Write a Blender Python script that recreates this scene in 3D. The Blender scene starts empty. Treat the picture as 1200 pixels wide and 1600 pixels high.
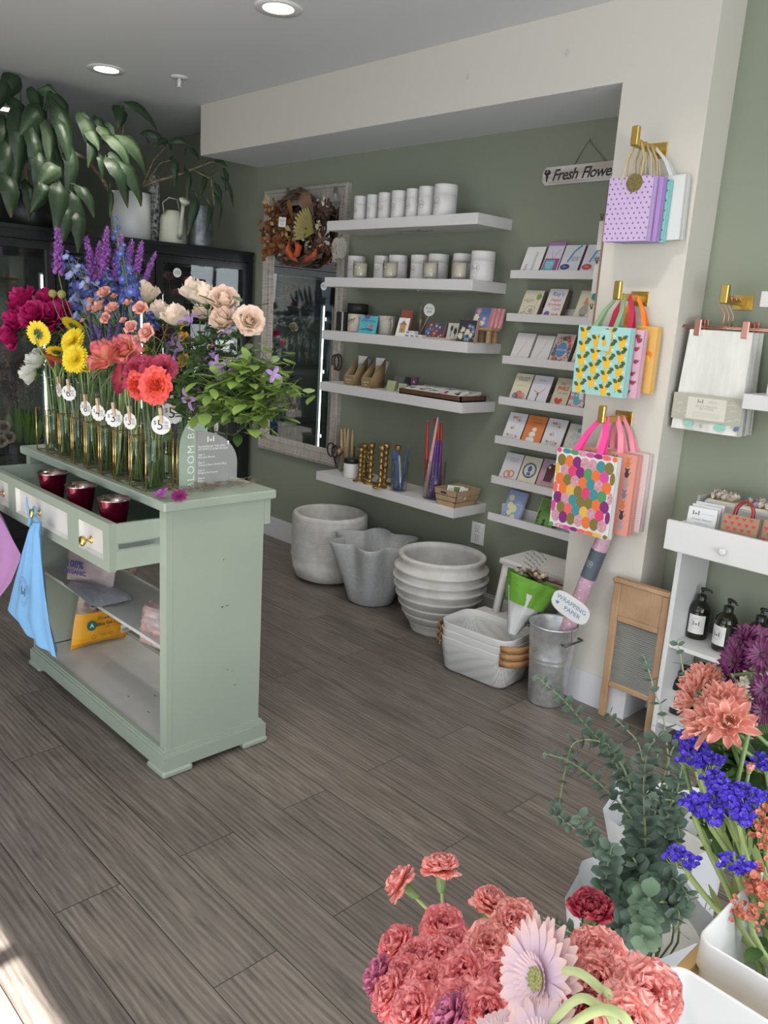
import bpy, math, random
from mathutils import Vector, Matrix, noise
C = bpy.context
S = C.scene
COL = S.collection
PI = math.pi
rnd = random.Random(7)

# ---------------------------------------------------------------- camera
F_PX = 1274.72
CR = Matrix(((0.6912638, -0.2090739, 0.6916954), (0.7199566, 0.1174335, -0.6840116), (0.0617808, 0.9708231, 0.2317017)))      # columns: camera right, up, back in the room's axes
EYE = Vector((0, 0, 1.5))
cd = bpy.data.cameras.new('camera')
cam = bpy.data.objects.new('camera', cd)
COL.objects.link(cam)
cam.matrix_world = Matrix.Translation(EYE) @ CR.to_4x4()
cd.sensor_fit = 'VERTICAL'
cd.sensor_height = 36
cd.lens = 36 * F_PX / 1600
cd.clip_start = 0.02
S.camera = cam

def at(px, py, X=None, Y=None, Z=None, D=None):
    """point of the room seen at a pixel of the 1200x1600 photo, on a known plane"""
    d = CR @ Vector(((px - 600) / F_PX, -(py - 800) / F_PX, -1))
    if X is not None: t = X / d.x
    elif Y is not None: t = Y / d.y
    elif Z is not None: t = (Z - 1.5) / d.z
    else: t = D / d.length
    return EYE + d * t

# ---------------------------------------------------------------- light and exposure
S.view_settings.view_transform = 'Standard'
S.view_settings.look = 'None'
S.view_settings.gamma = 1
S.view_settings.use_curve_mapping = False
S.view_settings.exposure = -0.04
w = bpy.data.worlds.new('sky'); S.world = w; w.use_nodes = True
bg = w.node_tree.nodes['Background']
bg.inputs[0].default_value = (0.75, 0.87, 1.0, 1); bg.inputs[1].default_value = 1.0

def area(name, loc, direction, sx, sy, power, col):
    l = bpy.data.lights.new(name, 'AREA'); l.shape = 'RECTANGLE'; l.size = sx; l.size_y = sy
    l.energy = power; l.color = col
    o = bpy.data.objects.new(name, l); COL.objects.link(o); o.location = loc
    o.rotation_euler = Vector(direction).to_track_quat('-Z', 'Y').to_euler()
    return o
DAY = (0.93, 0.97, 1.0)
area('added_upfill_right', (2.7, -.2, .5), (-1, 0.1, .45), 3.2, 1.0, 70, (1, .98, .95))  # fill lamp added low outside, aimed up to brighten the ceiling
area('added_upfill_front', (-1.0, -2.8, .5), (0, 1, .45), 3.4, 1.0, 22, (1, .98, .95))  # weaker added fill lamp, aimed up through the front opening
area('daylight_right_window', (2.35, -0.2, 1.45), (-1, 0.12, -0.12), 3.4, 2.2, 105, DAY)
area('daylight_front_window', (-1.2, -2.35, 1.45), (-0.1, 1, -0.1), 3.6, 2.2, 38, DAY)
sun = bpy.data.lights.new('sun', 'SUN'); sun.energy = 42; sun.angle = 0.009; sun.color = (1, 0.96, 0.9)
so = bpy.data.objects.new('sun', sun); COL.objects.link(so)
so.rotation_euler = Vector((-0.1, 1, -0.95)).to_track_quat('-Z', 'Z').to_euler()

# ---------------------------------------------------------------- materials
MATS = {}
def mat(name, col, rough=0.6, metal=0.0, **k):
    if name in MATS: return MATS[name]
    m = bpy.data.materials.new(name); m.use_nodes = True
    nt = m.node_tree; b = nt.nodes['Principled BSDF']
    if len(col) == 3: col = (*col, 1)
    b.inputs['Base Color'].default_value = col
    b.inputs['Roughness'].default_value = rough; b.inputs['Metallic'].default_value = metal
    for key, v in k.items():
        if key == 'trans': b.inputs['Transmission Weight'].default_value = v
        elif key == 'ior': b.inputs['IOR'].default_value = v
        elif key == 'alpha': b.inputs['Alpha'].default_value = v
        elif key == 'sss': b.inputs['Subsurface Weight'].default_value = v; b.inputs['Subsurface Radius'].default_value = (.01, .006, .004)
        elif key == 'emit': b.inputs['Emission Color'].default_value = (*v[0], 1); b.inputs['Emission Strength'].default_value = v[1]
        elif key == 'spec': b.inputs['Specular IOR Level'].default_value = v
        elif key == 'sheen': b.inputs['Sheen Weight'].default_value = v
        elif key == 'var':       # (second colour, scale, stretch): procedural mottling
            c2, sc, st = v
            tc = nt.nodes.new('ShaderNodeTexCoord'); mp = nt.nodes.new('ShaderNodeMapping'); mp.inputs['Scale'].default_value = st
            nz = nt.nodes.new('ShaderNodeTexNoise'); nz.inputs['Scale'].default_value = sc; nz.inputs['Detail'].default_value = 6
            rp = nt.nodes.new('ShaderNodeValToRGB'); rp.color_ramp.elements[0].position = .35; rp.color_ramp.elements[1].position = .65
            rp.color_ramp.elements[0].color = col; rp.color_ramp.elements[1].color = (*c2, 1)
            nt.links.new(tc.outputs['Object'], mp.inputs[0]); nt.links.new(mp.outputs[0], nz.inputs['Vector'])
            nt.links.new(nz.outputs[0], rp.inputs[0]); nt.links.new(rp.outputs[0], b.inputs['Base Color'])
        elif key == 'bump':      # (scale, strength, stretch)
            sc, sg, st = v
            tc = nt.nodes.new('ShaderNodeTexCoord'); mp = nt.nodes.new('ShaderNodeMapping'); mp.inputs['Scale'].default_value = st
            nz = nt.nodes.new('ShaderNodeTexNoise'); nz.inputs['Scale'].default_value = sc; nz.inputs['Detail'].default_value = 4
            bp = nt.nodes.new('ShaderNodeBump'); bp.inputs['Strength'].default_value = sg; bp.inputs['Distance'].default_value = .01
            nt.links.new(tc.outputs['Object'], mp.inputs[0]); nt.links.new(mp.outputs[0], nz.inputs['Vector'])
            nt.links.new(nz.outputs[0], bp.inputs['Height']); nt.links.new(bp.outputs[0], b.inputs['Normal'])
    MATS[name] = m
    return m

def ramp_mat(name, stops, rough=0.55, streak=0.0, trans=0.0, sheen=0.0, edge=None):
    """petal and leaf colour running from base (0) to tip (1) of each petal; edge = colour towards the petal's sides"""
    if name in MATS: return MATS[name]
    m = mat(name, stops[0][1], rough)
    nt = m.node_tree; b = nt.nodes['Principled BSDF']
    at_ = nt.nodes.new('ShaderNodeAttribute'); at_.attribute_name = 't'
    rp = nt.nodes.new('ShaderNodeValToRGB'); els = rp.color_ramp.elements
    while len(els) < len(stops): els.new(.5)
    for e, (p, c) in zip(els, stops): e.position = p; e.color = (*c, 1)
    src = rp.outputs[0]
    if streak:
        a2 = nt.nodes.new('ShaderNodeAttribute'); a2.attribute_name = 's'
        cx = nt.nodes.new('ShaderNodeCombineXYZ'); nz = nt.nodes.new('ShaderNodeTexNoise'); nz.inputs['Scale'].default_value = 6
        ml = nt.nodes.new('ShaderNodeMath'); ml.operation = 'MULTIPLY'; ml.inputs[1].default_value = 2.2
        nt.links.new(a2.outputs['Fac'], ml.inputs[0]); nt.links.new(ml.outputs[0], cx.inputs[0]); nt.links.new(at_.outputs['Fac'], cx.inputs[1])
        nt.links.new(cx.outputs[0], nz.inputs['Vector'])
        ad = nt.nodes.new('ShaderNodeMath'); ad.operation = 'MULTIPLY_ADD'; ad.inputs[1].default_value = streak
        sb = nt.nodes.new('ShaderNodeMath'); sb.operation = 'SUBTRACT'; sb.inputs[1].default_value = .5
        nt.links.new(nz.outputs[0], sb.inputs[0]); nt.links.new(sb.outputs[0], ad.inputs[0]); nt.links.new(at_.outputs['Fac'], ad.inputs[2])
        nt.links.new(ad.outputs[0], rp.inputs[0])
    else:
        nt.links.new(at_.outputs['Fac'], rp.inputs[0])
    if edge:
        a2 = nt.nodes.new('ShaderNodeAttribute'); a2.attribute_name = 's'
        ab = nt.nodes.new('ShaderNodeMath'); ab.operation = 'ABSOLUTE'; nt.links.new(a2.outputs['Fac'], ab.inputs[0])
        r2 = nt.nodes.new('ShaderNodeMapRange'); r2.inputs['From Min'].default_value = edge[1]; r2.inputs['From Max'].default_value = edge[2]
        nt.links.new(ab.outputs[0], r2.inputs['Value'])
        mx = nt.nodes.new('ShaderNodeMix'); mx.data_type = 'RGBA'
        nt.links.new(r2.outputs[0], mx.inputs[0]); nt.links.new(src, mx.inputs[6]); mx.inputs[7].default_value = (*edge[0], 1)
        src = mx.outputs[2]
    nt.links.new(src, b.inputs['Base Color'])
    if sheen: b.inputs['Sheen Weight'].default_value = sheen
    if trans:
        out = nt.nodes['Material Output']; tr = nt.nodes.new('ShaderNodeBsdfTranslucent'); mxs = nt.nodes.new('ShaderNodeMixShader')
        mxs.inputs[0].default_value = trans; nt.links.new(src, tr.inputs[0])
        nt.links.new(b.outputs[0], mxs.inputs[1]); nt.links.new(tr.outputs[0], mxs.inputs[2]); nt.links.new(mxs.outputs[0], out.inputs[0])
    return m

def wall_mat(name, col, b=0.05):
    return mat(name, col, .75, bump=(160, b, (1, 1, 1)))

def glass_mat(name, tint=(1, 1, 1), alpha=.12, rough=.02):
    """thin clear glass: mostly see-through with a glossy coat"""
    if name in MATS: return MATS[name]
    m = bpy.data.materials.new(name); m.use_nodes = True; nt = m.node_tree; nt.nodes.remove(nt.nodes['Principled BSDF'])
    out = nt.nodes['Material Output']; tr = nt.nodes.new('ShaderNodeBsdfTransparent'); tr.inputs[0].default_value = (*tint, 1)
    gl = nt.nodes.new('ShaderNodeBsdfGlossy'); gl.inputs['Roughness'].default_value = rough
    lf = nt.nodes.new('ShaderNodeLayerWeight'); lw = nt.nodes.new('ShaderNodeMath'); lw.operation = 'POWER'; lw.inputs[1].default_value = 4.0; nt.links.new(lf.outputs['Facing'], lw.inputs[0])
    ad = nt.nodes.new('ShaderNodeMath'); ad.operation = 'ADD'; ad.inputs[1].default_value = alpha; ad.use_clamp = True
    mx = nt.nodes.new('ShaderNodeMixShader')
    nt.links.new(lw.outputs[0], ad.inputs[0]); nt.links.new(ad.outputs[0], mx.inputs[0])
    nt.links.new(tr.outputs[0], mx.inputs[1]); nt.links.new(gl.outputs[0], mx.inputs[2]); nt.links.new(mx.outputs[0], out.inputs[0])
    MATS[name] = m
    return m

# ---------------------------------------------------------------- mesh builder
I4 = Matrix.Identity(4)
def basis(z, up=(0, 0, 1), loc=(0, 0, 0)):
    """matrix whose Z axis is z, located at loc"""
    z = Vector(z).normalized(); u = Vector(up)
    x = u.cross(z)
    if x.length < 1e-4: x = Vector((1, 0, 0)).cross(z)
    if x.length < 1e-4: x = Vector((0, 1, 0))
    x.normalize(); y = z.cross(x)
    return Matrix.Translation(loc) @ Matrix((x, y, z)).transposed().to_4x4()

class MB:
    def __init__(s, M=None):
        s.v = []; s.f = []; s.m = []; s.t = []; s.s = []; s.M = M or I4; s.k = 0; s.sm = []; s.smooth = True
    def add(s, vs, fs, t=None, ss=None, M=None):
        o = len(s.v); MM = s.M @ M if M is not None else s.M
        s.v += [MM @ Vector(p) for p in vs]
        s.t += t if t else [0.0] * len(vs); s.s += ss if ss else [0.0] * len(vs)
        for f in fs: s.f.append([i + o for i in f]); s.m.append(s.k); s.sm.append(s.smooth)
        return s
    def box(s, x0, x1, y0, y1, z0, z1, M=None):
        sm = s.smooth; s.smooth = False
        s.add([(x, y, z) for x in (x0, x1) for y in (y0, y1) for z in (z0, z1)],
              [(0, 1, 3, 2), (4, 6, 7, 5), (0, 4, 5, 1), (2, 3, 7, 6), (0, 2, 6, 4), (1, 5, 7, 3)], M=M)
        s.smooth = sm; return s
    def bbox(s, x0, x1, y0, y1, z0, z1, r=.003, M=None):
        """box with chamfered vertical and horizontal edges"""
        r = min(r, (x1 - x0) / 2.01, (y1 - y0) / 2.01, (z1 - z0) / 2.01)
        vs = []; fs = []
        def ring(z, i):
            return [(x0 + i + r, y0 + i, z), (x1 - i - r, y0 + i, z), (x1 - i, y0 + i + r, z), (x1 - i, y1 - i - r, z), (x1 - i - r, y1 - i, z), (x0 + i + r, y1 - i, z), (x0 + i, y1 - i - r, z), (x0 + i, y0 + i + r, z)]
        for z, i in ((z0, r * .9), (z0 + r, 0), (z1 - r, 0), (z1, r * .9)): vs += ring(z, i * .99)
        for k in range(3):
            for j in range(8): fs.append((k * 8 + j, k * 8 + (j + 1) % 8, k * 8 + 8 + (j + 1) % 8, k * 8 + 8 + j))
        fs.append(tuple(reversed(range(8)))); fs.append(tuple(range(24, 32)))
        sm = s.smooth; s.smooth = False; s.add(vs, fs, M=M); s.smooth = sm; return s
    def lathe(s, prof, n=32, c=(0, 0, 0), M=None, cap0=False, cap1=False, wob=None):
        vs = []; fs = []
        for r, z in prof:
            for i in range(n):
                a = 2 * PI * i / n; rr = r * (wob(a, z) if wob else 1)
                vs.append((c[0] + rr * math.cos(a), c[1] + rr * math.sin(a), c[2] + z))
        for k in range(len(prof) - 1):
            for i in range(n):
                j = (i + 1) % n; fs.append((k * n + i, k * n + j, k * n + n + j, k * n + n + i))
        if cap0: fs.append(tuple(reversed(range(n))))
        if cap1: fs.append(tuple(range((len(prof) - 1) * n, len(prof) * n)))
        L = len(prof) - 1
        return s.add(vs, fs, t=[k / max(1, L) for k in range(L + 1) for i in range(n)], M=M)
    def cyl(s, r, z0, z1, n=24, c=(0, 0), M=None, r1=None):
        r1 = r if r1 is None else r1
        return s.lathe([(r * .96, z0), (r, z0 + .02 * (z1 - z0)), (r1, z1 - .02 * (z1 - z0)), (r1 * .96, z1)], n, (c[0], c[1], 0), M, True, True)
    def tube(s, pts, r, n=6, M=None, cap=True, closed=False):
        pts = [Vector(p) for p in pts]; N = len(pts); vs = []; fs = []; x = None
        rr = r if isinstance(r, (list, tuple)) else [r] * N
        for i, p in enumerate(pts):
            if closed: d = pts[(i + 1) % N] - pts[i - 1]
            else: d = pts[min(i + 1, N - 1)] - pts[max(i - 1, 0)]
            if d.length < 1e-9: d = Vector((0, 0, 1))
            d.normalize()
            if x is None:
                x = d.cross(Vector((0, 0, 1)))
                if x.length < .05: x = d.cross(Vector((1, 0, 0)))
            x = (x - d * x.dot(d)); x.normalize(); y = d.cross(x)
            for k in range(n):
                a = 2 * PI * k / n; vs.append(p + (x * math.cos(a) + y * math.sin(a)) * rr[i])
        T = [i / max(1, N - 1) for i in range(N) for k in range(n)]
        for i in range(N if closed else N - 1):
            i2 = (i + 1) % N
            for k in range(n):
                j = (k + 1) % n; fs.append((i * n + k, i * n + j, i2 * n + j, i2 * n + k))
        if cap and not closed: fs += [tuple(reversed(range(n))), tuple(range((N - 1) * n, N * n))]
        return s.add(vs, fs, t=T, M=M)
    def poly(s, pts, M=None, flat=True):
        sm = s.smooth; s.smooth = not flat; s.add(pts, [tuple(range(len(pts)))], M=M); s.smooth = sm; return s
    def slab(s, pts, z0, z1, M=None):
        """prism over an xy outline"""
        n = len(pts); vs = [(x, y, z0) for x, y in pts] + [(x, y, z1) for x, y in pts]
        fs = [tuple(reversed(range(n))), tuple(range(n, 2 * n))] + [(i, (i + 1) % n, n + (i + 1) % n, n + i) for i in range(n)]
        sm = s.smooth; s.smooth = False; s.add(vs, fs, M=M); s.smooth = sm; return s
    def grid(s, fn, nu, nv, M=None, tv=False):
        vs = []; fs = []; T = []; Q = []
        for i in range(nu + 1):
            for j in range(nv + 1):
                u = i / nu; v = j / nv; vs.append(fn(u, v)); T.append(v if tv else u); Q.append(2 * (u if tv else v) - 1)
        for i in range(nu):
            for j in range(nv): a = i * (nv + 1) + j; fs.append((a, a + 1, a + nv + 2, a + nv + 1))
        return s.add(vs, fs, t=T, ss=Q, M=M)
    def ball(s, r, c=(0, 0, 0), n=10, sc=(1, 1, 1), M=None):
        k = max(4, n // 2)
        pr = [(max(1e-4, r * math.sin(PI * i / k)), -r * math.cos(PI * i / k)) for i in range(k + 1)]
        MM = Matrix.Translation(c) @ Matrix.Diagonal((*sc, 1))
        return s.lathe(pr, n, M=(M @ MM) if M is not None else MM)
    def disc(s, x, y, z, rx, ry=None, n=16, a0=0, M=None):
        ry = ry or rx
        return s.poly([(x + rx * math.cos(a0 + 2 * PI * i / n), y + ry * math.sin(a0 + 2 * PI * i / n), z) for i in range(n)], M)
    def mesh(s, name, mats):
        me = bpy.data.meshes.new(name); me.from_pydata([tuple(p) for p in s.v], [], s.f)
        for m in (mats if isinstance(mats, (list, tuple)) else [mats]): me.materials.append(m)
        me.polygons.foreach_set('material_index', s.m); me.polygons.foreach_set('use_smooth', s.sm)
        if any(s.t):
            a = me.attributes.new('t', 'FLOAT', 'POINT'); a.data.foreach_set('value', s.t)
            a = me.attributes.new('s', 'FLOAT', 'POINT'); a.data.foreach_set('value', s.s)
        me.update()
        return me
    def build(s, name, mats, parent=None, label=None):
        o = bpy.data.objects.new(name, s.mesh(name, mats)); COL.objects.link(o)
        if parent: attach(o, parent)
        if label: o['label'] = label
        return o

def wm(o):
    if o.parent is None: return o.matrix_basis.copy()
    return wm(o.parent) @ o.matrix_parent_inverse @ o.matrix_basis
def attach(o, parent):
    o.parent = parent; o.matrix_parent_inverse = wm(parent).inverted()
def tag(o, label, cat, group=None, kind=None):
    o['label'] = label; o['category'] = cat
    if group: o['group'] = group
    if kind: o['kind'] = kind
    return o
def thing(name, label, cat, loc=(0, 0, 0), group=None, rz=0):
    o = bpy.data.objects.new(name, None); COL.objects.link(o); o.empty_display_size = .05
    o.location = loc; o.rotation_euler = (0, 0, rz)
    return tag(o, label, cat, group)
def struct(o): o['kind'] = 'structure'; return o
KIDS = {}
def copy_tree(o, M=None, label=None, group=None, parent=None):
    """copy of a thing and of each of its parts; M places the copy"""
    c = o.copy(); COL.objects.link(c)
    if parent is not None: c.parent = parent; c.matrix_parent_inverse = o.matrix_parent_inverse.copy()
    if M is not None: c.matrix_basis = M
    if label: c['label'] = label
    if group: c['group'] = group
    for ch in list(o.children): copy_tree(ch, parent=c)
    return c

_tc = {}
def text_geo(body, size, shear=0.0, align='CENTER', sp=1.0, off=0.0):
    key = (body, size, shear, align, sp, off)
    if key in _tc: return _tc[key]
    cu = bpy.data.curves.new('txt', 'FONT'); cu.body = body; cu.size = size; cu.shear = shear
    cu.align_x = align; cu.align_y = 'CENTER'; cu.space_character = sp; cu.offset = off; cu.resolution_u = 2; cu.space_line = .85
    ob = bpy.data.objects.new('txt', cu); COL.objects.link(ob); me = bpy.data.meshes.new_from_object(ob)
    r = ([tuple(v.co) for v in me.vertices], [tuple(p.vertices) for p in me.polygons])
    bpy.data.objects.remove(ob); bpy.data.curves.remove(cu); bpy.data.meshes.remove(me)
    _tc[key] = r; return r
def text(mb, body, size, M, k=None, **kw):
    """flat lettering in the XY plane of M added to a builder"""
    v, f = text_geo(body, size, **kw)
    k0 = mb.k; sm = mb.smooth; mb.smooth = False
    if k is not None: mb.k = k
    mb.add(v, f, M=M); mb.k = k0; mb.smooth = sm
def plane_M(o, x, y):
    """matrix with origin o, X along x, Y along y"""
    x = Vector(x).normalized(); y = Vector(y); y = (y - x * y.dot(x)).normalized(); z = x.cross(y)
    return Matrix.Translation(o) @ Matrix((x, y, z)).transposed().to_4x4()
ORD = ['', 'first', 'second', 'third', 'fourth', 'fifth', 'sixth', 'seventh', 'eighth', 'ninth', 'tenth', 'eleventh', 'twelfth', 'thirteenth', 'fourteenth', 'fifteenth', 'sixteenth', 'seventeenth', 'eighteenth', 'nineteenth', 'twentieth']
NUM = ['zero', 'one', 'two', 'three', 'four', 'five', 'six', 'seven', 'eight', 'nine', 'ten', 'eleven', 'twelve', 'thirteen', 'fourteen', 'fifteen', 'sixteen', 'seventeen', 'eighteen', 'nineteen', 'twenty']
def rank(i, n, what, where=''):
    """'third from the left of the seven <what>' """
    if n == 1: return 'the only ' + what + ' ' + where
    p = 'leftmost' if i == 0 else 'rightmost' if i == n - 1 else (ORD[i + 1] + ' from the left' if i < (n + 1) // 2 else ORD[n - i] + ' from the right')
    return (p + ' of the ' + NUM[n] + ' ' + what + ' ' + where).strip()

# ================================================================ the room
YW, YC, YG, ZC = 3.25, 2.828, 3.006, 2.66
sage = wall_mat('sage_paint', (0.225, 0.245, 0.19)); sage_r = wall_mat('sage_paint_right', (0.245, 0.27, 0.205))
cream = wall_mat('cream_paint', (0.60, 0.575, 0.52)); ceil_m = wall_mat('ceiling_paint', (0.66, 0.69, 0.71)); white_p = mat('white_trim_paint', (0.62, 0.62, 0.65), .45)

def floor_material():
    m = mat('vinyl_planks', (.2, .17, .15), .42); nt = m.node_tree; b = nt.nodes['Principled BSDF']; N = nt.nodes.new; L = nt.links.new
    tc = N('ShaderNodeTexCoord'); mp = N('ShaderNodeMapping'); mp.inputs['Location'].default_value = (0.1, 0.0275, 0); L(tc.outputs['Object'], mp.inputs[0])
    br = N('ShaderNodeTexBrick'); br.inputs['Scale'].default_value = 1; br.inputs['Mortar Size'].default_value = .0014; br.inputs['Mortar Smooth'].default_value = .1
    br.inputs['Brick Width'].default_value = 1.22; br.inputs['Row Height'].default_value = .1775; br.offset = .37; br.inputs['Bias'].default_value = 0
    br.inputs['Color1'].default_value = (0, 0, 0, 1); br.inputs['Color2'].default_value = (1, 1, 1, 1); br.inputs['Mortar'].default_value = (.5, .5, .5, 1)
    L(mp.outputs[0], br.inputs['Vector'])
    # grain drawn out along each plank, shifted plank by plank
    ad = N('ShaderNodeVectorMath'); ad.operation = 'MULTIPLY_ADD'; ad.inputs[1].default_value = (7, 13, 5)
    L(br.outputs['Color'], ad.inputs[0]); L(tc.outputs['Object'], ad.inputs[2])
    m1 = N('ShaderNodeMapping'); m1.inputs['Scale'].default_value = (1.3, 16, 1); L(ad.outputs[0], m1.inputs[0])
    n1 = N('ShaderNodeTexNoise'); n1.inputs['Scale'].default_value = 2.2; n1.inputs['Detail'].default_value = 9; n1.inputs['Roughness'].default_value = .7; n1.inputs['Distortion'].default_value = 1.2; L(m1.outputs[0], n1.inputs['Vector'])
    m2 = N('ShaderNodeMapping'); m2.inputs['Scale'].default_value = (.9, 6, 1); L(ad.outputs[0], m2.inputs[0])
    wv = N('ShaderNodeTexWave'); wv.bands_direction = 'Y'; wv.inputs['Scale'].default_value = 3.0; wv.inputs['Distortion'].default_value = 9; wv.inputs['Detail'].default_value = 3; wv.inputs['Detail Scale'].default_value = .6; L(m2.outputs[0], wv.inputs['Vector'])
    m3 = N('ShaderNodeMapping'); m3.inputs['Scale'].default_value = (6, 150, 1); L(ad.outputs[0], m3.inputs[0])
    n3 = N('ShaderNodeTexNoise'); n3.inputs['Scale'].default_value = 1.5; n3.inputs['Detail'].default_value = 3; L(m3.outputs[0], n3.inputs['Vector'])
    a1 = N('ShaderNodeMath'); a1.operation = 'MULTIPLY_ADD'; a1.inputs[1].default_value = .16; L(wv.outputs[0], a1.inputs[0]); L(n1.outputs[0], a1.inputs[2])
    a2 = N('ShaderNodeMath'); a2.operation = 'MULTIPLY_ADD'; a2.inputs[1].default_value = .24; L(n3.outputs[0], a2.inputs[0]); L(a1.outputs[0], a2.inputs[2])
    rp = N('ShaderNodeValToRGB'); e = rp.color_ramp.elements; e[0].position = .4; e[0].color = (.052, .041, .035, 1); e[1].position = .9; e[1].color = (.235, .2, .175, 1)
    L(a2.outputs[0], rp.inputs[0])
    hs = N('ShaderNodeMapRange'); hs.inputs['To Min'].default_value = .86; hs.inputs['To Max'].default_value = 1.16; L(br.outputs['Color'], hs.inputs['Value'])
    mu = N('ShaderNodeVectorMath'); mu.operation = 'SCALE'; L(rp.outputs[0], mu.inputs[0]); L(hs.outputs[0], mu.inputs['Scale'])
    mx = N('ShaderNodeMix'); mx.data_type = 'RGBA'; mx.inputs[7].default_value = (.02, .017, .015, 1)
    L(br.outputs['Fac'], mx.inputs[0]); L(mu.outputs[0], mx.inputs[6]); L(mx.outputs[2], b.inputs['Base Color'])
    bp = N('ShaderNodeBump'); bp.inputs['Strength'].default_value = .12; bp.inputs['Distance'].default_value = .004; L(a2.outputs[0], bp.inputs['Height']); L(bp.outputs[0], b.inputs['Normal'])
    return m
struct(MB().box(-7.6, 2.3, -2.1, 3.4, -.1, 0).build('floor', floor_material()))
struct(MB().box(-7.6, 2.4, -2.2, 3.4, ZC, ZC + .1).build('ceiling', ceil_m))
struct(MB().box(-7.6, -1.74, YW, YW + .1, 0, ZC).build('wall_back', sage))
struct(MB().box(-7.6, -7.5, -2.1, 3.4, 0, ZC).build('wall_left', sage))
struct(MB().box(-1.434, 2.3, YG, YG + .1, 0, ZC).build('wall_back_right', sage_r))
# soffit over the alcove, in one piece with the column
SX = -4.63
b = MB()
b.box(SX, -1.434, YC, YW + .1, 2.382, ZC)
b.box(-1.772, -1.434, YC, YW + .1, 0, 2.382)
b.k = 1; b.box(SX + .001, -1.773, YC + .001, YW, 2.3805, 2.382)
struct(b.build('wall_column', [cream, ceil_m]))
# storefront walls with their window openings, behind and to the right of the camera
b = MB(); b.box(2.2, 2.3, -2.1, 3.1, 0, .35).box(2.2, 2.3, -2.1, 3.1, 2.55, ZC).box(2.2, 2.3, -2.1, -1.9, .35, 2.55).box(2.2, 2.3, 1.5, 3.1, .35, 2.55)
struct(b.build('wall_right', cream))
b = MB(); b.box(-7.6, 2.3, -2.0, -1.9, 0, .35).box(-7.6, 2.3, -2.0, -1.9, 2.43, ZC).box(-7.6, -3.4, -2.0, -1.9, .35, 2.43).box(1.1, 2.3, -2.0, -1.9, .35, 2.43)
struct(b.build('wall_front', cream))
frame_m = mat('window_frame', (.05, .05, .055), .4)
b = MB()
for y in (-1.9, -.8, .35, 1.45): b.box(2.2, 2.28, y, y + .05, .35, 2.55)
b.box(2.2, 2.28, -1.9, 1.5, .35, .4).box(2.2, 2.28, -1.9, 1.5, 2.5, 2.55)
struct(b.build('window_1', frame_m))
b = MB()
for x in (-3.4, -2.45, -1.485, -.4, 1.05): b.box(x, x + .05, -1.98, -1.92, .35, 2.43)
b.box(-3.4, 1.1, -1.98, -1.92, .35, .4)
struct(b.build('window_2', frame_m))
# baseboards
def baseboard(name, x0, x1, y, h, side=None):
    b = MB(); b.slab([(x0, y), (x1, y), (x1, y - .014), (x0, y - .014)], 0, h - .012); b.slab([(x0, y), (x1, y), (x1, y - .009), (x0, y - .009)], h - .012, h)
    return struct(b.build(name, white_p))
baseboard('baseboard_back', -7.5, -1.772, YW, .135)
b = MB(); b.box(-1.772, -1.42, YC - .014, YC, 0, .135).box(-1.434, -1.42, YC, YG, 0, .135); struct(b.build('baseboard_column', white_p))
baseboard('baseboard_right', -1.42, 2.2, YG, .135)
# recessed lights and sprinkler
lamp_em = mat('lamp_diffuser', (1, 1, 1), .5, emit=((1, .96, .9), 6)); lamp_trim = mat('lamp_trim', (.7, .7, .7), .4)
spots = [(-2.93, 2.135), (-4.40, 2.126), (-5.9, 2.155)]
llab = ['round recessed ceiling light, lit, nearest to the camera near the top edge of the photo', 'round recessed ceiling light, lit, above the white pot, middle of the three', 'round recessed ceiling light, lit, half hidden among the big leaves at the left edge']
for (x, y), la in zip(spots, llab):
    t = thing('recessed_light', la, 'ceiling light', (x, y, ZC), 'recessed ceiling lights')
    MB(Matrix.Translation((x, y, ZC))).lathe([(.062, -.004), (.092, -.007), (.096, -.0005)], 36).build('trim_ring', lamp_trim, t)
    MB(Matrix.Translation((x, y, ZC))).lathe([(.001, -.009), (.04, -.008), (.062, -.004)], 36).build('diffuser', lamp_em, t)
    l = bpy.data.lights.new('recessed_lamp', 'SPOT'); l.energy = 26; l.spot_size = 2.5; l.spot_blend = .8; l.color = (1, .93, .84); l.shadow_soft_size = .06
    lo = bpy.data.objects.new('recessed_lamp', l); COL.objects.link(lo); lo.location = (x, y, ZC - .03)
for x, y in ((-1.5, 1.9), (-.3, 1.2), (-1.6, .2)):      # the other lamps of the same ceiling, above the frame
    l = bpy.data.lights.new('recessed_lamp', 'SPOT'); l.energy = 30; l.spot_size = 2.5; l.spot_blend = .8; l.color = (1, .93, .84); l.shadow_soft_size = .06
    lo = bpy.data.objects.new('recessed_lamp', l); COL.objects.link(lo); lo.location = (x, y, ZC - .03)
p = at(280, 120, Z=ZC)
t = thing('fire_sprinkler', 'small white fire sprinkler head on the ceiling', 'sprinkler', p)
b = MB(Matrix.Translation(p)); b.lathe([(.045, 0), (.043, -.006), (.015, -.01)], 24); b.build('escutcheon', lamp_trim, t)
b = MB(Matrix.Translation(p)); b.cyl(.008, -.045, -.008, 10); b.tube([(.014, 0, -.012), (.016, 0, -.03), (.004, 0, -.045)], .0025); b.tube([(-.014, 0, -.012), (-.016, 0, -.03), (-.004, 0, -.045)], .0025); b.lathe([(.001, -.046), (.014, -.047), (.014, -.05), (.001, -.05)], 12); b.build('nozzle', lamp_trim, t)
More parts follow.
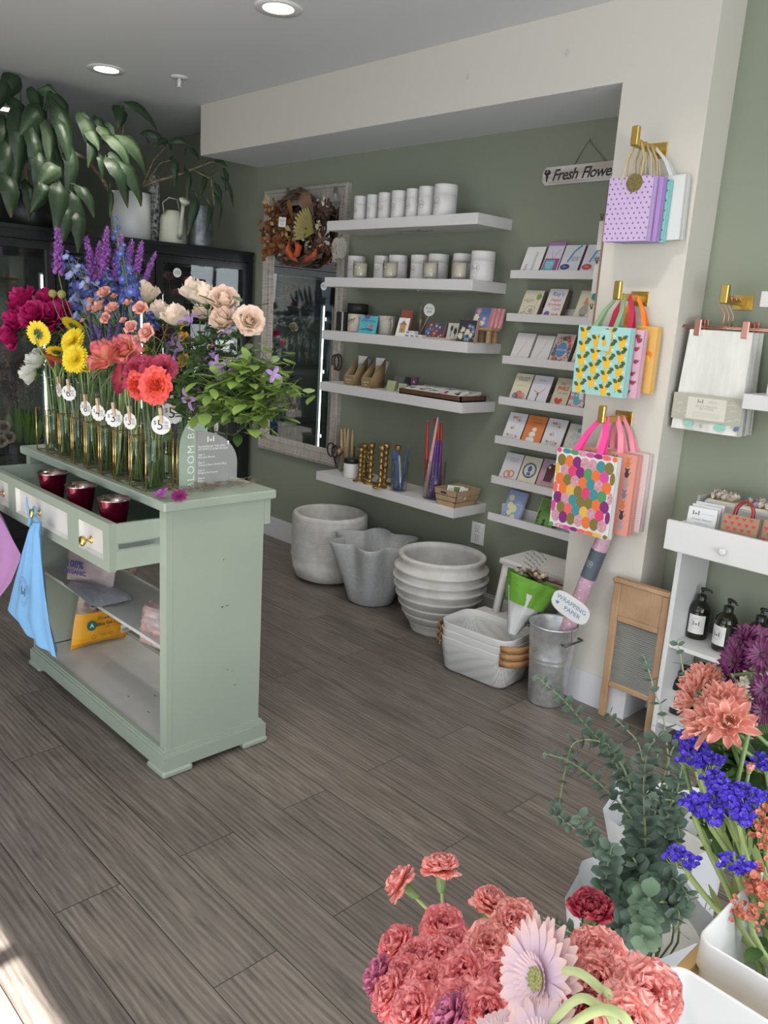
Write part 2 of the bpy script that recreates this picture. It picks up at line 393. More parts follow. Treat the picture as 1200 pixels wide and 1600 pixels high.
# screw holes and small fixings left in the walls
hole = mat('screw_hole', (.03, .03, .03), .8); clearp = mat('clear_plastic', (.8, .8, .8), .2, alpha=.5)
for i, (px, py, Y) in enumerate([(733, 120, YC), (888, 83, YC)]):
    q = at(px, py, Y=Y); o = MB(Matrix.Translation(q)).tube([(0, -.002, .012), (0, -.006, 0), (.004, -.012, -.012), (0, -.016, -.004)], .003).build('adhesive_hook', clearp)
    tag(o, ('small clear hook stuck on the soffit, the one further left', 'small clear hook stuck on the soffit, the one nearer the column')[i], 'hook', 'clear hooks on the soffit')
q = at(747, 833, Y=YW)
t = thing('wall_outlet', 'white duplex power outlet on the sage wall under the lowest shelf', 'outlet', q)
b = MB(Matrix.Translation(q)); b.bbox(-.043, .043, -.006, 0, -.06, .06, .004); b.build('cover_plate', mat('outlet_white', (.75, .75, .74), .35), t)
b = MB(Matrix.Translation(q))
for dz in (.024, -.024): b.bbox(-.017, .017, -.009, -.005, dz - .016, dz + .016, .005)
o = b.build('socket', mat('outlet_white2', (.68, .68, .67), .35), t)
b = MB(Matrix.Translation(q))
for dz in (.024, -.024): b.box(-.008, -.006, -.0096, -.008, dz - .002, dz + .008).box(.006, .008, -.0096, -.008, dz - .002, dz + .008).box(-.002, .002, -.0096, -.008, dz - .011, dz - .007)
b.build('slot', hole, o)

# ================================================================ flower and leaf makers
def G(*c): return c
stem_g = mat('stem_green', (.11, .19, .06), .5, var=((.17, .25, .09), 20, (1, 1, .3)))
stem_d = mat('stem_dark', (.07, .11, .04), .5); stem_l = mat('stem_pale', (.33, .42, .16), .45)
leaf_g = ramp_mat('leaf_green', [(0, G(.045, .10, .03)), (1, G(.09, .17, .045))], .45, trans=.25)
leaf_y = ramp_mat('leaf_lime', [(0, G(.12, .22, .04)), (1, G(.27, .38, .09))], .45, trans=.3)
leaf_b = ramp_mat('leaf_eucalyptus', [(0, G(.06, .10, .075)), (1, G(.13, .20, .155))], .6)
def petal(mb, M, L, W, th0=0.0, curl=0.0, cup=0.0, ruf=0.0, nu=4, nv=4, base=.25, peak=.7, tip=.0, fr=5, ph=0.0):
    """one petal: lies along +Y of M, its face up; th0/curl bend it upwards, cup lifts its sides, ruf frills the tip"""
    pts = []; y = z = 0; N = nu
    path = [(0, 0)]
    for i in range(N):
        a = th0 + curl * (i + .5) / N; y += L / N * math.cos(a); z += L / N * math.sin(a); path.append((y, z))
    def wd(u):
        if u < peak: return base + (1 - base) * math.sin(PI / 2 * u / peak)
        q = (u - peak) / (1 - peak); return tip + (1 - tip) * math.sqrt(max(0, 1 - q * q))
    def fn(u, v):
        i = min(int(u * N + 1e-6), N - 1); f = u * N - i; y = path[i][0] * (1 - f) + path[i + 1][0] * f; z = path[i][1] * (1 - f) + path[i + 1][1] * f
        s = 2 * v - 1; w_ = W * wd(u); a = th0 + curl * u
        lift = cup * W * s * s * u + ruf * W * (u ** 2) * math.sin(fr * PI * s + ph)
        return (s * w_, y - math.sin(a) * lift, z + math.cos(a) * lift)
    mb.grid(fn, nu, nv, M)
def shell(mb, f0, df, R, H, flare, drop=.3, nu=6, nv=6, ruf=0.0, z0=0.0, ph=0):
    def fn(u, v):
        s = 2 * v - 1; r = R * (1 - (1 - u) ** 2.0) ** .8 * (.92 + .08 * s * s) + flare * R * u ** 4; z = H * u ** 1.25 * (1 - .28 * s * s * u) - flare * drop * H * u ** 5
        hw = df * (.55 + .45 * math.sin(PI * min(1, .12 + .75 * u)))
        r += ruf * R * u * u * math.sin(7 * s + ph); a = f0 + s * hw
        return (r * math.cos(a), r * math.sin(a), z0 + z + ruf * R * .6 * u * u * math.sin(9 * s + ph + 1))
    mb.grid(fn, nu, nv)
def rose_mesh(name, petals, sepal=None, openness=.5, R=1.0, ruf=.03, seed=1, full=1):
    """unit rose, radius about 1, stem end at the origin, facing +Z"""
    r = random.Random(seed); b = MB(); b.k = 0
    lay = [(.16, 1.5, 0, 2, 1.2), (.3, 1.5, .04, 3, .95), (.46, 1.46, .10, 3, .8), (.64, 1.36, .22 * openness * 2, 4, .62), (.82, 1.18, .45 * openness * 2, 5, .56), (.95, .98, .7 * openness, 5, .6)]
    if full: lay += [(1.02, .8, .8 * openness, 5, .6)]
    if full == 2: lay = [(.2, 1.3, .1, 3, .9), (.32, 1.25, .2, 4, .8), (.44, 1.22, .28, 5, .7), (.56, 1.15, .38, 6, .7), (.68, 1.05, .5, 7, .7), (.8, .95, .6, 7, .7), (.92, .8, .75, 7, .7), (1.02, .6, .9, 7, .7)]
    for (rr, h, fl, n, df) in lay:
        o = r.random() * 6
        for i in range(n):
            shell(b, o + 2 * PI * i / n + r.uniform(-.15, .15), df * PI / n * 1.9 if n > 2 else 1.5, rr * r.uniform(.93, 1.05) * .82, h * r.uniform(.93, 1.04), fl, .25, ruf=ruf, ph=r.random() * 6)
    b.k = 1
    b.lathe([(.02, -.3), (.16, -.22), (.2, -.05), (.3, .06), (.12, .08)], 12)
    for i in range(5): petal(b, Matrix.Rotation(i * 1.2566, 4, 'Z') @ Matrix.Translation((0, .1, -.02)), .75, .13, .1 - .5 * openness, .5, .3, nu=3, nv=2, peak=.3, tip=.05)
    rm = max(math.hypot(p.x, p.y) for p, k in zip(b.v, range(len(b.v)))); b.v = [p / rm * 1.05 for p in b.v]
    return b.mesh(name, [petals, sepal or leaf_g])
def carnation_mesh(name, petals, seed=1, tall=0.0, lo=False):
    r = random.Random(seed); b = MB(); nu, nv = (5, 8)
    for k, (n, el, L) in enumerate([(9, -.1, 1.0), (10, .28, .98), (10, .6, .92), (9, .9, .86), (7, 1.15, .8), (5, 1.42, .74)]):
        el = el + tall * (1.5 - el) * .6
        for i in range(n):
            a = 2 * PI * (i + r.uniform(-.3, .3)) / n + k * .7
            petal(b, Matrix.Rotation(a, 4, 'Z') @ Matrix.Translation((0, .05, .12)), L * r.uniform(.9, 1.06), .42 * r.uniform(.85, 1.1), el + r.uniform(-.15, .15), r.uniform(-.35, .2), .15, .2, nu, nv, base=.18, peak=.82, tip=.35, fr=r.uniform(2.2, 3.6), ph=r.random() * 6)
    b.k = 1; b.lathe([(.02, -1.0), (.15, -.95), (.24, -.7), (.27, -.25), (.3, .05), (.2, .14)], 10)
    for i in range(5): petal(b, Matrix.Rotation(i * 1.2566, 4, 'Z') @ Matrix.Translation((0, .26, -.15)), .35, .14, 1.1, -.3, 0, nu=2, nv=2, peak=.2, tip=.05)
    return b.mesh(name, [petals, stem_g])
def gerbera_mesh(name, ray, disk, n=30, L=1.0, w=.11, cup=0.12, seed=1, rows=2, back=leaf_g, pom=0):
    r = random.Random(seed); b = MB()
    for k in range(rows):
        m = n - 4 * k
        for i in range(m):
            a = 2 * PI * (i + .5 * k + r.uniform(-.2, .2)) / m
            petal(b, Matrix.Rotation(a, 4, 'Z') @ Matrix.Translation((0, .18 - .03 * k, .03 + .045 * k)), (L - .18) * (1 - .09 * k) * r.uniform(.93, 1.03), w * r.uniform(.85, 1.1), cup + .12 * k + r.uniform(-.06, .06), -.18, .2, nu=4, nv=2, base=.5, peak=.75, tip=.25)
    for k, (rr, m) in enumerate([(.46, 26), (.34, 20)] if not pom else [(.62, 30), (.5, 26), (.38, 20), (.28, 16)]):
        for i in range(m): petal(b, Matrix.Rotation(2 * PI * i / m + k, 4, 'Z') @ Matrix.Translation((0, .14, .07 + .02 * k)), rr - .14, .045, .55 + .15 * k, .1, nu=2, nv=1, base=.5, peak=.8, tip=.3)
    b.k = 1; b.lathe([(.24, .06), (.2, .12), (.1, .13), (.01, .11)], 20)
    for i in range(34):
        a = i * 2.4; q = .2 * math.sqrt(i / 34); b.ball(.02, (q * math.cos(a), q * math.sin(a), .135), 5)
    b.k = 2; b.lathe([(.03, -.16), (.12, -.13), (.22, -.03), (.24, .03)], 16)
    for i in range(18): petal(b, Matrix.Rotation(i * .349, 4, 'Z') @ Matrix.Translation((0, .1, -.08)), .4 if i % 2 else .3, .055, .25, .1, nu=2, nv=1, base=.8, peak=.2, tip=.1)
    return b.mesh(name, [ray, disk, back])
def mum_mesh(name, pet, disk, rows, w=.12, seed=1):
    """rows: (count, length, lift, curl)"""
    r = random.Random(seed); b = MB()
    for k, (n, L, el, cu) in enumerate(rows):
        for i in range(n):
            a = 2 * PI * (i + r.uniform(-.25, .25)) / n + k * .35
            petal(b, Matrix.Rotation(a, 4, 'Z') @ Matrix.Translation((0, .06, .02 * k)), L * r.uniform(.85, 1.08), w * r.uniform(.85, 1.1), el + r.uniform(-.16, .16), cu, .75, nu=5, nv=2, base=.35, peak=.55, tip=.12)
    b.k = 1; b.lathe([(.17, .02), (.15, .14), (.06, .19), (.01, .18)], 14)
    b.k = 2; b.lathe([(.03, -.16), (.13, -.12), (.19, -.02), (.15, .04)], 10)
    return b.mesh(name, [pet, disk, stem_g])
def bez(p0, p1, p2, p3, n=9):
    return [p0 * (1 - t) ** 3 + p1 * (3 * t * (1 - t) ** 2) + p2 * (3 * t * t * (1 - t)) + p3 * t ** 3 for t in [i / n for i in range(n + 1)]]
def leaf_mb(b, p, d, L, W, up=(0, 0, 1), curl=-.5, cup=.25, th=.2, k=None, nu=4, nv=2, peak=.4):
    """leaf of builder b rooted at p pointing along d"""
    d = Vector(d).normalized(); u = Vector(up); x = d.cross(u)
    if x.length < .1: x = d.cross(Vector((1, .3, 0)))
    x.normalize(); z = x.cross(d)
    M = Matrix.Translation(p) @ Matrix((x, d, z)).transposed().to_4x4()
    k0 = b.k
    if k is not None: b.k = k
    petal(b, M, L, W, th, curl, cup, 0, nu, nv, base=.12, peak=peak, tip=.03); b.k = k0
def flower(name, label, cat, me, base, head, facing, sc, group, rim=None, sr=.0022, sm=None, leaves=0, lm=None, ll=.05, spin=None, bend=.35, extra=None, r=rnd):
    base = Vector(base); head = Vector(head); facing = Vector(facing).normalized()
    t = thing(name, label, cat, base, group)
    if rim is not None: rim = Vector(rim)
    st = rim or base; L = (head - st).length
    hb = head
    pts = bez(st, st + (st - base).normalized() * L * .35 if rim else st + Vector((0, 0, L * .4)), hb - facing * L * bend, hb, 9)
    if rim: pts = [base] + pts
    M = basis(facing, (0, 0, 1), head) @ Matrix.Rotation(spin if spin is not None else r.random() * 6.28, 4, 'Z') @ Matrix.Scale(sc, 4)
    if me is not None:
        o = bpy.data.objects.new('bloom', me); COL.objects.link(o); o.parent = t; o.matrix_parent_inverse = Matrix.Translation(-base); o.matrix_basis = M
    b = MB(); b.tube(pts, sr, 5); b.build('stem', sm or stem_g, t)
    if leaves:
        b = MB()
        for i in range(leaves):
            q = pts[-1 - int((i + 1) * 7 / (leaves + 1))]; a = r.random() * 6.28
            leaf_mb(b, q, (math.cos(a), math.sin(a), r.uniform(0, .5)), ll * r.uniform(.7, 1.1), ll * .24, curl=-.8)
        b.build('leaves', lm or leaf_g, t)
    return t, pts
def ranked(items, what, where=''):
    """items sorted left to right; gives (item, label)"""
    s = sorted(items, key=lambda q: q[0]); return [(q, rank(i, len(s), what, where)) for i, q in enumerate(s)]

# petal colours
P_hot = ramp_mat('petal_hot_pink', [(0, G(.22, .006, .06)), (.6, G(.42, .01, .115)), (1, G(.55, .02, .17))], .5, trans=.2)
P_cream = ramp_mat('petal_cream', [(0, G(.62, .60, .38)), (.5, G(.90, .80, .66)), (1, G(.92, .78, .67))], .5, trans=.25)
P_blush = ramp_mat('petal_blush', [(0, G(.8, .72, .52)), (1, G(.92, .73, .64))], .5, trans=.25)
P_coral = ramp_mat('petal_coral', [(0, G(.9, .36, .12)), (.6, G(.88, .19, .06)), (.9, G(.85, .13, .08)), (1, G(.74, .09, .12))], .45, trans=.25)
P_peach = ramp_mat('petal_peach', [(0, G(.9, .6, .25)), (.55, G(.88, .42, .24)), (.88, G(.82, .28, .25)), (1, G(.62, .12, .18))], .45, trans=.25)
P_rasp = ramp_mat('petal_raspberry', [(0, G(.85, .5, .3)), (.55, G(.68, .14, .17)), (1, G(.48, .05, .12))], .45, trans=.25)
P_spray = ramp_mat('petal_spray_pink', [(0, G(.75, .3, .22)), (1, G(.82, .44, .37))], .5, trans=.25)
P_yel = ramp_mat('petal_yellow', [(0, G(.75, .48, .01)), (1, G(.86, .68, .03))], .5, streak=.3, trans=.15)
P_org = ramp_mat('petal_orange_red', [(0, G(.7, .12, .03)), (.7, G(.72, .16, .05)), (1, G(.75, .35, .1))], .5, trans=.15)
P_maroon = ramp_mat('petal_maroon', [(0, G(.25, .02, .04)), (1, G(.42, .06, .08))], .5)
P_white = ramp_mat('petal_white', [(0, G(.6, .62, .45)), (1, G(.8, .8, .76))], .5, trans=.2)
P_blue = ramp_mat('petal_blue', [(0, G(.22, .26, .5)), (.4, G(.035, .05, .27)), (1, G(.06, .075, .28))], .5)
P_blue2 = ramp_mat('petal_pale_blue', [(0, G(.4, .45, .7)), (1, G(.14, .17, .42))], .5)
P_lil = ramp_mat('petal_liatris', [(0, G(.22, .06, .26)), (1, G(.36, .13, .5))], .55)
P_ver = mat('veronica_purple', (.04, .025, .10), .6, var=((.09, .06, .2), 200, (1, 1, 1)))
P_clem = ramp_mat('petal_clematis', [(0, G(.45, .25, .5)), (1, G(.26, .14, .5))], .5, trans=.2, edge=(G(.5, .35, .65), .5, 1))
P_fre = ramp_mat('petal_freesia', [(0, G(.55, .45, .05)), (1, G(.78, .47, .05))], .5, trans=.2)
P_stat = ramp_mat('petal_statice', [(0, G(.5, .5, .75)), (.35, G(.16, .1, .75)), (1, G(.13, .07, .72))], .6, trans=.2)
P_stat2 = ramp_mat('petal_statice_salmon', [(0, G(.7, .4, .25)), (1, G(.78, .2, .15))], .6, trans=.2)
P_sal = ramp_mat('petal_salmon_mum', [(0, G(.75, .45, .3)), (.5, G(.78, .31, .25)), (1, G(.76, .33, .28))], .5, trans=.2, edge=(G(.86, .58, .45), .55, 1.1))
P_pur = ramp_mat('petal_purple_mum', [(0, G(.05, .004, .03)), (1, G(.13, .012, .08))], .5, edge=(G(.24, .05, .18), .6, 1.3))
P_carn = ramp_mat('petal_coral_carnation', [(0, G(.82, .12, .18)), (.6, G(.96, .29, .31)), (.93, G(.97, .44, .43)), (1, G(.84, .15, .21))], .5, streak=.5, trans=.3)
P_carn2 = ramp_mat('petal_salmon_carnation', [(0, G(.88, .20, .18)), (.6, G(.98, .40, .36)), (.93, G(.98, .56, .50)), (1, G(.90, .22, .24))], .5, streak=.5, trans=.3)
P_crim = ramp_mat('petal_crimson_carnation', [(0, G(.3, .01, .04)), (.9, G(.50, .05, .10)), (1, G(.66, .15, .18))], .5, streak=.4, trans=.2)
P_ger = ramp_mat('petal_pale_gerbera', [(0, G(.66, .50, .68)), (.6, G(.80, .62, .70)), (1, G(.86, .62, .55))], .5, streak=.3, trans=.3)
D_yel = mat('disk_yellow', (.55, .42, .03), .7); D_dark = mat('disk_dark', (.06, .01, .03), .7); D_olive = mat('disk_olive', (.36, .36, .14), .7)
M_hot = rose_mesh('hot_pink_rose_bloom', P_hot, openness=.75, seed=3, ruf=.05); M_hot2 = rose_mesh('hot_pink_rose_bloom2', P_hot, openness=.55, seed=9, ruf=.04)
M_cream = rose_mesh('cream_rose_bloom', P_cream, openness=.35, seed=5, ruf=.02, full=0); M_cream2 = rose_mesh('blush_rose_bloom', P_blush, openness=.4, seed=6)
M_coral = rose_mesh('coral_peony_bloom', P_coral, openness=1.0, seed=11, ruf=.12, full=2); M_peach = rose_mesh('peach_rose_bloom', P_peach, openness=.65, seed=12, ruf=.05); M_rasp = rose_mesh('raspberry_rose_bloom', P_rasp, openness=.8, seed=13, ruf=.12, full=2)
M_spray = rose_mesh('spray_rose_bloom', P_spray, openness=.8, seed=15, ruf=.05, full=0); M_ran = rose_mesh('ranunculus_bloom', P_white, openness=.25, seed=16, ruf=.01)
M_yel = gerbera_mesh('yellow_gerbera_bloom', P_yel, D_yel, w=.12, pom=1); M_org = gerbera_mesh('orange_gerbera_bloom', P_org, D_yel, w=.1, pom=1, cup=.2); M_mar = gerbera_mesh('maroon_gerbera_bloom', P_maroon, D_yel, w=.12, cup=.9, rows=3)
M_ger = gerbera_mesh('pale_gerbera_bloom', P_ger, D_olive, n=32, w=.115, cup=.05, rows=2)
M_dusty = rose_mesh('dusty_rose_bloom', ramp_mat('petal_dusty', [(0, G(.4, .2, .2)), (1, G(.5, .15, .2))], .5), openness=.6, seed=21)
M_tan = rose_mesh('tan_rose_bloom', ramp_mat('petal_tan', [(0, G(.5, .4, .25)), (1, G(.6, .42, .32))], .5), openness=.6, seed=22)

# ================================================================ flower cooler against the left wall
blk = mat('cooler_black', (.012, .013, .015), .3); blk2 = mat('cooler_inside', (.03, .034, .034), .5)
FX = -4.62; FT = 1.858; FY0, FY1 = .3, 3.222; FB = -5.42
cool = thing('flower_cooler', 'tall black flower cooler with glass doors along the left wall, plants on its top', 'cooler', (-5.0, 1.7, 0))
b = MB(); b.box(FB, FX - .06, FY0, FY1, 0, .12).box(FB, FX - .06, FY0, FY1, FT - .13, FT).box(FB, FX - .06, FY0, FY0 + .05, .12, FT - .13).box(FB, FX - .06, FY1 - .05, FY1, .12, FT - .13)
b.build('cabinet_body', blk, cool)
MB().box(FB, FB + .03, FY0 + .05, FY1 - .05, .12, FT - .13).build('back_panel', blk2, cool)
b = MB()
b.box(FX - .06, FX, FY0, FY1, FT - .07, FT).box(FX - .05, FX + .012, FY0, FY1, FT - .022, FT - .002).box(FX - .05, FX + .006, FY0, FY1, FT - .06, FT - .05)
b.box(FX - .06, FX, FY0, FY1, 0, .14).box(FX - .06, FX, FY1 - .035, FY1, .14, FT - .07).box(FX - .06, FX, FY0, FY0 + .04, .14, FT - .07)
MU = [3.187, 2.515, 1.915, 1.36, .86, .34]
for y in MU[1:-1]: b.box(FX - .06, FX - .01, y - .03, y + .03, .14, FT - .07)
b.build('front_frame', blk, cool)
gl = glass_mat('cooler_glass', (.78, .84, .84), .05)
for i in range(5):
    y1, y0 = MU[i] - .005, MU[i + 1] + .005
    b = MB(); w_ = .042
    b.box(FX - .012, FX + .014, y0, y1, FT - .075 - w_, FT - .075).box(FX - .012, FX + .014, y0, y1, .15, .15 + w_).box(FX - .012, FX + .014, y0, y0 + w_, .15 + w_, FT - .075 - w_).box(FX - .012, FX + .014, y1 - w_, y1, .15 + w_, FT - .075 - w_)
    b.box(FX + .014, FX + .02, y0 + .008, y1 - .008, FT - .075 - .012, FT - .083)
    d = b.build('door', blk, cool)
    MB().box(FX - .002, FX + .002, y0 + w_, y1 - w_, .15 + w_, FT - .075 - w_).build('glass_pane', gl, d)
    b = MB(); b.tube([(FX + .014, y1 - .03, 1.0), (FX + .045, y1 - .03, 1.01), (FX + .045, y1 - .03, 1.24), (FX + .014, y1 - .03, 1.25)], .008, 8); b.build('handle', mat('handle_steel', (.4, .4, .42), .25, 1), d)
led = mat('led_strip', (1, 1, 1), .5, emit=((1, .97, .88), 11)); ledc = mat('led_channel', (.6, .6, .6), .4)
for y, z0, z1 in ((2.462, .3, 1.62), (1.868, .3, 1.62), (2.60, .35, 1.56)):
    s_ = MB().box(FX - .085, FX - .062, y - .009, y + .009, z0, z1).build('led_tube', ledc, cool)
    MB().box(FX - .0625, FX - .0605, y - .005, y + .005, z0 + .01, z1 - .01).build('led_strip', led, s_)
for y in (2.15, 2.55, 3.12):      # area lamps added to strengthen the strips' light inside the cooler
    area('led_boost', (FX - .09, y, .95), (-1, -.5 if y != 2.55 else .5, 0), .02, 1.2, 3.0, (1, .97, .9))
wire = mat('wire_shelf', (.08, .08, .08), .35, .5)
SHZ = [.16, .6, 1.08, 1.46]
for z in SHZ[1:]:
    b = MB(); b.box(FB + .06, FX - .1, FY0 + .06, FY1 - .06, z - .004, z + .004).box(FX - .1, FX - .09, FY0 + .06, FY1 - .06, z - .012, z + .012)
    b.build('shelf', wire, cool)
stdm = mat('shelf_standard', (.4, .4, .38), .4)
for y in (1.70, 1.775):
    b = MB(); b.k = 0; b.box(FB + .1, FB + .12, y - .012, y + .012, .3, 1.66); b.k = 1
    for i in range(34): b.box(FB + .119, FB + .121, y - .003, y + .003, .34 + i * .039, .36 + i * .039)
    b.build('shelf_standard', [stdm, hole], cool)
q = at(277, 426, X=FX + .004); q = (FX + .003, q.y, q.z)
paper = mat('paper_white', (.72, .72, .71), .7); ink = mat('ink_black', (.025, .025, .03), .7)
def scallop(r, n=12, k=.06, m=48): return [(r * (1 + k * abs(math.sin(n * PI * i / m))) * math.cos(2 * PI * i / m), r * (1 + k * abs(math.sin(n * PI * i / m))) * math.sin(2 * PI * i / m)) for i in range(m)]
MX = plane_M(q, (0, 1, 0), (0, 0, 1))
b = MB(MX); b.k = 0; b.slab(scallop(.027), 0, .001); text(b, '125', .028, Matrix.Translation((0, 0, .0013)), k=1)
tag(b.build('price_tag', [paper, ink]), 'white scalloped round sticker reading 125 on the cooler door', 'tag')

# flowers kept inside the cooler
pot_m = {}
def pot(name, label, x, y, z, r, h, m, r2=None, group=None, cat='bucket'):
    r2 = r2 or r * .8
    b = MB(Matrix.Translation((x, y, z))); b.lathe([(.001, 0), (r2, 0), (r, h), (r * 1.04, h), (r * 1.04, h - .012), (r * .97, h - .004), (r2 * .95, .01), (.001, .01)], 28)
    o = b.build(name, m); return tag(o, label, cat, group)
grey_b = mat('bucket_grey', (.10, .11, .11), .5); blue_p = mat('pot_blue', (.03, .06, .16), .35); white_b = mat('bucket_white', (.62, .62, .6), .45)
r = random.Random(5)
pot('flower_bucket', 'dark bucket of dusty roses behind the cooler door with the 125 sticker', FX - .35, 2.83, SHZ[3] + .004, .085, .12, grey_b)
its = [(FX - .33 + r.uniform(-.08, .14), y_, z_) for y_, z_ in ((2.70, 1.55), (2.75, 1.66), (2.80, 1.56), (2.86, 1.64), (2.93, 1.56), (2.99, 1.63))]
for i, (x, y, z) in enumerate(its):
    flower('dusty_rose', rank(i, len(its), 'dusty roses', 'under the 125 sticker'), 'rose', M_dusty, (FX - .35, 2.83, SHZ[3] + .02), (x, y, z), (.6, -.3, .5), .033, 'dusty roses in the cooler', leaves=3, ll=.06)
# lower left: dried flowers, tulip leaves and yellow blooms
def spiky(name, label, cat, x, y, z, n, h, w_, m, seed, spread=.1):
    r = random.Random(seed); b = MB()
    for i in range(n):
        a = r.random() * 6.28; q = r.random() ** .5 * spread; p = Vector((x + q * math.cos(a), y + q * math.sin(a), z)); leaf_mb(b, p, (math.cos(a) * .35, math.sin(a) * .35, 1), h * r.uniform(.6, 1), w_, up=(math.cos(a), math.sin(a), .1), curl=-.3, th=0, peak=.35)
    return tag(b.build(name, m), label, cat)
pot('flower_bucket', 'black bucket of tulip leaves at the far left behind the counter', FX - .25, 1.78, .56, .12, .12, grey_b)
spiky('tulip_leaves', 'bunch of fresh green tulip leaves in the cooler left of the counter top', 'tulips', FX - .25, 1.80, .64, 60, .24, .013, leaf_y, 4, .12)
b = MB()
for i in range(420):
    p = Vector((FX - .38 + r.gauss(0, .06), 1.82 + r.gauss(0, .075), 1.0 + r.gauss(0, .07))); b.ball(r.uniform(.004, .008), p, 5)
b.k = 1
for i in range(30): b.tube([(FX - .38, 1.85, .6), (FX - .38 + r.gauss(0, .06), 1.82 + r.gauss(0, .08), 1.0 + r.gauss(0, .06))], .0015, 4)
o = b.build('dried_flowers', [mat('dried_mauve', (.17, .1, .12), .8, var=((.3, .22, .2), 60, (1, 1, 1))), stem_d]); tag(o, 'hazy bunch of dried mauve flowers in the cooler behind the leftmost vase', 'dried flowers', kind='stuff')
for i, (px, py) in enumerate([(6, 668), (14, 684), (2, 690)]):
    q = at(px, py, X=FX - .12)
    flower('yellow_lily', rank([0, 2, 1].index(i) if False else [1, 2, 0][i], 3, 'pale yellow blooms', 'at the left edge'), 'flower', M_tan, (FX - .2, 1.66, .62), q, (.8, -.3, .3), .04, 'pale yellow blooms in the cooler', leaves=2)
# seen mostly in the mirror
pot('flower_bucket', 'pale grey bucket of tulip leaves in the cooler, seen in the lower mirror', FX - .27, 2.86, .16, .15, .3, white_b)
spiky('tulip_leaves', 'tulip leaves in the cooler seen low in the mirror', 'tulips', FX - .27, 2.86, .42, 70, .26, .014, leaf_y, 8, .14)
pot('flower_pot', 'blue pot of cream roses in the cooler, seen in the mirror', FX - .27, 2.86, .604, .08, .11, blue_p, cat='pot')
its = [(FX - .2 + r.uniform(-.05, .05), 2.74 + .032 * i, .80 + r.uniform(-.03, .07)) for i in range(9)]
for i, p in enumerate(its): flower('cream_rose', rank(8 - i, 9, 'tan roses', 'in the blue pot'), 'rose', M_tan, (FX - .27, 2.86, .63), p, (.7, .1 * (i - 4), .6), .036, 'tan roses in the cooler', leaves=1)
pot('wooden_flower_box', 'small pale box of mixed roses on a cooler shelf, seen in the mirror', FX - .22, 2.95, SHZ[2] + .004, .05, .1, mat('pale_wood_box', (.5, .4, .3), .6), cat='box')
its = [(2.86, 1.27, M_dusty, 'pink'), (2.93, 1.33, M_hot2, 'magenta'), (3.0, 1.25, M_dusty, 'pink'), (2.8, 1.38, M_cream, 'cream'), (3.05, 1.35, M_dusty, 'pink')]
for i, (y, z, m_, c_) in enumerate(sorted(its, reverse=True)): flower('cooler_rose', rank(i, 5, 'roses', 'high in the mirror, ' + c_), 'rose', m_, (FX - .22, 2.95, SHZ[2] + .03), (FX - .18 + r.uniform(-.03, .06), y, z), (.7, .3, .4), .036, 'mixed roses in the cooler', leaves=3, ll=.07)
b = MB()
for i in range(90):
    p = Vector((FX - .3 + r.gauss(0, .08), 2.85 + r.gauss(0, .1), .98 + r.gauss(0, .06))); a = r.random() * 6.28; leaf_mb(b, p, (math.cos(a), math.sin(a), r.uniform(-.4, .6)), r.uniform(.04, .09), .018)
tag(b.build('greenery', leaf_g), 'loose dark greenery on the middle cooler shelf seen in the mirror', 'foliage', kind='stuff')

# ================================================================ on top of the cooler
def lathe_thing(name, label, cat, prof, p, m, n=40, group=None, part=None):
    o = MB(Matrix.Translation(p)).lathe(prof, n).build(name, m); return tag(o, label, cat, group)
def round_pot(r, h, t=.006, r2=None):
    r2 = r2 or r
    return [(.001, 0), (r2 * .97, 0), (r2, .004), (r, h - .002), (r - t / 2, h), (r - t, h - .002), (r2 - t, .012), (.001, .012)]
q = at(205, 368, X=-4.86); lathe_thing('plant_pot', 'smooth white cylinder pot on top of the black cooler', 'pot', round_pot(.116, .275), (q.x, q.y, FT), mat('pot_white', (.62, .63, .63), .35))
WP = Vector((q.x, q.y, FT))
q = at(45, 350, X=-4.95); lathe_thing('plant_pot', 'black pot holding the big leafy plant at the upper left', 'pot', round_pot(.16, .2), (q.x, q.y, FT), mat('pot_black', (.01, .01, .01), .4)); BP = Vector((q.x, q.y, FT))
q = at(241, 370, X=-4.9); lathe_thing('speckled_vase', 'tall narrow black and white speckled vase beside the white pot', 'vase', [(.001, 0), (.038, 0), (.04, .02), (.034, .36), (.03, .4), (.026, .4), (.03, .03), (.001, .03)], (q.x, q.y, FT), mat('birch_speckle', (.45, .45, .44), .6, var=((.01, .01, .01), 55, (1, 1, 1))))
# watering can
q = at(270, 380, X=-4.78); q.z = FT
can_m = mat('can_sage', (.36, .38, .32), .4)
t = thing('watering_can', 'pale sage metal watering can on top of the cooler', 'watering can', q)
b = MB(Matrix.Translation(q)); b.lathe([(.001, 0), (.082, 0), (.084, .01), (.078, .15), (.07, .17), (.045, .19), (.04, .2), (.036, .2), (.04, .188), (.066, .165), (.07, .02), (.001, .02)], 32); b.build('body', can_m, t)
d = Vector((1.0, .0, 0)); b = MB(Matrix.Translation(q)); b.tube([(.07, 0, .04), (.095, .0, .07), (.105, .0, .15), (.125, 0, .225)], [.02, .016, .013, .011], 12); s_ = b.build('spout', can_m, t)
b = MB(basis((.6, -.1, .8), (0, 1, 0), q + Vector((.125, 0, .225)))); b.lathe([(.011, 0), (.034, .03), (.034, .036), (.001, .04)], 24); b.build('rose_head', can_m, s_)
b = MB(Matrix.Translation(q)); b.tube([(0, -.06, .17), (0, -.07, .24), (-.01, -.02, .275), (0, .03, .27), (0, .05, .18)], .004, 6); b.build('handle', can_m, t)
galv = mat('galvanised', (.52, .54, .56), .38, .75, var=((.72, .74, .76), 30, (1, 1, 1)), bump=(40, .15, (1, 1, 1)))
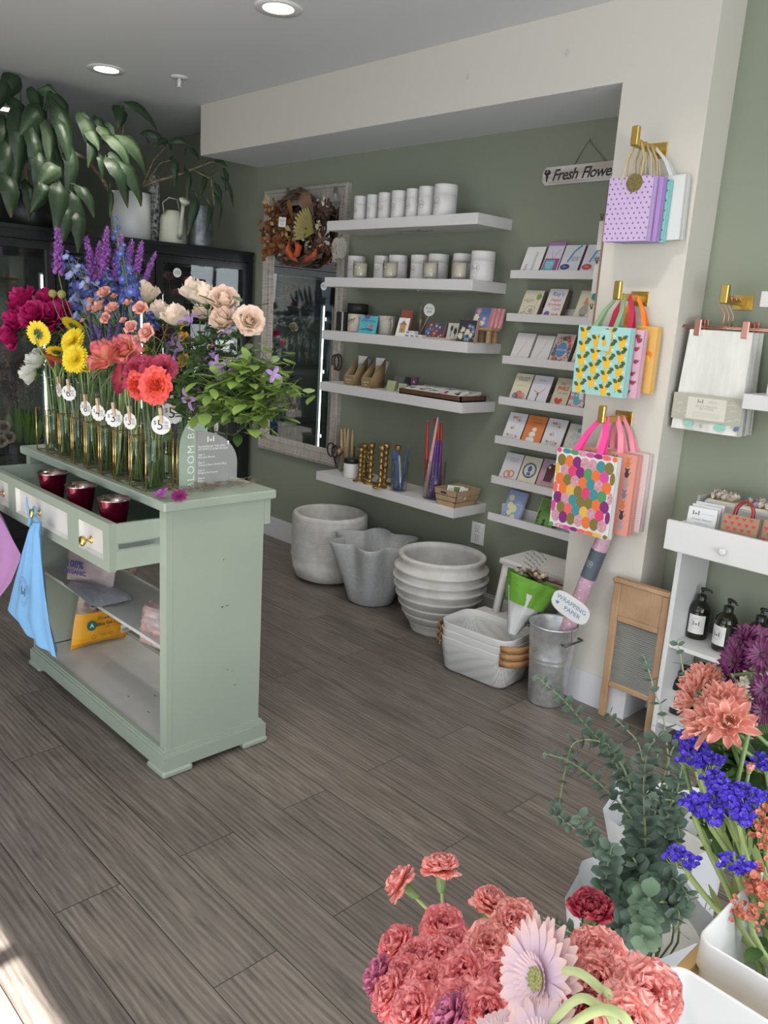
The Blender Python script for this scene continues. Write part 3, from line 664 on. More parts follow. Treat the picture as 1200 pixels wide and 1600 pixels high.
q = at(313, 385, X=-4.76); q.z = FT; lathe_thing('galvanised_pitcher', 'weathered galvanised metal pitcher at the right end of the cooler top', 'pitcher', [(.001, 0), (.085, 0), (.082, .02), (.074, .2), (.082, .24), (.086, .25), (.08, .248), (.07, .2), (.078, .03), (.001, .03)], q, mat('galvanised_dark', (.14, .16, .18), .45, .7, var=((.26, .28, .3), 25, (1, 1, 1)))); PP = Vector(q)

# big drooping leaves
AG = ramp_mat('aglaonema_leaf', [(0, G(.035, .07, .03)), (.75, G(.03, .065, .03)), (.93, G(.07, .10, .025)), (1, G(.25, .17, .04))], .45, streak=.2, trans=.1, edge=(G(.022, .045, .02), .25, .6))
AG2 = ramp_mat('aglaonema_leaf_silver', [(0, G(.10, .15, .07)), (.85, G(.12, .18, .09)), (1, G(.16, .19, .06))], .5, streak=.5, trans=.1, edge=(G(.05, .09, .04), .2, .6))
for m_ in (AG, AG2):
    nt = m_.node_tree; nz = nt.nodes.new('ShaderNodeTexNoise'); nz.inputs['Scale'].default_value = 45; bp = nt.nodes.new('ShaderNodeBump'); bp.inputs['Strength'].default_value = .5; bp.inputs['Distance'].default_value = .006; tc = nt.nodes.new('ShaderNodeTexCoord')
    nt.links.new(tc.outputs['Object'], nz.inputs['Vector']); nt.links.new(nz.outputs[0], bp.inputs['Height']); nt.links.new(bp.outputs[0], nt.nodes['Principled BSDF'].inputs['Normal'])
cane = mat('plant_cane', (.09, .07, .04), .7, var=((.3, .24, .15), 18, (1, 1, 6)))
def big_leaf(b, p, tip, W, k, drop=1.0, bulge=.25):
    """drooping leaf from p to tip: wavy, folded along its rib"""
    p = Vector(p); tip = Vector(tip); d = tip - p; L = d.length; side = d.cross(Vector((1, .15, .25))); side.normalize(); nrm = side.cross(d).normalized()
    if nrm.x < 0: nrm = -nrm
    ph = p.x * 50 + tip.y * 40
    def fn(u, v):
        s = 2 * v - 1; wd = math.sin(PI * min(1, u ** .8 * .97 + .02)) ** .8 * (1 - .15 * u)
        c = p + d * u + nrm * (bulge * L * math.sin(PI * u) * .7) + Vector((0, 0, 1)) * (drop * .12 * L * math.sin(PI * u))
        return c + side * (s * W * wd) + nrm * (-.5 * W * abs(s) * wd + .10 * W * math.sin(13 * u + ph) * abs(s) + .06 * W * math.cos(22 * u) * abs(s))
    k0 = b.k; b.k = k; b.grid(fn, 9, 4); b.k = k0
def leafy_plant(name, label, root, leaves, X0, canes, seed=1):
    """leaves: (px0,py0,px1,py1,halfwidth m,depth X,kind)"""
    r = random.Random(seed); t = thing(name, label, 'plant', root)
    cb = MB()
    for pts, rad in canes: cb.tube([at(a, c, X=x) for a, c, x in pts] if len(pts[0]) == 3 else pts, rad, 8)
    cb.build('cane', cane, t)
    for (a, c, a1, c1, W, x, kind) in leaves:
        b = MB(); p = at(a, c, X=x); q = at(a1, c1, X=x + r.uniform(.0, .08)); big_leaf(b, p, q, W, kind, bulge=r.uniform(.15, .3))
        pet_root = at(a + (root_px[name][0] - a) * .25, c + (root_px[name][1] - c) * .25, X=x - .06)
        b.k = 2; b.tube([pet_root, (pet_root + p) / 2 + Vector((0, 0, .02)), p], .0035, 5)
        b.build('leaf', [AG, AG2, stem_d], t)
    return t
root_px = {'large_aglaonema': (45, 330), 'aglaonema': (165, 270), 'trailing_aglaonema': (280, 270)}
LV = [(30, 120, 0, 160, .06, -4.9, 0), (12, 128, -30, 200, .06, -4.85, 0), (50, 135, 62, 190, .05, -4.85, 0), (75, 142, 108, 205, .055, -4.8, 0), (78, 150, 112, 270, .06, -4.75, 0), (60, 160, 55, 230, .055, -4.8, 0),
      (28, 165, 22, 300, .07, -4.8, 0), (45, 190, 55, 285, .05, -4.72, 0), (5, 180, -15, 265, .06, -4.8, 0), (10, 215, 0, 300, .055, -4.75, 0), (85, 180, 110, 265, .045, -4.68, 0), (20, 240, 15, 330, .05, -4.85, 0), (75, 200, 95, 300, .055, -4.75, 0),
      (55, 225, 60, 320, .055, -4.72, 0), (100, 215, 105, 330, .05, -4.72, 0), (5, 270, 18, 340, .065, -4.62, 0), (95, 262, 55, 295, .05, -4.62, 1), (80, 290, 48, 332, .052, -4.6, 0), (95, 285, 88, 370, .062, -4.55, 0),
      (112, 300, 130, 372, .05, -4.55, 0), (118, 288, 148, 340, .045, -4.6, 0), (120, 330, 122, 395, .05, -4.53, 0), (40, 280, 45, 345, .04, -4.8, 0), (25, 255, 70, 260, .045, -4.8, 0), (65, 170, 30, 215, .055, -4.75, 0), (60, 140, 90, 150, .045, -4.85, 1), (105, 320, 95, 385, .05, -4.56, 0),
      (35, 200, 5, 250, .055, -4.78, 0), (68, 185, 75, 265, .05, -4.76, 1), (95, 190, 98, 250, .05, -4.72, 0), (15, 150, 40, 195, .05, -4.86, 0), (0, 200, 25, 260, .055, -4.85, 0), (90, 240, 108, 300, .042, -4.7, 0)]
leafy_plant('large_aglaonema', 'large dark plant with drooping leaves in the black pot, upper left corner', BP + Vector((0, 0, .1)), LV, -4.9,
            [([(45, 340, -4.93), (42, 270, -4.9), (30, 190, -4.9)], .012), ([(50, 340, -4.93), (60, 260, -4.88), (65, 150, -4.88)], .012), ([(55, 340, -4.92), (85, 280, -4.85), (105, 250, -4.8)], .01)], 3)
LV = [(125, 175, 148, 250, .055, -4.72, 1), (118, 178, 140, 185, .04, -4.74, 1), (152, 195, 178, 240, .04, -4.7, 1), (160, 210, 205, 270, .05, -4.68, 1), (150, 205, 138, 262, .045, -4.74, 0), (190, 165, 186, 200, .055, -4.85, 0), (192, 160, 246, 204, .035, -4.8, 0),
      (180, 210, 228, 275, .055, -4.66, 1), (165, 245, 200, 325, .06, -4.62, 0), (185, 250, 222, 322, .06, -4.6, 0), (175, 235, 190, 300, .055, -4.64, 0), (150, 235, 160, 285, .03, -4.74, 0), (172, 295, 172, 340, .02, -4.7, 1), (165, 190, 180, 215, .03, -4.74, 1), (135, 200, 155, 235, .045, -4.7, 1), (148, 180, 165, 215, .035, -4.76, 0)]
leafy_plant('aglaonema', 'mid-size plant with silvery green leaves growing from the white pot', WP + Vector((0, 0, .2)), LV, -4.8,
            [([(185, 325, -4.88), (160, 280, -4.84), (135, 248, -4.8), (118, 240, -4.78)], .011), ([(190, 320, -4.88), (180, 270, -4.84), (165, 220, -4.8)], .01), ([(192, 318, -4.88), (192, 240, -4.84), (192, 165, -4.84)], .008)], 4)
LV = [(218, 208, 262, 230, .028, -4.8, 0), (262, 222, 300, 232, .022, -4.75, 0), (268, 245, 272, 292, .032, -4.72, 0), (292, 232, 312, 250, .02, -4.74, 0), (290, 262, 292, 312, .026, -4.7, 0), (322, 275, 312, 310, .022, -4.68, 0), (308, 308, 293, 368, .036, -4.62, 0),
      (335, 285, 345, 320, .024, -4.62, 0), (345, 275, 365, 325, .022, -4.6, 0), (335, 300, 340, 360, .018, -4.6, 0), (328, 320, 320, 372, .02, -4.58, 0), (335, 250, 356, 262, .022, -4.65, 0), (265, 222, 240, 230, .02, -4.76, 0), (350, 262, 352, 300, .022, -4.62, 0)]
leafy_plant('trailing_aglaonema', 'thin trailing plant with small narrow leaves over the watering can and pitcher', PP + Vector((0, 0, .2)), LV, -4.8,
            [([(222, 292, -4.82), (245, 283, -4.78), (280, 273, -4.74), (300, 265, -4.7)], .009), ([(222, 292, -4.82), (240, 250, -4.8), (262, 226, -4.77)], .004), ([(228, 288, -4.82), (250, 255, -4.8), (270, 250, -4.76), (272, 260, -4.74)], .004), ([(300, 265, -4.7), (325, 255, -4.68), (345, 250, -4.66)], .005), ([(300, 265, -4.7), (330, 280, -4.64), (335, 320, -4.6)], .004)], 5)
# ================================================================ the sage painted flower counter
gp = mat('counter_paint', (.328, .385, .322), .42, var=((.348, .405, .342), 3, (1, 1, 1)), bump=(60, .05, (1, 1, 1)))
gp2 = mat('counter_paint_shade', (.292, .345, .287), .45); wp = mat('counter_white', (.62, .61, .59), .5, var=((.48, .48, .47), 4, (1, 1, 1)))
chip = mat('paint_chip', (.06, .05, .04), .8); brass = mat('brass', (.62, .45, .16), .28, 1.0)
CX0, CX1, CY0, CY1, CZ = -3.275, -2.143, 1.197, 1.612, .92
ctr = thing('bar_counter', 'sage green painted wooden counter with a pulled-out drawer, flowers along its top', 'counter', (-2.7, 1.4, 0))
b = MB(); b.bbox(CX0, CX1, CY0, CY1, CZ - .030, CZ, .004); b.build('worktop', gp, ctr)
b = MB(); b.box(-2.203, -2.163, 1.214, 1.576, .075, CZ - .03); b.k = 1
for y, z, w_, h in ((1.43, .54, .016, .002), (1.415, .538, .008, .004), (1.44, .31, .006, .002), (1.47, .245, .007, .002), (1.46, .30, .003, .002), (1.42, .70, .002, .006)): b.box(-2.1635, -2.1624, y, y + w_, z, z + h)
b.k = 0; b.box(-2.1645, -2.162, 1.231, 1.233, .08, CZ - .03)
b.build('end_panel', [gp, chip], ctr)
MB().box(-3.255, -3.215, 1.214, 1.576, .075, CZ - .03).build('end_panel', gp, ctr)
b = MB(); b.box(-3.25, -2.16, 1.5765, 1.600, CZ - .118, CZ - .03); b.build('back_rail', gp, ctr)
b = MB()
for y0, y1 in ((1.196, 1.215), (1.578, 1.597)):
    b.box(-3.25, -2.145, y0, y1, .022, .07)
b.box(-2.165, -2.145, 1.2145, 1.578, .022, .07).box(-3.25, -3.23, 1.2145, 1.578, .022, .07)
for k, (i, z0, z1) in enumerate(((.006, .07, .078), (.011, .078, .086))):
    b.box(-3.25 + i, -2.145 - i, 1.196 + i, 1.222, z0, z1).box(-3.25 + i, -2.145 - i, 1.572, 1.597 - i, z0, z1).box(-2.163, -2.145 - i, 1.222, 1.572, z0, z1).box(-3.25 + i, -3.215, 1.222, 1.572, z0, z1)
b.build('base_moulding', gp, ctr)
for x0, x1, y0, y1 in ((-2.25, -2.138, 1.189, 1.30), (-2.25, -2.138, 1.50, 1.603), (-3.257, -3.15, 1.189, 1.28), (-3.257, -3.15, 1.50, 1.603)):
    MB().bbox(x0, x1, y0, y1, 0, .0225, .006).build('foot', gp, ctr)
b = MB(); b.box(-3.215, -2.203, 1.222, 1.572, .07, .082); b.k = 1
for x, y in ((-2.45, 1.30), (-2.33, 1.36), (-2.55, 1.38), (-2.28, 1.28), (-2.6, 1.3), (-2.4, 1.45)): b.box(x, x + .012, y, y + .003, .0818, .0825)
b.build('bottom_shelf', [wp, chip], ctr)
MB().box(-3.215, -2.203, 1.235, 1.50, .412, .424).build('middle_shelf', wp, ctr)
# drawer
DY = 1.05
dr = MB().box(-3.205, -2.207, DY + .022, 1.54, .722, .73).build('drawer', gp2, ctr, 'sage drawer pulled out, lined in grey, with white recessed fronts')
b = MB()
for x0, x1 in ((-2.215, -2.203), (-3.209, -3.197)):
    b.box(x0, x1, DY + .022, 1.54, .716, .775).box(x0, x1, DY + .022, 1.54, .80, .858).box(x0 + .003, x1 - .003, DY + .022, 1.54, .775, .80)
b.box(-3.197, -2.215, 1.53, 1.54, .73, .85)
b.build('drawer_side', gp, dr)
b = MB(); b.box(-2.206, -2.2035, DY + .03, 1.5, .780, .795); b.build('slide_rail', mat('rail_steel', (.4, .42, .44), .3, .9), dr)
pans = [(-2.408, -2.244), (-2.93, -2.494), (-3.18, -3.0)]
b = MB(); xs = [-2.203]
ZA, ZB, PZ0, PZ1 = .712, .862, .742, .832
edges = [-2.203] + [v for p_ in pans for v in (p_[1], p_[0])] + [-3.212]
for i in range(0, len(edges), 2): b.box(edges[i + 1], edges[i], DY, DY + .022, ZA, ZB)
for x0, x1 in pans: b.box(x0, x1, DY, DY + .022, ZA, PZ0).box(x0, x1, DY, DY + .022, PZ1, ZB)
for x in (-2.45, -2.965): b.box(x - .002, x + .002, DY - .0006, DY, ZA, ZB)
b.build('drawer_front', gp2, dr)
for (x0, x1), kx in zip(pans, (-2.348, -2.745, -3.084)):
    b = MB(); c_ = .008
    b.box(x0, x1, DY + .012, DY + .022, PZ0, PZ1)
    b.poly([(x0, DY, PZ0), (x0 + c_, DY + .012, PZ0 + c_), (x0 + c_, DY + .012, PZ1 - c_), (x0, DY, PZ1)]).poly([(x0, DY, PZ1), (x0 + c_, DY + .012, PZ1 - c_), (x1 - c_, DY + .012, PZ1 - c_), (x1, DY, PZ1)])
    b.poly([(x1, DY, PZ1), (x1 - c_, DY + .012, PZ1 - c_), (x1 - c_, DY + .012, PZ0 + c_), (x1, DY, PZ0)]).poly([(x1, DY, PZ0), (x1 - c_, DY + .012, PZ0 + c_), (x0 + c_, DY + .012, PZ0 + c_), (x0, DY, PZ0)])
    pn = b.build('white_panel', wp, dr)
    b = MB(basis((0, -1, 0), (0, 0, 1), (kx, DY + .012, .778))); b.lathe([(.012, 0), (.011, .003), (.005, .006), (.005, .018), (.013, .022), (.0165, .028), (.015, .034), (.006, .037), (.001, .037)], 24); b.build('knob', brass, pn, 'brass round knob')
# red mercury-glass votives standing in the drawer
ruby = mat('ruby_glass', (.13, .004, .02), .12, .55, var=((.05, .001, .01), 9, (1, 1, 1))); silv = mat('mercury_silver', (.55, .5, .5), .18, 1.0, var=((.3, .2, .22), 40, (1, 1, 1)))
proto = thing('votive_vase', 'x', 'vase', (0, 0, 0), 'red mercury glass vases in the drawer')
b = MB(); b.lathe([(.001, 0), (.036, 0), (.04, .012), (.036, .045), (.035, .07), (.043, .105), (.049, .128)], 36); b.build('body', ruby, proto)
b = MB(); b.lathe([(.049, .128), (.0505, .1305), (.0485, .132), (.042, .105), (.034, .07), (.034, .03), (.001, .02)], 36); b.build('rim_lining', silv, proto, 'silvered rim and inside')
vl = ['ruby red mercury glass vase in the open drawer, nearest the flower counter corner', 'ruby red mercury glass vase in the open drawer, the middle one', 'ruby red mercury glass vase in the open drawer, farthest to the left']
for i, (px, py) in enumerate([(178, 779), (126, 758), (82, 738)]):
    q = at(px, py, Y=1.125); M = Matrix.Translation((q.x, q.y, .7305)) @ Matrix.Scale((q.z - .7305) / .13, 4, (0, 0, 1))
    if i == 0: proto.matrix_basis = M; proto['label'] = vl[0]
    else: copy_tree(proto, M, vl[i])
# ---------------------------------------------------------------- printed logo of the shop
def logo(b, M, s, k, words=None):
    """two leaf-shaped bars with a small heart between them"""
    k0 = b.k; b.k = k
    for sx in (-1, 1):
        b.poly([(sx * .5 * s, -.35 * s, 0), (sx * .32 * s, -.35 * s, 0), (sx * .3 * s, .25 * s, 0), (sx * .42 * s, .42 * s, 0), (sx * .5 * s, .3 * s, 0)][::sx], M)
    b.poly([(0, -.34 * s, 0), (.15 * s, -.15 * s, 0), (.16 * s, 0, 0), (.08 * s, .06 * s, 0), (0, -.03 * s, 0), (-.08 * s, .06 * s, 0), (-.16 * s, 0, 0), (-.15 * s, -.15 * s, 0)], M)
    b.k = k0
def ring_text(b, M, R, body, size, k):
    n = len(body)
    for i, ch in enumerate(body):
        if ch == ' ': continue
        a = PI / 2 - 2 * PI * i / n
        text(b, ch, size, M @ Matrix.Translation((R * math.cos(a), R * math.sin(a), 0)) @ Matrix.Rotation(a - PI / 2, 4, 'Z'), k=k)
def ring_line(b, M, R, w_, k, n=40):
    k0 = b.k; b.k = k; vs = []; fs = []
    for i in range(n):
        a = 2 * PI * i / n; vs += [((R - w_) * math.cos(a), (R - w_) * math.sin(a), 0), ((R + w_) * math.cos(a), (R + w_) * math.sin(a), 0)]
        j = (i + 1) % n; fs.append((2 * i, 2 * i + 1, 2 * j + 1, 2 * j))
    b.add(vs, fs, M=M); b.k = k0
# tote bags tied to the drawer knobs
def tote(name, label, col, px_out, lx, ly, Y, knob):
    """cloth bag hanging from a knob: outline from the knot down, doubled cloth with soft folds"""
    m = mat(name + str(len(MATS)), col, .8, var=(tuple(c * .93 for c in col), 6, (1, 1, 1)), bump=(900, .08, (1, 1, 1)))
    left, right = px_out
    t = thing(name, label, 'tote bag', knob)
    n = len(left) - 1
    b = MB()
    def P(lst, u):
        i = min(int(u * n), n - 1); f = u * n - i; a, c = lst[i], lst[i + 1]; return at(a[0] * (1 - f) + c[0] * f, a[1] * (1 - f) + c[1] * f, Y=Y)
    for lay, off in ((0, -.006), (1, .006)):
        def fn(u, v):
            p = P(left, u).lerp(P(right, u), v)
            q = .012 * math.sin(v * 9 + u * 2) * min(1, u * 2.5) + .007 * math.sin(v * 23 + 4 * u) * (1 - u)
            return p + Vector((0, off * (1 + 2 * u) * math.sin(PI * v) ** .5 - abs(q) * 1.2, 0))
        b.grid(fn, 24, 20)
    b.build('cloth', m, t)
    b = MB(); kx = Vector(knob) + Vector((0, -.018, 0))
    b.tube([P(left, 0).lerp(P(right, 0), .5), kx + Vector((.014, .006, -.012)), kx + Vector((.013, .012, .012)), kx + Vector((-.003, .012, .022)), kx + Vector((-.013, .01, .004)), kx + Vector((0, -.002, -.016)), kx + Vector((-.004, -.004, -.04))], [.009, .006, .005, .004, .005, .007, .009], 8)
    b.tube([kx + Vector((0, -.004, -.01)), kx + Vector((-.012, -.008, .03)), kx + Vector((-.018, -.006, .055))], [.006, .004, .002], 6)
    b.build('tied_handle', m, t)
    q = at(lx, ly, Y=Y); M = plane_M((q.x, Y - .036, q.z), (1, .12, -.1), (.0, 0, 1)) @ Matrix.Diagonal((.62, 1, 1, 1))
    b = MB(); logo(b, M, .045, 0); ring_line(b, M, .052, .0006, 0); ring_line(b, M, .038, .0005, 0); ring_text(b, M, .045, 'MYRTLE & MAGNOLIA . FLOWERS . ', .0095, 0)
    b.build('printed_logo', ink, t)
z8 = lambda x, y: (x * 260 / 1095, 680 + y * 380 / 1600)
tote('tote_bag', 'pale blue cloth tote bag knotted on the middle drawer knob', (.17, .38, .66), ([z8(235, 575), z8(215, 620), z8(175, 780), z8(125, 960), z8(75, 1150), z8(165, 1235)], [z8(275, 575), z8(268, 640), z8(285, 800), z8(308, 1000), z8(350, 1250), z8(398, 1455)]), 53, 921, 1.012, (-2.745, 1.05, .778))
tote('tote_bag', 'orchid pink cloth tote bag tied on the left drawer knob at the photo edge', (.40, .20, .43), ([(-12, 800), (-22, 815), (-34, 850), (-50, 890), (-62, 930), (-40, 960)], [(-2, 797), (8, 815), (22, 840), (38, 868), (22, 910), (-10, 952)]), 5, 881, 1.0, (-3.084, 1.05, .778))
# ---------------------------------------------------------------- bags on the counter shelves
def pillow(b, o, xv, yv, T, kf, nu=16, nv=14, wr=.004, seed=0):
    """filled bag: corner o, width vector xv, height vector yv; kf(u,v) picks the material"""
    o = Vector(o); xv = Vector(xv); yv = Vector(yv); nrm = xv.cross(yv).normalized()
    for sgn in (1, -1):
        def fn(u, v):
            e = (max(0, 1 - (2 * u - 1) ** 4) * max(0, 1 - (2 * v - 1) ** 4)) ** .6
            q = noise.noise(Vector((u * 4 + seed, v * 4, sgn * 3))) * wr * 2.2 + noise.noise(Vector((u * 11 + seed, v * 9, sgn))) * wr
            ins = .04 * (1 - math.sin(PI * v)) * (2 * u - 1) * .5
            return o + xv * (u - ins) + yv * (v - .03 * math.sin(PI * u) * (1 if v < .5 else -1) * (2 * v - 1) ** 2 * (-1)) + nrm * (sgn * T * e + q * e ** .3)
        for j in range(nv):
            b.k = kf(.5, (j + .5) / nv)
            b.grid(lambda u, v: fn(v if False else u, (j + v) / nv), nu, 1)
org = mat('bag_orange', (.80, .37, .015), .35); photo_m = mat('bag_photo', (.16, .05, .07), .4, var=((.45, .42, .3), 26, (1, 1, 1))); grn = mat('bag_green_seal', (.01, .16, .12), .5); navy = mat('ink_navy', (.05, .07, .25), .6)
t = thing('silica_gel_bag', 'orange and photo printed bag of silica gel crystals on the bottom counter shelf', 'bag', at(150, 1014, Z=.09))
o0 = at(108, 1017, Z=.084); o1 = at(198, 995, Z=.084); ux = (o1 - o0); up = Vector((-.02, .07, .30)); b = MB(); pillow(b, o0, ux, up, .035, lambda u, v: 0 if v < .47 else 1, seed=3); b.build('bag', [org, photo_m], t)
nr = ux.cross(up).normalized()
if nr.x < 0: nr = -nr
MF = plane_M(o0 + ux * .5 + up * .28 + nr * .05, ux, up)
b = MB(MF); text(b, 'Flower Drying', .022, Matrix.Translation((.02, .042, 0)), k=0, shear=.35); text(b, 'Silica Gel Crystals', .019, Matrix.Translation((.02, .017, 0)), k=0, off=.0004)
text(b, 'DRY FLOWERS', .009, Matrix.Translation((.03, .002, 0)), k=0, sp=1.4); text(b, 'absorbs moisture\nreusable crystals', .008, Matrix.Translation((-.005, -.028, 0)), k=0); ring_line(b, Matrix.Translation((-.062, -.032, 0)), .008, .0006, 0)
b.k = 1; b.disc(-.068, .018, 0, .021, n=28); text(b, 'A', .024, Matrix.Translation((-.068, .018, .0005)), k=2, off=.001)
b.k = 2; b.box(.058, .100, -.040, -.008, 0, .0006); b.k = 0
for i in range(12): b.box(.062 + i * .0028, .0632 + i * .0028, -.037, -.022, .0006, .0009)
b.build('printing', [ink, grn, paper], t)
sil = mat('bag_silver', (.42, .44, .49), .35, .3, bump=(30, .5, (1, 1, 1))); pk = mat('bag_pinkish', (.42, .33, .34), .45, var=((.5, .44, .44), 8, (1, 1, 1)))
t = thing('organic_bag', 'greyish bag lettered 100% organic standing on the middle counter shelf', 'bag', at(130, 900, Z=.43))
o0 = at(103, 905, Z=.455); ux = Vector((.21, .09, 0)); up = Vector((0, .03, .24)); b = MB(); pillow(b, o0, ux, up, .03, lambda u, v: 0, seed=8); b.build('bag', pk, t)
nr = ux.cross(up).normalized(); q = at(128, 886, Y=o0.y + .03); q = q + nr * (.048 - (q - o0).dot(nr))
b = MB(plane_M((q.x, q.y, q.z), ux, up)); text(b, '100%', .038, Matrix.Translation((0, .015, 0)), k=0, off=.0012); text(b, 'ORGANIC', .024, Matrix.Translation((0, -.014, 0)), k=0, off=.0008); b.build('printing', navy, t)
t = MB(); pillow(t, at(98, 912, Z=.445), (.30, -.02, 0), (.0, .16, .0), .02, lambda u, v: 0, seed=2); tag(t.build('silver_bag', sil), 'crumpled silver bag lying flat on the middle counter shelf', 'bag')
t = MB(); o0 = at(219, 1003, Y=1.262); pillow(t, o0, (-2.215 - o0.x, .03, 0), (.01, .03, .15), .035, lambda u, v: 0, seed=5, wr=.012); tag(t.build('plastic_bag', mat('bag_clear_pinkish', (.55, .5, .52), .2, var=((.5, .3, .28), 14, (1, 1, 1)), alpha=.85)), 'crinkled clear plastic bag of pinkish petals beside the counter end panel', 'bag')

# ---------------------------------------------------------------- vases in gold wire frames
vglass = glass_mat('vase_glass', (.93, .96, .95), .035); water = glass_mat('vase_water', (.72, .78, .68), .01); gold = mat('gold_wire', (.75, .52, .2), .25, 1.0); wood_l = mat('clothespin_wood', (.55, .4, .26), .6)
VX = [-3.096 + i * .1085 for i in range(8)]; VZ = CZ + .003
vase = thing('glass_vase', 'x', 'vase', (0, 0, 0))
R_ = .034; VH = .255
b = MB(); b.lathe([(.001, .003), (R_, .003), (R_ + .001, .006), (R_, VH), (R_ - .001, VH + .001), (R_ - .002, VH)], 28); b.build('glass', vglass, vase)
b = MB(); b.lathe([(.001, .008), (R_ - .002, .008), (R_ - .002, .135), (.001, .135)], 24); b.build('water', water, vase)
def wires(mb):
    h = .165; s_ = .047
    for z in (.002, h): mb.tube([(-s_, -s_, z), (s_, -s_, z), (s_, s_, z), (-s_, s_, z)], .0024, 6, closed=True)
    for x, y in ((-s_, -s_), (s_, -s_), (s_, s_), (-s_, s_)): mb.tube([(x, y, .002), (x, y, h)], .0024, 6)
b = MB(); wires(b); b.build('wire_frame', gold, vase, 'gold wire frame')
VY = (1.262, 1.37)
k = 0
for row in (0, 1):
    for i in range(8):
        M = Matrix.Translation((VX[i], VY[row], VZ))
        lab = rank(i, 8, 'glass tube vases', 'in the ' + ('front' if row == 0 else 'back') + ' row')
        g_ = ('front' if row == 0 else 'back') + ' row of tube vases on the counter'
        if k == 0: vase.matrix_basis = M; vase['label'] = lab; vase['group'] = g_
        else: copy_tree(vase, M, lab, g_)
        k += 1
# tall vase behind the sign
TV = at(335, 751, Z=CZ)
t = thing('glass_vase', 'tall clear glass vase of clematis behind the acrylic sign', 'vase', TV)
MB(Matrix.Translation(TV)).lathe([(.001, .001), (.042, .001), (.042, .28), (.040, .281), (.039, .28)], 28).build('glass', vglass, t)
MB(Matrix.Translation(TV)).lathe([(.001, .006), (.038, .006), (.038, .15), (.001, .15)], 24).build('water', water, t)
# price tags
def price_tag(px, py, Y, s, num, lab, rnd_=False, ang=0, pin=1):
    q = at(px, py, Y=Y); d = Vector((math.sin(ang), -math.cos(ang), 0)); x = Vector((math.cos(ang), math.sin(ang), 0))
    t = thing('price_tag', lab, 'price tag', q, 'price tags pegged to the vases'); M = plane_M(q, x, (0, 0, 1))
    b = MB(M); b.slab(scallop(s, 12, 0 if rnd_ else .09), -.0004, .0004)
    text(b, '$', s * .6, Matrix.Translation((-s * .62, s * .2, .0006)), k=1); text(b, num, s * 1.5, Matrix.Translation((-s * .08, -.05 * s, .0006)), k=1)
    text(b, '.00', s * .42, Matrix.Translation((s * .52, s * .25, .0006)), k=1); text(b, 'PER\nSTEM', s * .3, Matrix.Translation((s * .56, -s * .2, .0006)), k=1)
    b.build('card', [paper, ink], t)
    if pin:
        b = MB(M @ Matrix.Translation((0, s * .95, 0)) @ Matrix.Rotation(.12, 4, 'Z')); b.box(-.0045, .0045, -.022, .024, .001, .005).box(-.0045, .0045, -.022, .024, -.006, -.002); b.k = 1; b.tube([(-.005, .004, -.006), (-.005, .004, .0055), (.005, .004, .0055), (.005, .004, -.006)], .0008, 5, closed=True)
        b.build('clothespin', [wood_l, mat('spring', (.5, .5, .5), .3, 1)], t)
for px, py, Y, s, num, lab, rd, ang in [
    (92, 609, 1.228, .024, '3', 'narrow turned price tag, leftmost of the tags on the vases', 0, -.05), (107.5, 614, 1.224, .026, '6', 'scalloped white price tag with a 6 near the left end of the vases', 0, .63), (134, 638, 1.224, .025, '8', 'scalloped white price tag with an 8', 0, .32),
    (153.5, 645, 1.224, .026, '4', 'scalloped white price tag with a 4, between the 8 and a 3', 0, .45), (178, 653, 1.222, .028, '3', 'larger scalloped white price tag with a 3 beside the 4', 0, .7), (203, 658, 1.224, .025, '3', 'scalloped white price tag with a 3, partly behind green leaves', 0, .35),
    (251.5, 664, 1.222, .029, '5', 'plain round white price tag with a 5, the frontmost tag', 1, .8), (270, 645, 1.332, .033, '5', 'large scalloped white price tag with a 5, just above the plain round one', 0, .8)]:
    price_tag(px, py, Y, s, num, lab, rd, ang)
price_tag(337, 668, TV.y - .05, .022, '4', 'narrow white tag with a 4 seen behind the acrylic sign', 1, -.3)
# the rest of the table top
SGX = -2.285
def yz(px, py): q = at(px, py, X=SGX); return (q.y, q.z)
t = thing('acrylic_sign', 'two-piece arched acrylic sign lettered bloom bar on the counter', 'sign', (SGX, 1.42, CZ))
fro = mat('acrylic_sage', (.46, .56, .46), .25, alpha=.8); fro2 = mat('acrylic_frosted', (.5, .5, .5), .3, alpha=.5); wpr = mat('white_print', (.85, .85, .85), .6)
L0, B0 = yz(280, 765)[0], CZ + .001; R0 = yz(323, 765)[0]; TZ = yz(322, 642)[1]
out = [(L0, B0)] + [(L0, B0 + .12 + 0)] + [(R0 - (R0 - L0) * math.cos(a), TZ - (TZ - B0 - .12) * (1 - math.sin(a))) for a in [i * PI / 2 / 12 for i in range(1, 12)]] + [(R0, TZ), (R0, B0)]
MSG = plane_M((SGX, 0, 0), (0, 1, 0), (0, 0, 1))
pl = MB(MSG); pl.slab(out, -.0025, .0); pl.build('sage_panel', fro, t, 'sage frosted half arch')
L1 = yz(306, 765)[0]; R1 = yz(368, 765)[0]; T1 = yz(312, 673)[1]; bz = B0 + .075
out2 = [(R1, B0), (R1, bz)] + [(L1 + (R1 - L1) * math.cos(a), bz + (T1 - bz) * math.sin(a)) for a in [i * PI / 2 / 12 for i in range(1, 13)]] + [(L1, B0)]
pl = MB(MSG @ Matrix.Translation((0, 0, .006))); pl.slab(out2, -.0025, .0); pl.build('clear_panel', fro2, t, 'frosted clear quarter arch')
b = MB(MSG @ Matrix.Translation((0, 0, .0065)))
hgt = (T1 - B0); cxm = L0 + (R0 - L0) * .45
text(b, 'BLOOM BAR', .036, Matrix.Translation((cxm - .003, B0 + .118, -.006)) @ Matrix.Rotation(PI / 2, 4, 'Z'), k=0, sp=1.25)
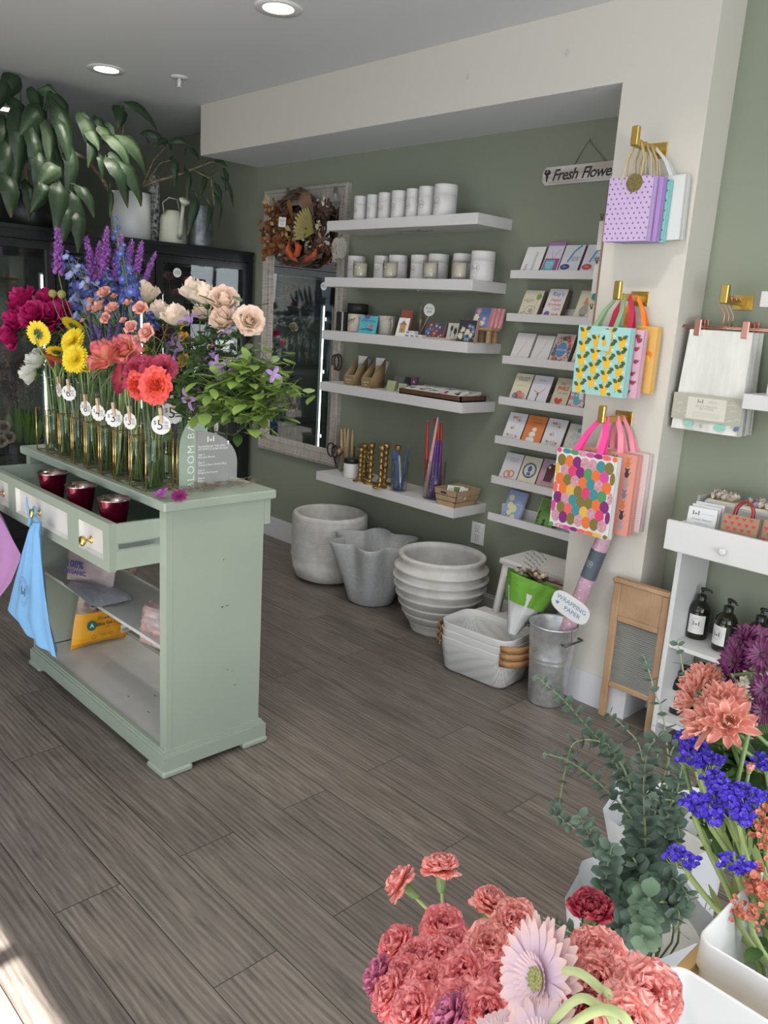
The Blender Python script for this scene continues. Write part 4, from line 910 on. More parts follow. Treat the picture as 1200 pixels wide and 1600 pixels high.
logo(b, Matrix.Translation((L1 + .05, T1 - .028, 0)), .026, 0)
xs_ = L1 + .004
for i, (l_, sz) in enumerate([('FLOWERS BY THE STEM', .0098), ('AT MYRTLE & MAGNOLIA', .0098), ('', .01), ('Step 1:', .0088), ('Pick your Blooms', .0088), ('', .01), ('Step 2:', .0088), ('Choose a Vase or Market Wrap', .0082), ('', 1), ('Step 3:', .0088), ('Bring to the Counter', .0088), ('', 1), ('Step 4:', .0088), ('Enjoy', .0088)]):
    if l_: text(b, l_, sz, Matrix.Translation((xs_, T1 - .052 - i * .0086, 0)), k=0, align='LEFT', off=.0001)
b.build('lettering', wpr, t)
b = MB(); b.box(SGX - .02, SGX + .03, L0 + .02, L0 + .028, CZ, CZ + .012).box(SGX - .02, SGX + .03, R1 - .03, R1 - .022, CZ, CZ + .012); b.build('foot', mat('acrylic_foot', (.6, .6, .6), .2, alpha=.5), t)
# spanish moss and loose flowers
b = MB(); r = random.Random(3)
for i in range(150):
    p = Vector((SGX + .03 + r.gauss(0, .014), 1.44 + r.uniform(-.13, .16), CZ + .004 + abs(r.gauss(0, .008)))); a = r.random() * 6.3; pts = [p]
    for k in range(6): a += r.uniform(-1.3, 1.3); pts.append(pts[-1] + Vector((math.cos(a) * .007, math.sin(a) * .007, r.uniform(-.003, .004)))); pts[-1].z = max(pts[-1].z, CZ + .001)
    b.tube(pts, .0006, 3, cap=False)
tag(b.build('spanish_moss', mat('moss_brown', (.30, .22, .16), .9)), 'wisps of brown dried moss at the foot of the acrylic sign', 'moss', kind='stuff')
P_mag = ramp_mat('petal_magenta', [(0, G(.12, .003, .06)), (1, G(.32, .01, .17))], .5); P_orc = ramp_mat('petal_orchid', [(0, G(.35, .03, .3)), (1, G(.55, .12, .5))], .5)
q = at(280, 775, Z=CZ + .016); b = MB(basis((.45, -.35, .8), (0, 0, 1), q)); b.k = 0
for i in range(9): petal(b, Matrix.Rotation(i * .7, 4, 'Z') @ Matrix.Translation((0, .003, 0)), .022, .009, .25, -.4, .2, .2, nu=4, nv=3)
b.k = 1; b.ball(.006, (0, 0, .003), 8); tag(b.build('anemone', [P_mag, D_dark]), 'fallen dark magenta flower with a black centre on the counter edge', 'flower')
q = at(252, 772, Z=CZ + .014); b = MB(basis((.3, -.4, .7), (0, 0, 1), q)); r = random.Random(8)
for i in range(8): petal(b, Matrix.Rotation(i * .8 + r.random() * .4, 4, 'Z') @ Matrix.Rotation(r.uniform(-.5, .8), 4, 'X'), .026 * r.uniform(.7, 1.1), .006, .2, .5, .3, .3, nu=4, nv=3)
tag(b.build('fallen_flower', P_orc), 'fallen orchid purple flower at the counter corner beside the magenta one', 'flower')
# ================================================================ flowers in the tube vases
def rimof(i, row): return Vector((VX[i], VY[row], VZ + VH)) + Vector((rnd.uniform(-.02, .02), rnd.uniform(-.02, .02), 0))
def baseof(i, row): return Vector((VX[i], VY[row], VZ + .012)) + Vector((rnd.uniform(-.02, .02), rnd.uniform(-.02, .02), 0))
def bunch(name, cat, what, where, group, items, mesh_fn, leaves=2, ll=.06, sr=.0022, sm=None, bend=.3, lm=None):
    """items: (px, py, Y, radius m, vase, row, facing)"""
    out = []
    for (q, lab) in ranked(items, what, where):
        px, py, Y, rad, vi, row, fc = q
        me = mesh_fn(q) if callable(mesh_fn) else mesh_fn
        h = at(px, py, Y=Y)
        t, pts = flower(name, lab, cat, me, baseof(vi, row), h - Vector(fc).normalized() * rad * .6, fc, rad, group, rim=rimof(vi, row), leaves=leaves, ll=ll, sr=sr, sm=sm, bend=bend, lm=lm)
        out.append((t, pts, h))
    return out
# hot pink roses, far left
it = [(32, 465, 1.26, .068, 0, 0, (-.2, -.6, .7)), (72, 466, 1.34, .064, 0, 1, (.2, -.3, .9)), (22, 500, 1.22, .068, 0, 0, (.0, -.8, .4)), (50, 490, 1.24, .066, 0, 0, (.3, -.7, .6)), (76, 492, 1.3, .064, 1, 1, (.4, -.6, .5)),
      (14, 526, 1.2, .06, 0, 0, (-.1, -.9, -.1)), (95, 478, 1.36, .056, 1, 1, (.3, -.3, .8)), (90, 500, 1.36, .054, 1, 1, (.4, -.6, .3))]
bunch('hot_pink_rose', 'rose', 'hot pink roses', 'at the counter', 'hot pink roses at the left of the vases', it, lambda q: M_hot if q[0] % 2 else M_hot2, leaves=3)
it = [(124, 464, 1.42, .036, 2, 1, (.2, -.5, .8)), (135, 474, 1.44, .034, 2, 1, (.5, -.5, .6)), (118, 480, 1.44, .034, 2, 1, (.1, -.7, .6)), (258, 487, 1.50, .035, 5, 1, (.5, -.5, .5)), (250, 520, 1.5, .034, 5, 1, (.5, -.5, .3)), (155, 545, 1.42, .034, 3, 1, (.4, -.6, .3))]
bunch('dark_rose', 'rose', 'dark red roses', 'behind the other flowers', 'dark roses at the back of the vases', it, rose_mesh('dark_rose_bloom', ramp_mat('petal_dark_red', [(0, G(.1, .005, .02)), (1, G(.24, .01, .05))], .5), openness=.5, seed=31), leaves=1)
# gerberas
it = [(105, 527, 1.14, .048, 1, 0, (.35, -.85, .45)), (109, 557, 1.12, .050, 1, 0, (.5, -.9, .3))]
bunch('yellow_gerbera', 'gerbera', 'yellow gerberas', 'facing the camera', 'yellow gerberas in the vases', it, M_yel, 0, sr=.003, sm=stem_l)
it = [(67, 519, 1.16, .047, 1, 0, (-.55, .8, .2)), (120, 501, 1.3, .046, 1, 1, (-.2, .6, .7)), (90, 541, 1.18, .04, 1, 0, (-.4, .3, .9)), (116, 584, 1.16, .046, 1, 0, (.1, -.3, -.9))]
bunch('yellow_gerbera', 'gerbera', 'yellow gerberas', 'turned away or sideways', 'yellow gerberas in the vases', it, M_yel, 0, sr=.003, sm=stem_l)
bunch('orange_gerbera', 'gerbera', 'orange red gerbera', 'hanging sideways under the yellow gerberas', None, [(93, 572, 1.17, .05, 1, 0, (-.1, -.15, -1))], M_org, 0, sr=.003)
bunch('maroon_gerbera', 'gerbera', 'half closed maroon gerbera', 'left of the lower yellow gerbera', None, [(76, 560, 1.17, .052, 1, 0, (-.2, -.5, -.2))], M_mar, 0, sr=.003)
bunch('white_ranunculus', 'ranunculus', 'white ranunculus blooms', 'left of the maroon gerbera', 'white ranunculus at the left of the vases', [(46, 583, 1.2, .046, 0, 0, (-.3, -.7, .1)), (55, 565, 1.22, .046, 0, 0, (-.2, -.6, .5)), (61, 556, 1.26, .038, 0, 1, (.1, -.5, .6))], M_ran, 0, sm=stem_l)
crb = MB(); crb.ball(1, (0, 0, .2), 16)
crm = crb.mesh('craspedia_bloom', mat('craspedia', (.42, .40, .12), .9, bump=(6, .6, (1, 1, 1)), var=((.3, .3, .08), 9, (1, 1, 1))))
bunch('craspedia', 'craspedia', 'olive yellow craspedia balls', 'above the pink roses', 'craspedia balls', [(82, 456, 1.3, .015, 1, 1, (0, 0, 1)), (96, 457, 1.3, .0155, 1, 1, (0, 0, 1))], crm, 0, sr=.0015)
# carnation-like mini spray roses
it = [(162, 456, 1.2, .026, 3, 1, (.2, -.6, .7)), (154, 477, 1.17, .025, 3, 1, (-.3, -.6, .5)), (148, 482, 1.18, .018, 3, 1, (-.3, -.6, .6)), (175, 479, 1.17, .024, 4, 1, (.2, -.5, .8)), (219, 481, 1.2, .024, 5, 1, (.5, -.6, .5)), (164, 497, 1.16, .02, 3, 1, (.3, -.8, .4)), (204, 510, 1.16, .024, 5, 1, (.3, -.7, .6)),
      (228, 519, 1.16, .029, 5, 1, (.3, -.9, .3)), (211, 530, 1.16, .013, 5, 1, (.2, -.7, .3)), (199, 472, 1.2, .016, 4, 1, (.1, -.3, .9)), (139, 481, 1.2, .014, 3, 1, (-.4, -.5, .6)), (141, 469, 1.2, .015, 3, 1, (-.3, -.4, .8)), (178, 462, 1.22, .014, 4, 1, (.1, -.3, .9)), (168, 488, 1.18, .016, 3, 1, (0, -.6, .8)), (192, 500, 1.18, .014, 4, 1, (0, -.6, .8)), (129, 500, 1.18, .010, 3, 1, (0, -.6, .8))]
bunch('pink_spray_rose', 'spray rose', 'small pink spray blooms', 'in the middle vases', 'pink spray blooms', it, M_spray, 2, ll=.035, sr=.0014)
# coral and peach garden roses in front
bunch('peach_garden_rose', 'rose', 'peach and pink garden roses', 'left of the coral ones', 'peach garden roses', [(161, 551, 1.12, .074, 4, 0, (-.1, -.8, .7)), (192, 544, 1.16, .058, 4, 0, (.4, -.6, .5))], M_peach, 2)
bunch('raspberry_garden_rose', 'rose', 'raspberry pink garden roses', 'around the bright coral one', 'raspberry garden roses', [(178, 590, 1.12, .05, 5, 0, (-.7, -.6, .1)), (203, 574, 1.14, .064, 5, 0, (.2, -.8, .5)), (237, 567, 1.18, .058, 7, 0, (.4, -.5, .7)), (256, 576, 1.2, .044, 7, 0, (.8, -.5, 0))], M_rasp, 1)
bunch('coral_garden_rose', 'rose', 'open coral red garden roses', 'at the front of the vases', 'coral garden roses', [(205, 604, 1.1, .046, 6, 0, (.1, -.9, -.1)), (236, 601, 1.07, .055, 7, 0, (.42, -.85, .12))], M_coral, 1)
# cream roses
it = [(227, 460, 1.36, .050, 5, 1, (.1, -.3, 1)), (249, 488, 1.34, .044, 6, 1, (-.1, -.2, 1)), (273, 495, 1.3, .046, 6, 1, (.1, -.3, 1)), (302, 455, 1.4, .048, 7, 1, (-.3, -.2, .9)), (321, 462, 1.34, .046, 7, 1, (.1, -.3, 1)), (350, 466, 1.36, .050, 7, 1, (.5, -.4, .7)),
      (349, 497, 1.34, .046, 7, 1, (.3, -.4, .5)), (391, 500, 1.32, .046, 7, 1, (.8, -.4, .3)), (316, 488, 1.4, .036, 7, 1, (0, -.4, .8))]
bunch('cream_rose', 'rose', 'cream roses', 'at the right of the vases', 'cream roses on the counter', it, lambda q: M_cream if q[0] < 330 else M_cream2, 3, ll=.06)
bunch('yellow_freesia', 'freesia', 'small yellow freesia blooms', 'behind the spray blooms', 'yellow freesia', [(232, 545, 1.4, .028, 5, 1, (.2, -.5, .6)), (283, 525, 1.45, .026, 7, 1, (.2, -.5, .6)), (285, 562, 1.45, .026, 7, 1, (.2, -.5, .2)), (280, 510, 1.46, .018, 7, 1, (.2, -.5, .8))], rose_mesh('freesia_bloom', P_fre, openness=1.0, seed=33, full=0), 1)
# liatris and delphinium spikes
def spike(name, label, group, cat, base, rim, foot, tip, rad, n, kind, mts, seed):
    """flower spike between foot and tip on a stem rising from base through rim"""
    r = random.Random(seed); base, rim, foot, tip = map(Vector, (base, rim, foot, tip)); t = thing(name, label, cat, base, group); ax = (tip - foot); L = ax.length; ax.normalize()
    b = MB(); b.tube([base] + bez(rim, rim + Vector((0, 0, .1)), foot - ax * .08, foot, 6) + [foot + ax * L * .5, tip], .002, 5); b.build('stem', stem_g, t)
    b = MB()
    for i in range(n):
        u = (i + .5) / n; a = i * 2.4 + r.random() * .4; B = basis(ax, (0, 0, 1), foot + ax * (u * L)); d = B.to_3x3() @ Vector((math.cos(a), math.sin(a), r.uniform(.1, .7)))
        k = rad * (1 - .55 * u ** 2) * (.8 + .4 * r.random()); c = foot + ax * (u * L)
        if kind == 'liatris':
            for j in range(5):
                dj = (d + Vector((r.uniform(-.5, .5), r.uniform(-.5, .5), r.uniform(-.5, .5)))).normalized(); leaf_mb(b, c + dj * k * .3, dj, k * .8, k * .13, th=0, curl=r.uniform(-1, 1), cup=.5, nu=2, nv=1)
            b.ball(k * .3, c + d * k * .35, 5)
        elif kind == 'veronica':
            b.ball(rad * .55 * (1.1 - u), c + d * rad * .35 * (1.1 - u), 5)
        else:
            M = basis(d, (0, 0, 1), c + d * k * .75)
            b.k = i % 2 if kind == 'delphinium2' else 0
            for j in range(5): petal(b, M @ Matrix.Rotation(j * 1.2566 + r.random() * .4, 4, 'Z') @ Matrix.Translation((0, .001, 0)), k * .62, k * .34, .3, -.3, .1, nu=2, nv=2)
            b.k = 2; b.tube([c, c + d * k * .75], .0008, 3); b.k = 0
    b.build('florets', mts, t)
it = [(92, 430, 90, 357, 1.3, .034, 1), (147, 445, 135, 372, 1.38, .03, 2), (160, 440, 168, 358, 1.36, .032, 2), (178, 440, 190, 370, 1.4, .03, 3), (198, 425, 207, 377, 1.42, .024, 3), (214, 425, 222, 378, 1.42, .022, 4), (226, 440, 243, 396, 1.44, .018, 4), (150, 430, 156, 380, 1.4, .026, 2), (138, 440, 143, 392, 1.42, .022, 2)]
for (q, lab) in ranked(it, 'purple liatris spikes', 'rising above the vases'):
    px0, py0, px1, py1, Y, rad, vi = q
    spike('liatris', lab, 'purple liatris spikes', 'liatris', baseof(vi, 1), rimof(vi, 1), at(px0, py0, Y=Y), at(px1, py1, Y=Y), rad, 46, 'liatris', P_lil, int(px0))
it = [(128, 470, 103, 395, 1.28, .038, 2), (150, 480, 120, 410, 1.24, .036, 2), (180, 470, 165, 425, 1.3, .036, 3), (204, 480, 190, 385, 1.22, .034, 4), (200, 470, 178, 342, 1.24, .026, 4), (212, 500, 196, 420, 1.28, .034, 4), (130, 500, 112, 440, 1.3, .034, 2), (170, 500, 150, 440, 1.28, .036, 3), (210, 545, 208, 495, 1.24, .022, 5), (240, 520, 234, 490, 1.3, .024, 5), (196, 480, 214, 430, 1.3, .03, 4)]
for j, (q, lab) in enumerate(ranked(it, 'blue delphinium spikes', 'among the vases')):
    px0, py0, px1, py1, Y, rad, vi = q
    spike('delphinium', lab, 'blue delphinium spikes', 'delphinium', baseof(vi, 1), rimof(vi, 1), at(px0, py0, Y=Y), at(px1, py1, Y=Y), rad * .9, 20, 'delphinium' + ('2' if j < 4 else ''), [P_blue if j > 3 else P_blue2, P_blue, stem_g], int(px0) + 3)
it = [(146, 530, 139, 492, 1.22), (158, 528, 146, 500, 1.2), (172, 530, 172, 488, 1.2), (184, 528, 187, 490, 1.2), (199, 540, 204, 498, 1.2), (160, 540, 158, 505, 1.25), (190, 510, 182, 465, 1.25)]
for (q, lab) in ranked(it, 'slim dark purple veronica spikes', 'in the middle vases'):
    px0, py0, px1, py1, Y = q
    spike('veronica', lab, 'dark purple veronica spikes', 'veronica', baseof(3, 0), rimof(3, 0), at(px0, py0, Y=Y), at(px1, py1, Y=Y), .013, 60, 'veronica', P_ver, int(px0) + 9)
# clematis and its foliage spilling to the right
clb = MB()
for i in range(4): petal(clb, Matrix.Rotation(i * PI / 2, 4, 'Z') @ Matrix.Translation((0, .08, 0)), 1.3, .3, 1.1, -1.9, .5, .15, nu=6, nv=3, base=.5, peak=.5, tip=.05)
clb.k = 1; clb.ball(.16, (0, 0, .05), 7)
M_clem = clb.mesh('clematis_bloom', [P_clem, stem_l])
it = [(285, 545, .040, (-.4, -.6, .2)), (272, 538, .03, (-.6, -.6, .4)), (296, 503, .03, (.1, -.4, .8)), (354, 592, .03, (.3, -.8, -.1)), (324, 593, .026, (-.1, -.7, -.4)), (298, 622, .028, (.1, -.8, -.3)), (311, 606, .02, (0, -.4, -.9)), (334, 557, .022, (0, -.6, .6)), (425, 627, .028, (.2, -.3, -.9)), (369, 575, .03, (.3, -.5, .3)), (427, 585, .018, (.8, -.3, .1)), (356, 520, .024, (-.3, -.4, .6)), (341, 570, .022, (.2, -.6, .1)), (303, 628, .02, (.4, -.7, -.5))]
rim_t = TV + Vector((0, 0, .28))
def tvase(): return TV + Vector((rnd.uniform(-.02, .02), rnd.uniform(-.02, .02), .012)), rim_t + Vector((rnd.uniform(-.02, .02), rnd.uniform(-.02, .02), 0))
for (q, lab) in ranked(it, 'purple clematis blooms', 'among the right-hand greenery'):
    px, py, rad, fc = q; b0, r0 = tvase()
    flower('clematis', lab, 'clematis', M_clem, b0, at(px, py, Y=1.22 + .1 * rnd.random()), fc, rad, 'purple clematis blooms', rim=r0, sr=.0011, sm=stem_d)
def leafy_branch(name, label, group, base, rim, way, n, L, W, lm, r, jit=.03, cat='foliage'):
    """branch rising from base through rim along the way points, with n leaves"""
    t = thing(name, label, cat, base, group); pts = [Vector(base), Vector(rim)]
    P = [Vector(rim)] + [Vector(p) for p in way]
    full = []
    for i in range(len(P) - 1):
        p0 = P[max(i - 1, 0)]; p1 = P[i]; p2 = P[i + 1]; p3 = P[min(i + 2, len(P) - 1)]
        for k in range(5):
            u = k / 5; full.append(.5 * ((2 * p1) + (p2 - p0) * u + (2 * p0 - 5 * p1 + 4 * p2 - p3) * u * u + (3 * p1 - p0 - 3 * p2 + p3) * u ** 3))
    full.append(P[-1])
    b = MB(); b.tube([Vector(base)] + full, .0018, 5)
    tw = []
    lb = MB()
    for i in range(n):
        q = full[int(len(full) * (.3 + .7 * (i + r.random()) / n) * .999)]; q = q + Vector((r.gauss(0, jit), r.gauss(0, jit), r.gauss(0, jit)))
        a = r.random() * 6.28; lb_d = Vector((math.cos(a) + .3, math.sin(a) - .2, r.uniform(-.8, .4)))
        leaf_mb(lb, q, lb_d, L * r.uniform(.6, 1.15), W * r.uniform(.7, 1.1), curl=r.uniform(-1, .1), cup=.2, nu=4, nv=2); tw.append(q)
        b.tube([full[min(len(full) - 1, int(len(full) * (.28 + .7 * i / n)))], q], .0008, 3, cap=False)
    b.build('stem', stem_d, t); lb.build('leaves', lm, t)
r = random.Random(12)
br = [([(330, 600), (345, 550), (330, 500)], 1.36, 26, leaf_g), ([(340, 610), (375, 560), (372, 490)], 1.34, 24, leaf_g), ([(350, 610), (390, 590), (410, 560)], 1.3, 34, leaf_y), ([(350, 620), (400, 600), (445, 600)], 1.28, 40, leaf_y), ([(350, 620), (395, 620), (425, 645)], 1.26, 32, leaf_y),
      ([(345, 625), (370, 630), (385, 665)], 1.25, 26, leaf_g), ([(325, 615), (300, 625), (288, 640)], 1.3, 14, leaf_g), ([(325, 610), (290, 590), (268, 590)], 1.26, 22, leaf_g), ([(335, 610), (318, 620), (312, 628)], 1.3, 12, leaf_g), ([(350, 600), (380, 580), (400, 600)], 1.24, 34, leaf_y), ([(345, 620), (360, 610), (375, 625)], 1.2, 26, leaf_y), ([(330, 600), (315, 560), (322, 540)], 1.3, 24, leaf_g), ([(355, 615), (400, 625), (440, 620)], 1.27, 26, leaf_y)]
for j, (way, Y, n, lm) in enumerate(sorted(br, key=lambda q: q[0][-1][0])):
    b0, r0 = tvase()
    leafy_branch('clematis_branch', rank(j, len(br), 'leafy green branches', 'spilling over the acrylic sign'), 'leafy branches by the sign', b0, r0, [at(x, y, Y=Y) for x, y in way], int(n * 2), .05, .016, lm, r, jit=.03)
# filler greenery and grassy stems in the vases
for j in range(8):
    px = 85 + j * 21; Y = 1.3 + .03 * (j % 2)
    leafy_branch('greenery_stem', rank(j, 8, 'dark green filler stems', 'rising from the vases'), 'filler greenery in the vases', baseof(j, 1), rimof(j, 1), [at(px + r.uniform(-8, 8), 570, Y=Y), at(px + r.uniform(-14, 14), 515, Y=Y)], 20, .055, .01, leaf_g, r, jit=.022)
for j in range(8):
    t = thing('loose_stem', rank(j, 8, 'stem bundles', 'in the front vases'), 'stems', baseof(j, 0), 'green stems in the front vases'); b = MB()
    for k in range(5):
        a = Vector((VX[j] + r.uniform(-.022, .022), VY[0] + r.uniform(-.022, .022), VZ + .01)); c = Vector((VX[j] + r.uniform(-.025, .025), VY[0] + r.uniform(-.025, .025), VZ + VH)); b.tube([a, c, c + (c - a) * .5 + Vector((r.uniform(-.03, .03), 0, .02))], r.uniform(.0018, .0035), 5)
    b.build('stem_bundle', [stem_g, stem_l][j in (3, 5, 6)], t)
# ================================================================ printed things: a builder that carries its own set of inks
class PB(MB):
    def __init__(s, M=None): super().__init__(M); s.ms = []
    def c(s, col, rough=.6, metal=0.0):
        m = col if not isinstance(col, tuple) else mat('ink_%02x%02x%02x%d' % (int(col[0] * 255), int(col[1] * 255), int(col[2] * 255), int(metal)), col, rough, metal)
        if m not in s.ms: s.ms.append(m)
        s.k = s.ms.index(m); return s
    def out(s, name, parent=None, label=None): return s.build(name, s.ms, parent, label)
    def tx(s, body, size, x, y, col, rot=0, z=.0008, **kw): s.c(col); text(s, body, size, Matrix.Translation((x, y, z)) @ Matrix.Rotation(rot, 4, 'Z'), k=s.k, **kw); return s
    def dot(s, x, y, r, col, ry=None, n=14, z=.0006, a0=0): s.c(col); s.disc(x, y, z, r, ry, n, a0); return s
    def rect(s, x0, y0, x1, y1, col, z=.0005): s.c(col); s.poly([(x0, y0, z), (x1, y0, z), (x1, y1, z), (x0, y1, z)]); return s
    def line(s, pts, w_, col, z=.0007):
        s.c(col)
        for (x0, y0), (x1, y1) in zip(pts, pts[1:]):
            d = Vector((x1 - x0, y1 - y0)); L = d.length or 1; n = Vector((-d.y, d.x)) / L * w_ / 2
            s.poly([(x0 - n.x, y0 - n.y, z), (x1 - n.x, y1 - n.y, z), (x1 + n.x, y1 + n.y, z), (x0 + n.x, y0 + n.y, z)])
        return s
    def flr(s, x, y, r, col, cen=(.8, .6, .1), n=6, z=.0007):
        for i in range(n): a = i * 2 * PI / n; s.leafp(x, y, r, r * .32, a, col, z)
        return s.dot(x, y, r * .28, cen, z=z + .0002, n=8)
    def leafp(s, x, y, L, W, a, col, z=.0006):
        s.c(col); ca, sa = math.cos(a), math.sin(a)
        s.poly([(x + ca * u - sa * v, y + sa * u + ca * v, z) for u, v in ((0, 0), (L * .3, -W * .9), (L * .65, -W), (L, 0), (L * .65, W), (L * .3, W * .9))]); return s
BK = (.03, .03, .04); KRAFT = (.34, .22, .14); WH = (.72, .72, .71); CRM = (.62, .58, .45); RED = (.55, .05, .05); PNK = (.75, .3, .3); GRN = (.12, .22, .06); BLU = (.08, .2, .42); NAV = (.04, .05, .2)

# ================================================================ mirror with its whitewashed frame
MX0, MX1, MZ0, MZ1 = -4.516, -3.711, .592, 2.228
ww = mat('whitewashed_wood', (.50, .47, .43), .7, var=((.32, .28, .25), 14, (1, 1, 14)), bump=(60, .4, (1, 1, 12))); ww2 = mat('whitewashed_rail', (.50, .47, .43), .7, var=((.32, .28, .25), 14, (14, 1, 1)), bump=(60, .4, (12, 1, 1)))
mir = thing('wall_mirror', 'tall mirror in a ridged whitewashed wood frame hanging on the back wall', 'mirror', (-4.11, YW, MZ0))
FW = .098; prof = [(0, 0), (0, .028), (.018, .034), (.024, .022), (.034, .022), (.038, .017), (.062, .015), (.068, .019), (.075, .014), (.092, .010), (FW, .004)]   # (inwards, out of the wall)
for nm, sd in (('left', 0), ('right', 1), ('top', 2), ('bottom', 3)):
    b = MB(); b.smooth = False; vs = []
    for (i, d) in prof:
        if sd == 0: vs += [(MX0 + i, YW - d, MZ0 + i), (MX0 + i, YW - d, MZ1 - i)]
        elif sd == 1: vs += [(MX1 - i, YW - d, MZ1 - i), (MX1 - i, YW - d, MZ0 + i)]
        elif sd == 2: vs += [(MX0 + i, YW - d, MZ1 - i), (MX1 - i, YW - d, MZ1 - i)]
        else: vs += [(MX1 - i, YW - d, MZ0 + i), (MX0 + i, YW - d, MZ0 + i)]
    b.add(vs, [(2 * k, 2 * k + 1, 2 * k + 3, 2 * k + 2) for k in range(len(prof) - 1)])
    b.build('frame_side', ww if sd < 2 else ww2, mir)
MB().box(MX0 + FW - .01, MX1 - FW + .01, YW - .0045, YW - .002, MZ0 + FW - .01, MZ1 - FW + .01).build('mirror_glass', mat('mirror_silver', (.86, .88, .88), .01, 1.0), mir)
hookm = mat('hook_steel', (.45, .45, .45), .3, .9)
# autumn wreath hung on the mirror
WC = Vector((-4.13, YW - .06, 1.985)); wr = thing('autumn_wreath', 'twig wreath with rust leaves, palm fans and orange pods hanging over the mirror', 'wreath', WC)
r = random.Random(21); b = MB()
for k in range(16):
    ph = r.random() * 6; R1_ = .235 + r.uniform(-.02, .02); pts = []
    for i in range(36): a = 2 * PI * i / 36; rr = R1_ + .018 * math.sin(5 * a + ph); pts.append(WC + Vector((rr * math.cos(a), .014 * math.sin(7 * a + ph * 2), rr * .86 * math.sin(a))))
    b.tube(pts, .0055, 4, closed=True)
b.build('twig_ring', mat('twig_brown', (.07, .045, .035), .85, var=((.16, .1, .07), 30, (1, 1, 1))), wr)
def wpt(px, py, d=.06): return at(px, py, Y=YW - d)
rustA = ramp_mat('leaf_rust', [(0, G(.10, .035, .012)), (1, G(.28, .10, .02))], .7); rustB = ramp_mat('leaf_brown', [(0, G(.05, .025, .02)), (1, G(.14, .07, .05))], .75); tanL = ramp_mat('leaf_tan', [(0, G(.4, .3, .15)), (1, G(.42, .24, .08))], .75); creamL = ramp_mat('lunaria_cream', [(0, G(.55, .48, .33)), (1, G(.62, .56, .42))], .6)
for nm, m_, cs, n, L in (('rust_leaves', rustA, [(432, 330, 16), (425, 365, 16), (432, 385, 15), (428, 395, 12), (445, 375, 16), (450, 350, 10), (438, 340, 14)], 22, .055), ('brown_leaves', rustB, [(428, 355, 15), (440, 330, 13), (500, 372, 13), (508, 388, 11), (495, 340, 15), (515, 335, 10), (470, 345, 10), (512, 325, 12), (450, 395, 12), (490, 395, 10)], 20, .045), ('tan_leaves', tanL, [(448, 368, 10), (425, 325, 14), (455, 355, 10), (440, 355, 12), (505, 380, 9)], 12, .04), ('cream_pods', creamL, [(508, 315, 9), (512, 322, 6), (500, 357, 7), (484, 381, 7), (497, 350, 6), (443, 397, 6), (470, 345, 3)], 8, .022)):
    b = MB()
    for (px, py, sp) in cs:
        for i in range(n):
            p = wpt(px + r.gauss(0, sp * .55), py + r.gauss(0, sp * .55), .08 + r.random() * .05); a = r.random() * 6.28; leaf_mb(b, p, (math.cos(a), r.uniform(-.7, .1), math.sin(a)), L * r.uniform(.6, 1.1), L * (.3 if 'cream' not in nm else .45), up=(0, -1, .2), curl=r.uniform(-1, 1), cup=.3, nu=3)
    o = b.build(nm, m_, wr); o['kind'] = 'stuff'
def fan(px, py, ang, L, W, m_, nm, n=11):
    b = MB(); p = wpt(px, py, .12)
    for i in range(n):
        a = ang + W * (i / (n - 1) - .5); M = Matrix.Translation(p) @ Matrix((Vector((-math.sin(a), 0, math.cos(a))) , Vector((math.cos(a), -.15, math.sin(a))), Vector((0, -1, 0)))).transposed().to_4x4()
        petal(b, M, L * (1 - .25 * abs(i / (n - 1) - .5)), L * W / n * .62, 0, .1, .6, nu=3, nv=2, base=.1, peak=.95, tip=.4)
    b.build(nm, m_, wr)
fan(490, 364, 2.55, .16, 1.7, ramp_mat('palm_olive', [(0, G(.22, .18, .05)), (1, G(.33, .28, .10))], .7), 'palm_fan'); fan(492, 350, 2.0, .19, .7, ramp_mat('palm_brown', [(0, G(.14, .08, .05)), (1, G(.22, .13, .08))], .7), 'palm_fan'); fan(458, 352, 1.65, .15, .3, rustA, 'palm_fan', 5)
orng = mat('orange_ribbon', (.42, .075, .02), .6)
b = MB()
for pts in ([(452, 376), (450, 392), (457, 402), (464, 408)], [(460, 376), (467, 386), (464, 397), (457, 404)]): b.tube([wpt(x, y, .13) for x, y in pts], [.004, .022, .02, .004], 8)
for pts in ([(494, 388), (492, 398), (482, 405), (473, 409)],): b.tube([wpt(x, y, .13) for x, y in pts], [.006, .018, .016, .004], 8)
b.build('orange_pods', orng, wr)
b = PB(plane_M(wpt(441, 347, .16), (1, .3, -.1), (.05, 0, 1))); b.rect(-.026, -.028, .026, .028, WH, 0); b.tx('AUTUMN\nWREATH', .010, 0, .008, BK); b.tx('$120', .012, 0, -.012, BK); b.out('price_card', wr)
b = MB(); 
for px, py, py2 in ((450, 294, 318), (524, 292, 312)): b.tube([wpt(px, py - 1, .036), wpt(px, py + 4, .04), wpt(px, py2, .05)], .0016, 4); b.box(*(lambda q: (q.x - .012, q.x + .012, q.y - .002, q.y + .002, q.z - .03, q.z + .008))(wpt(px, py + 2, .04)))
b.build('hanging_clip', hookm, wr)
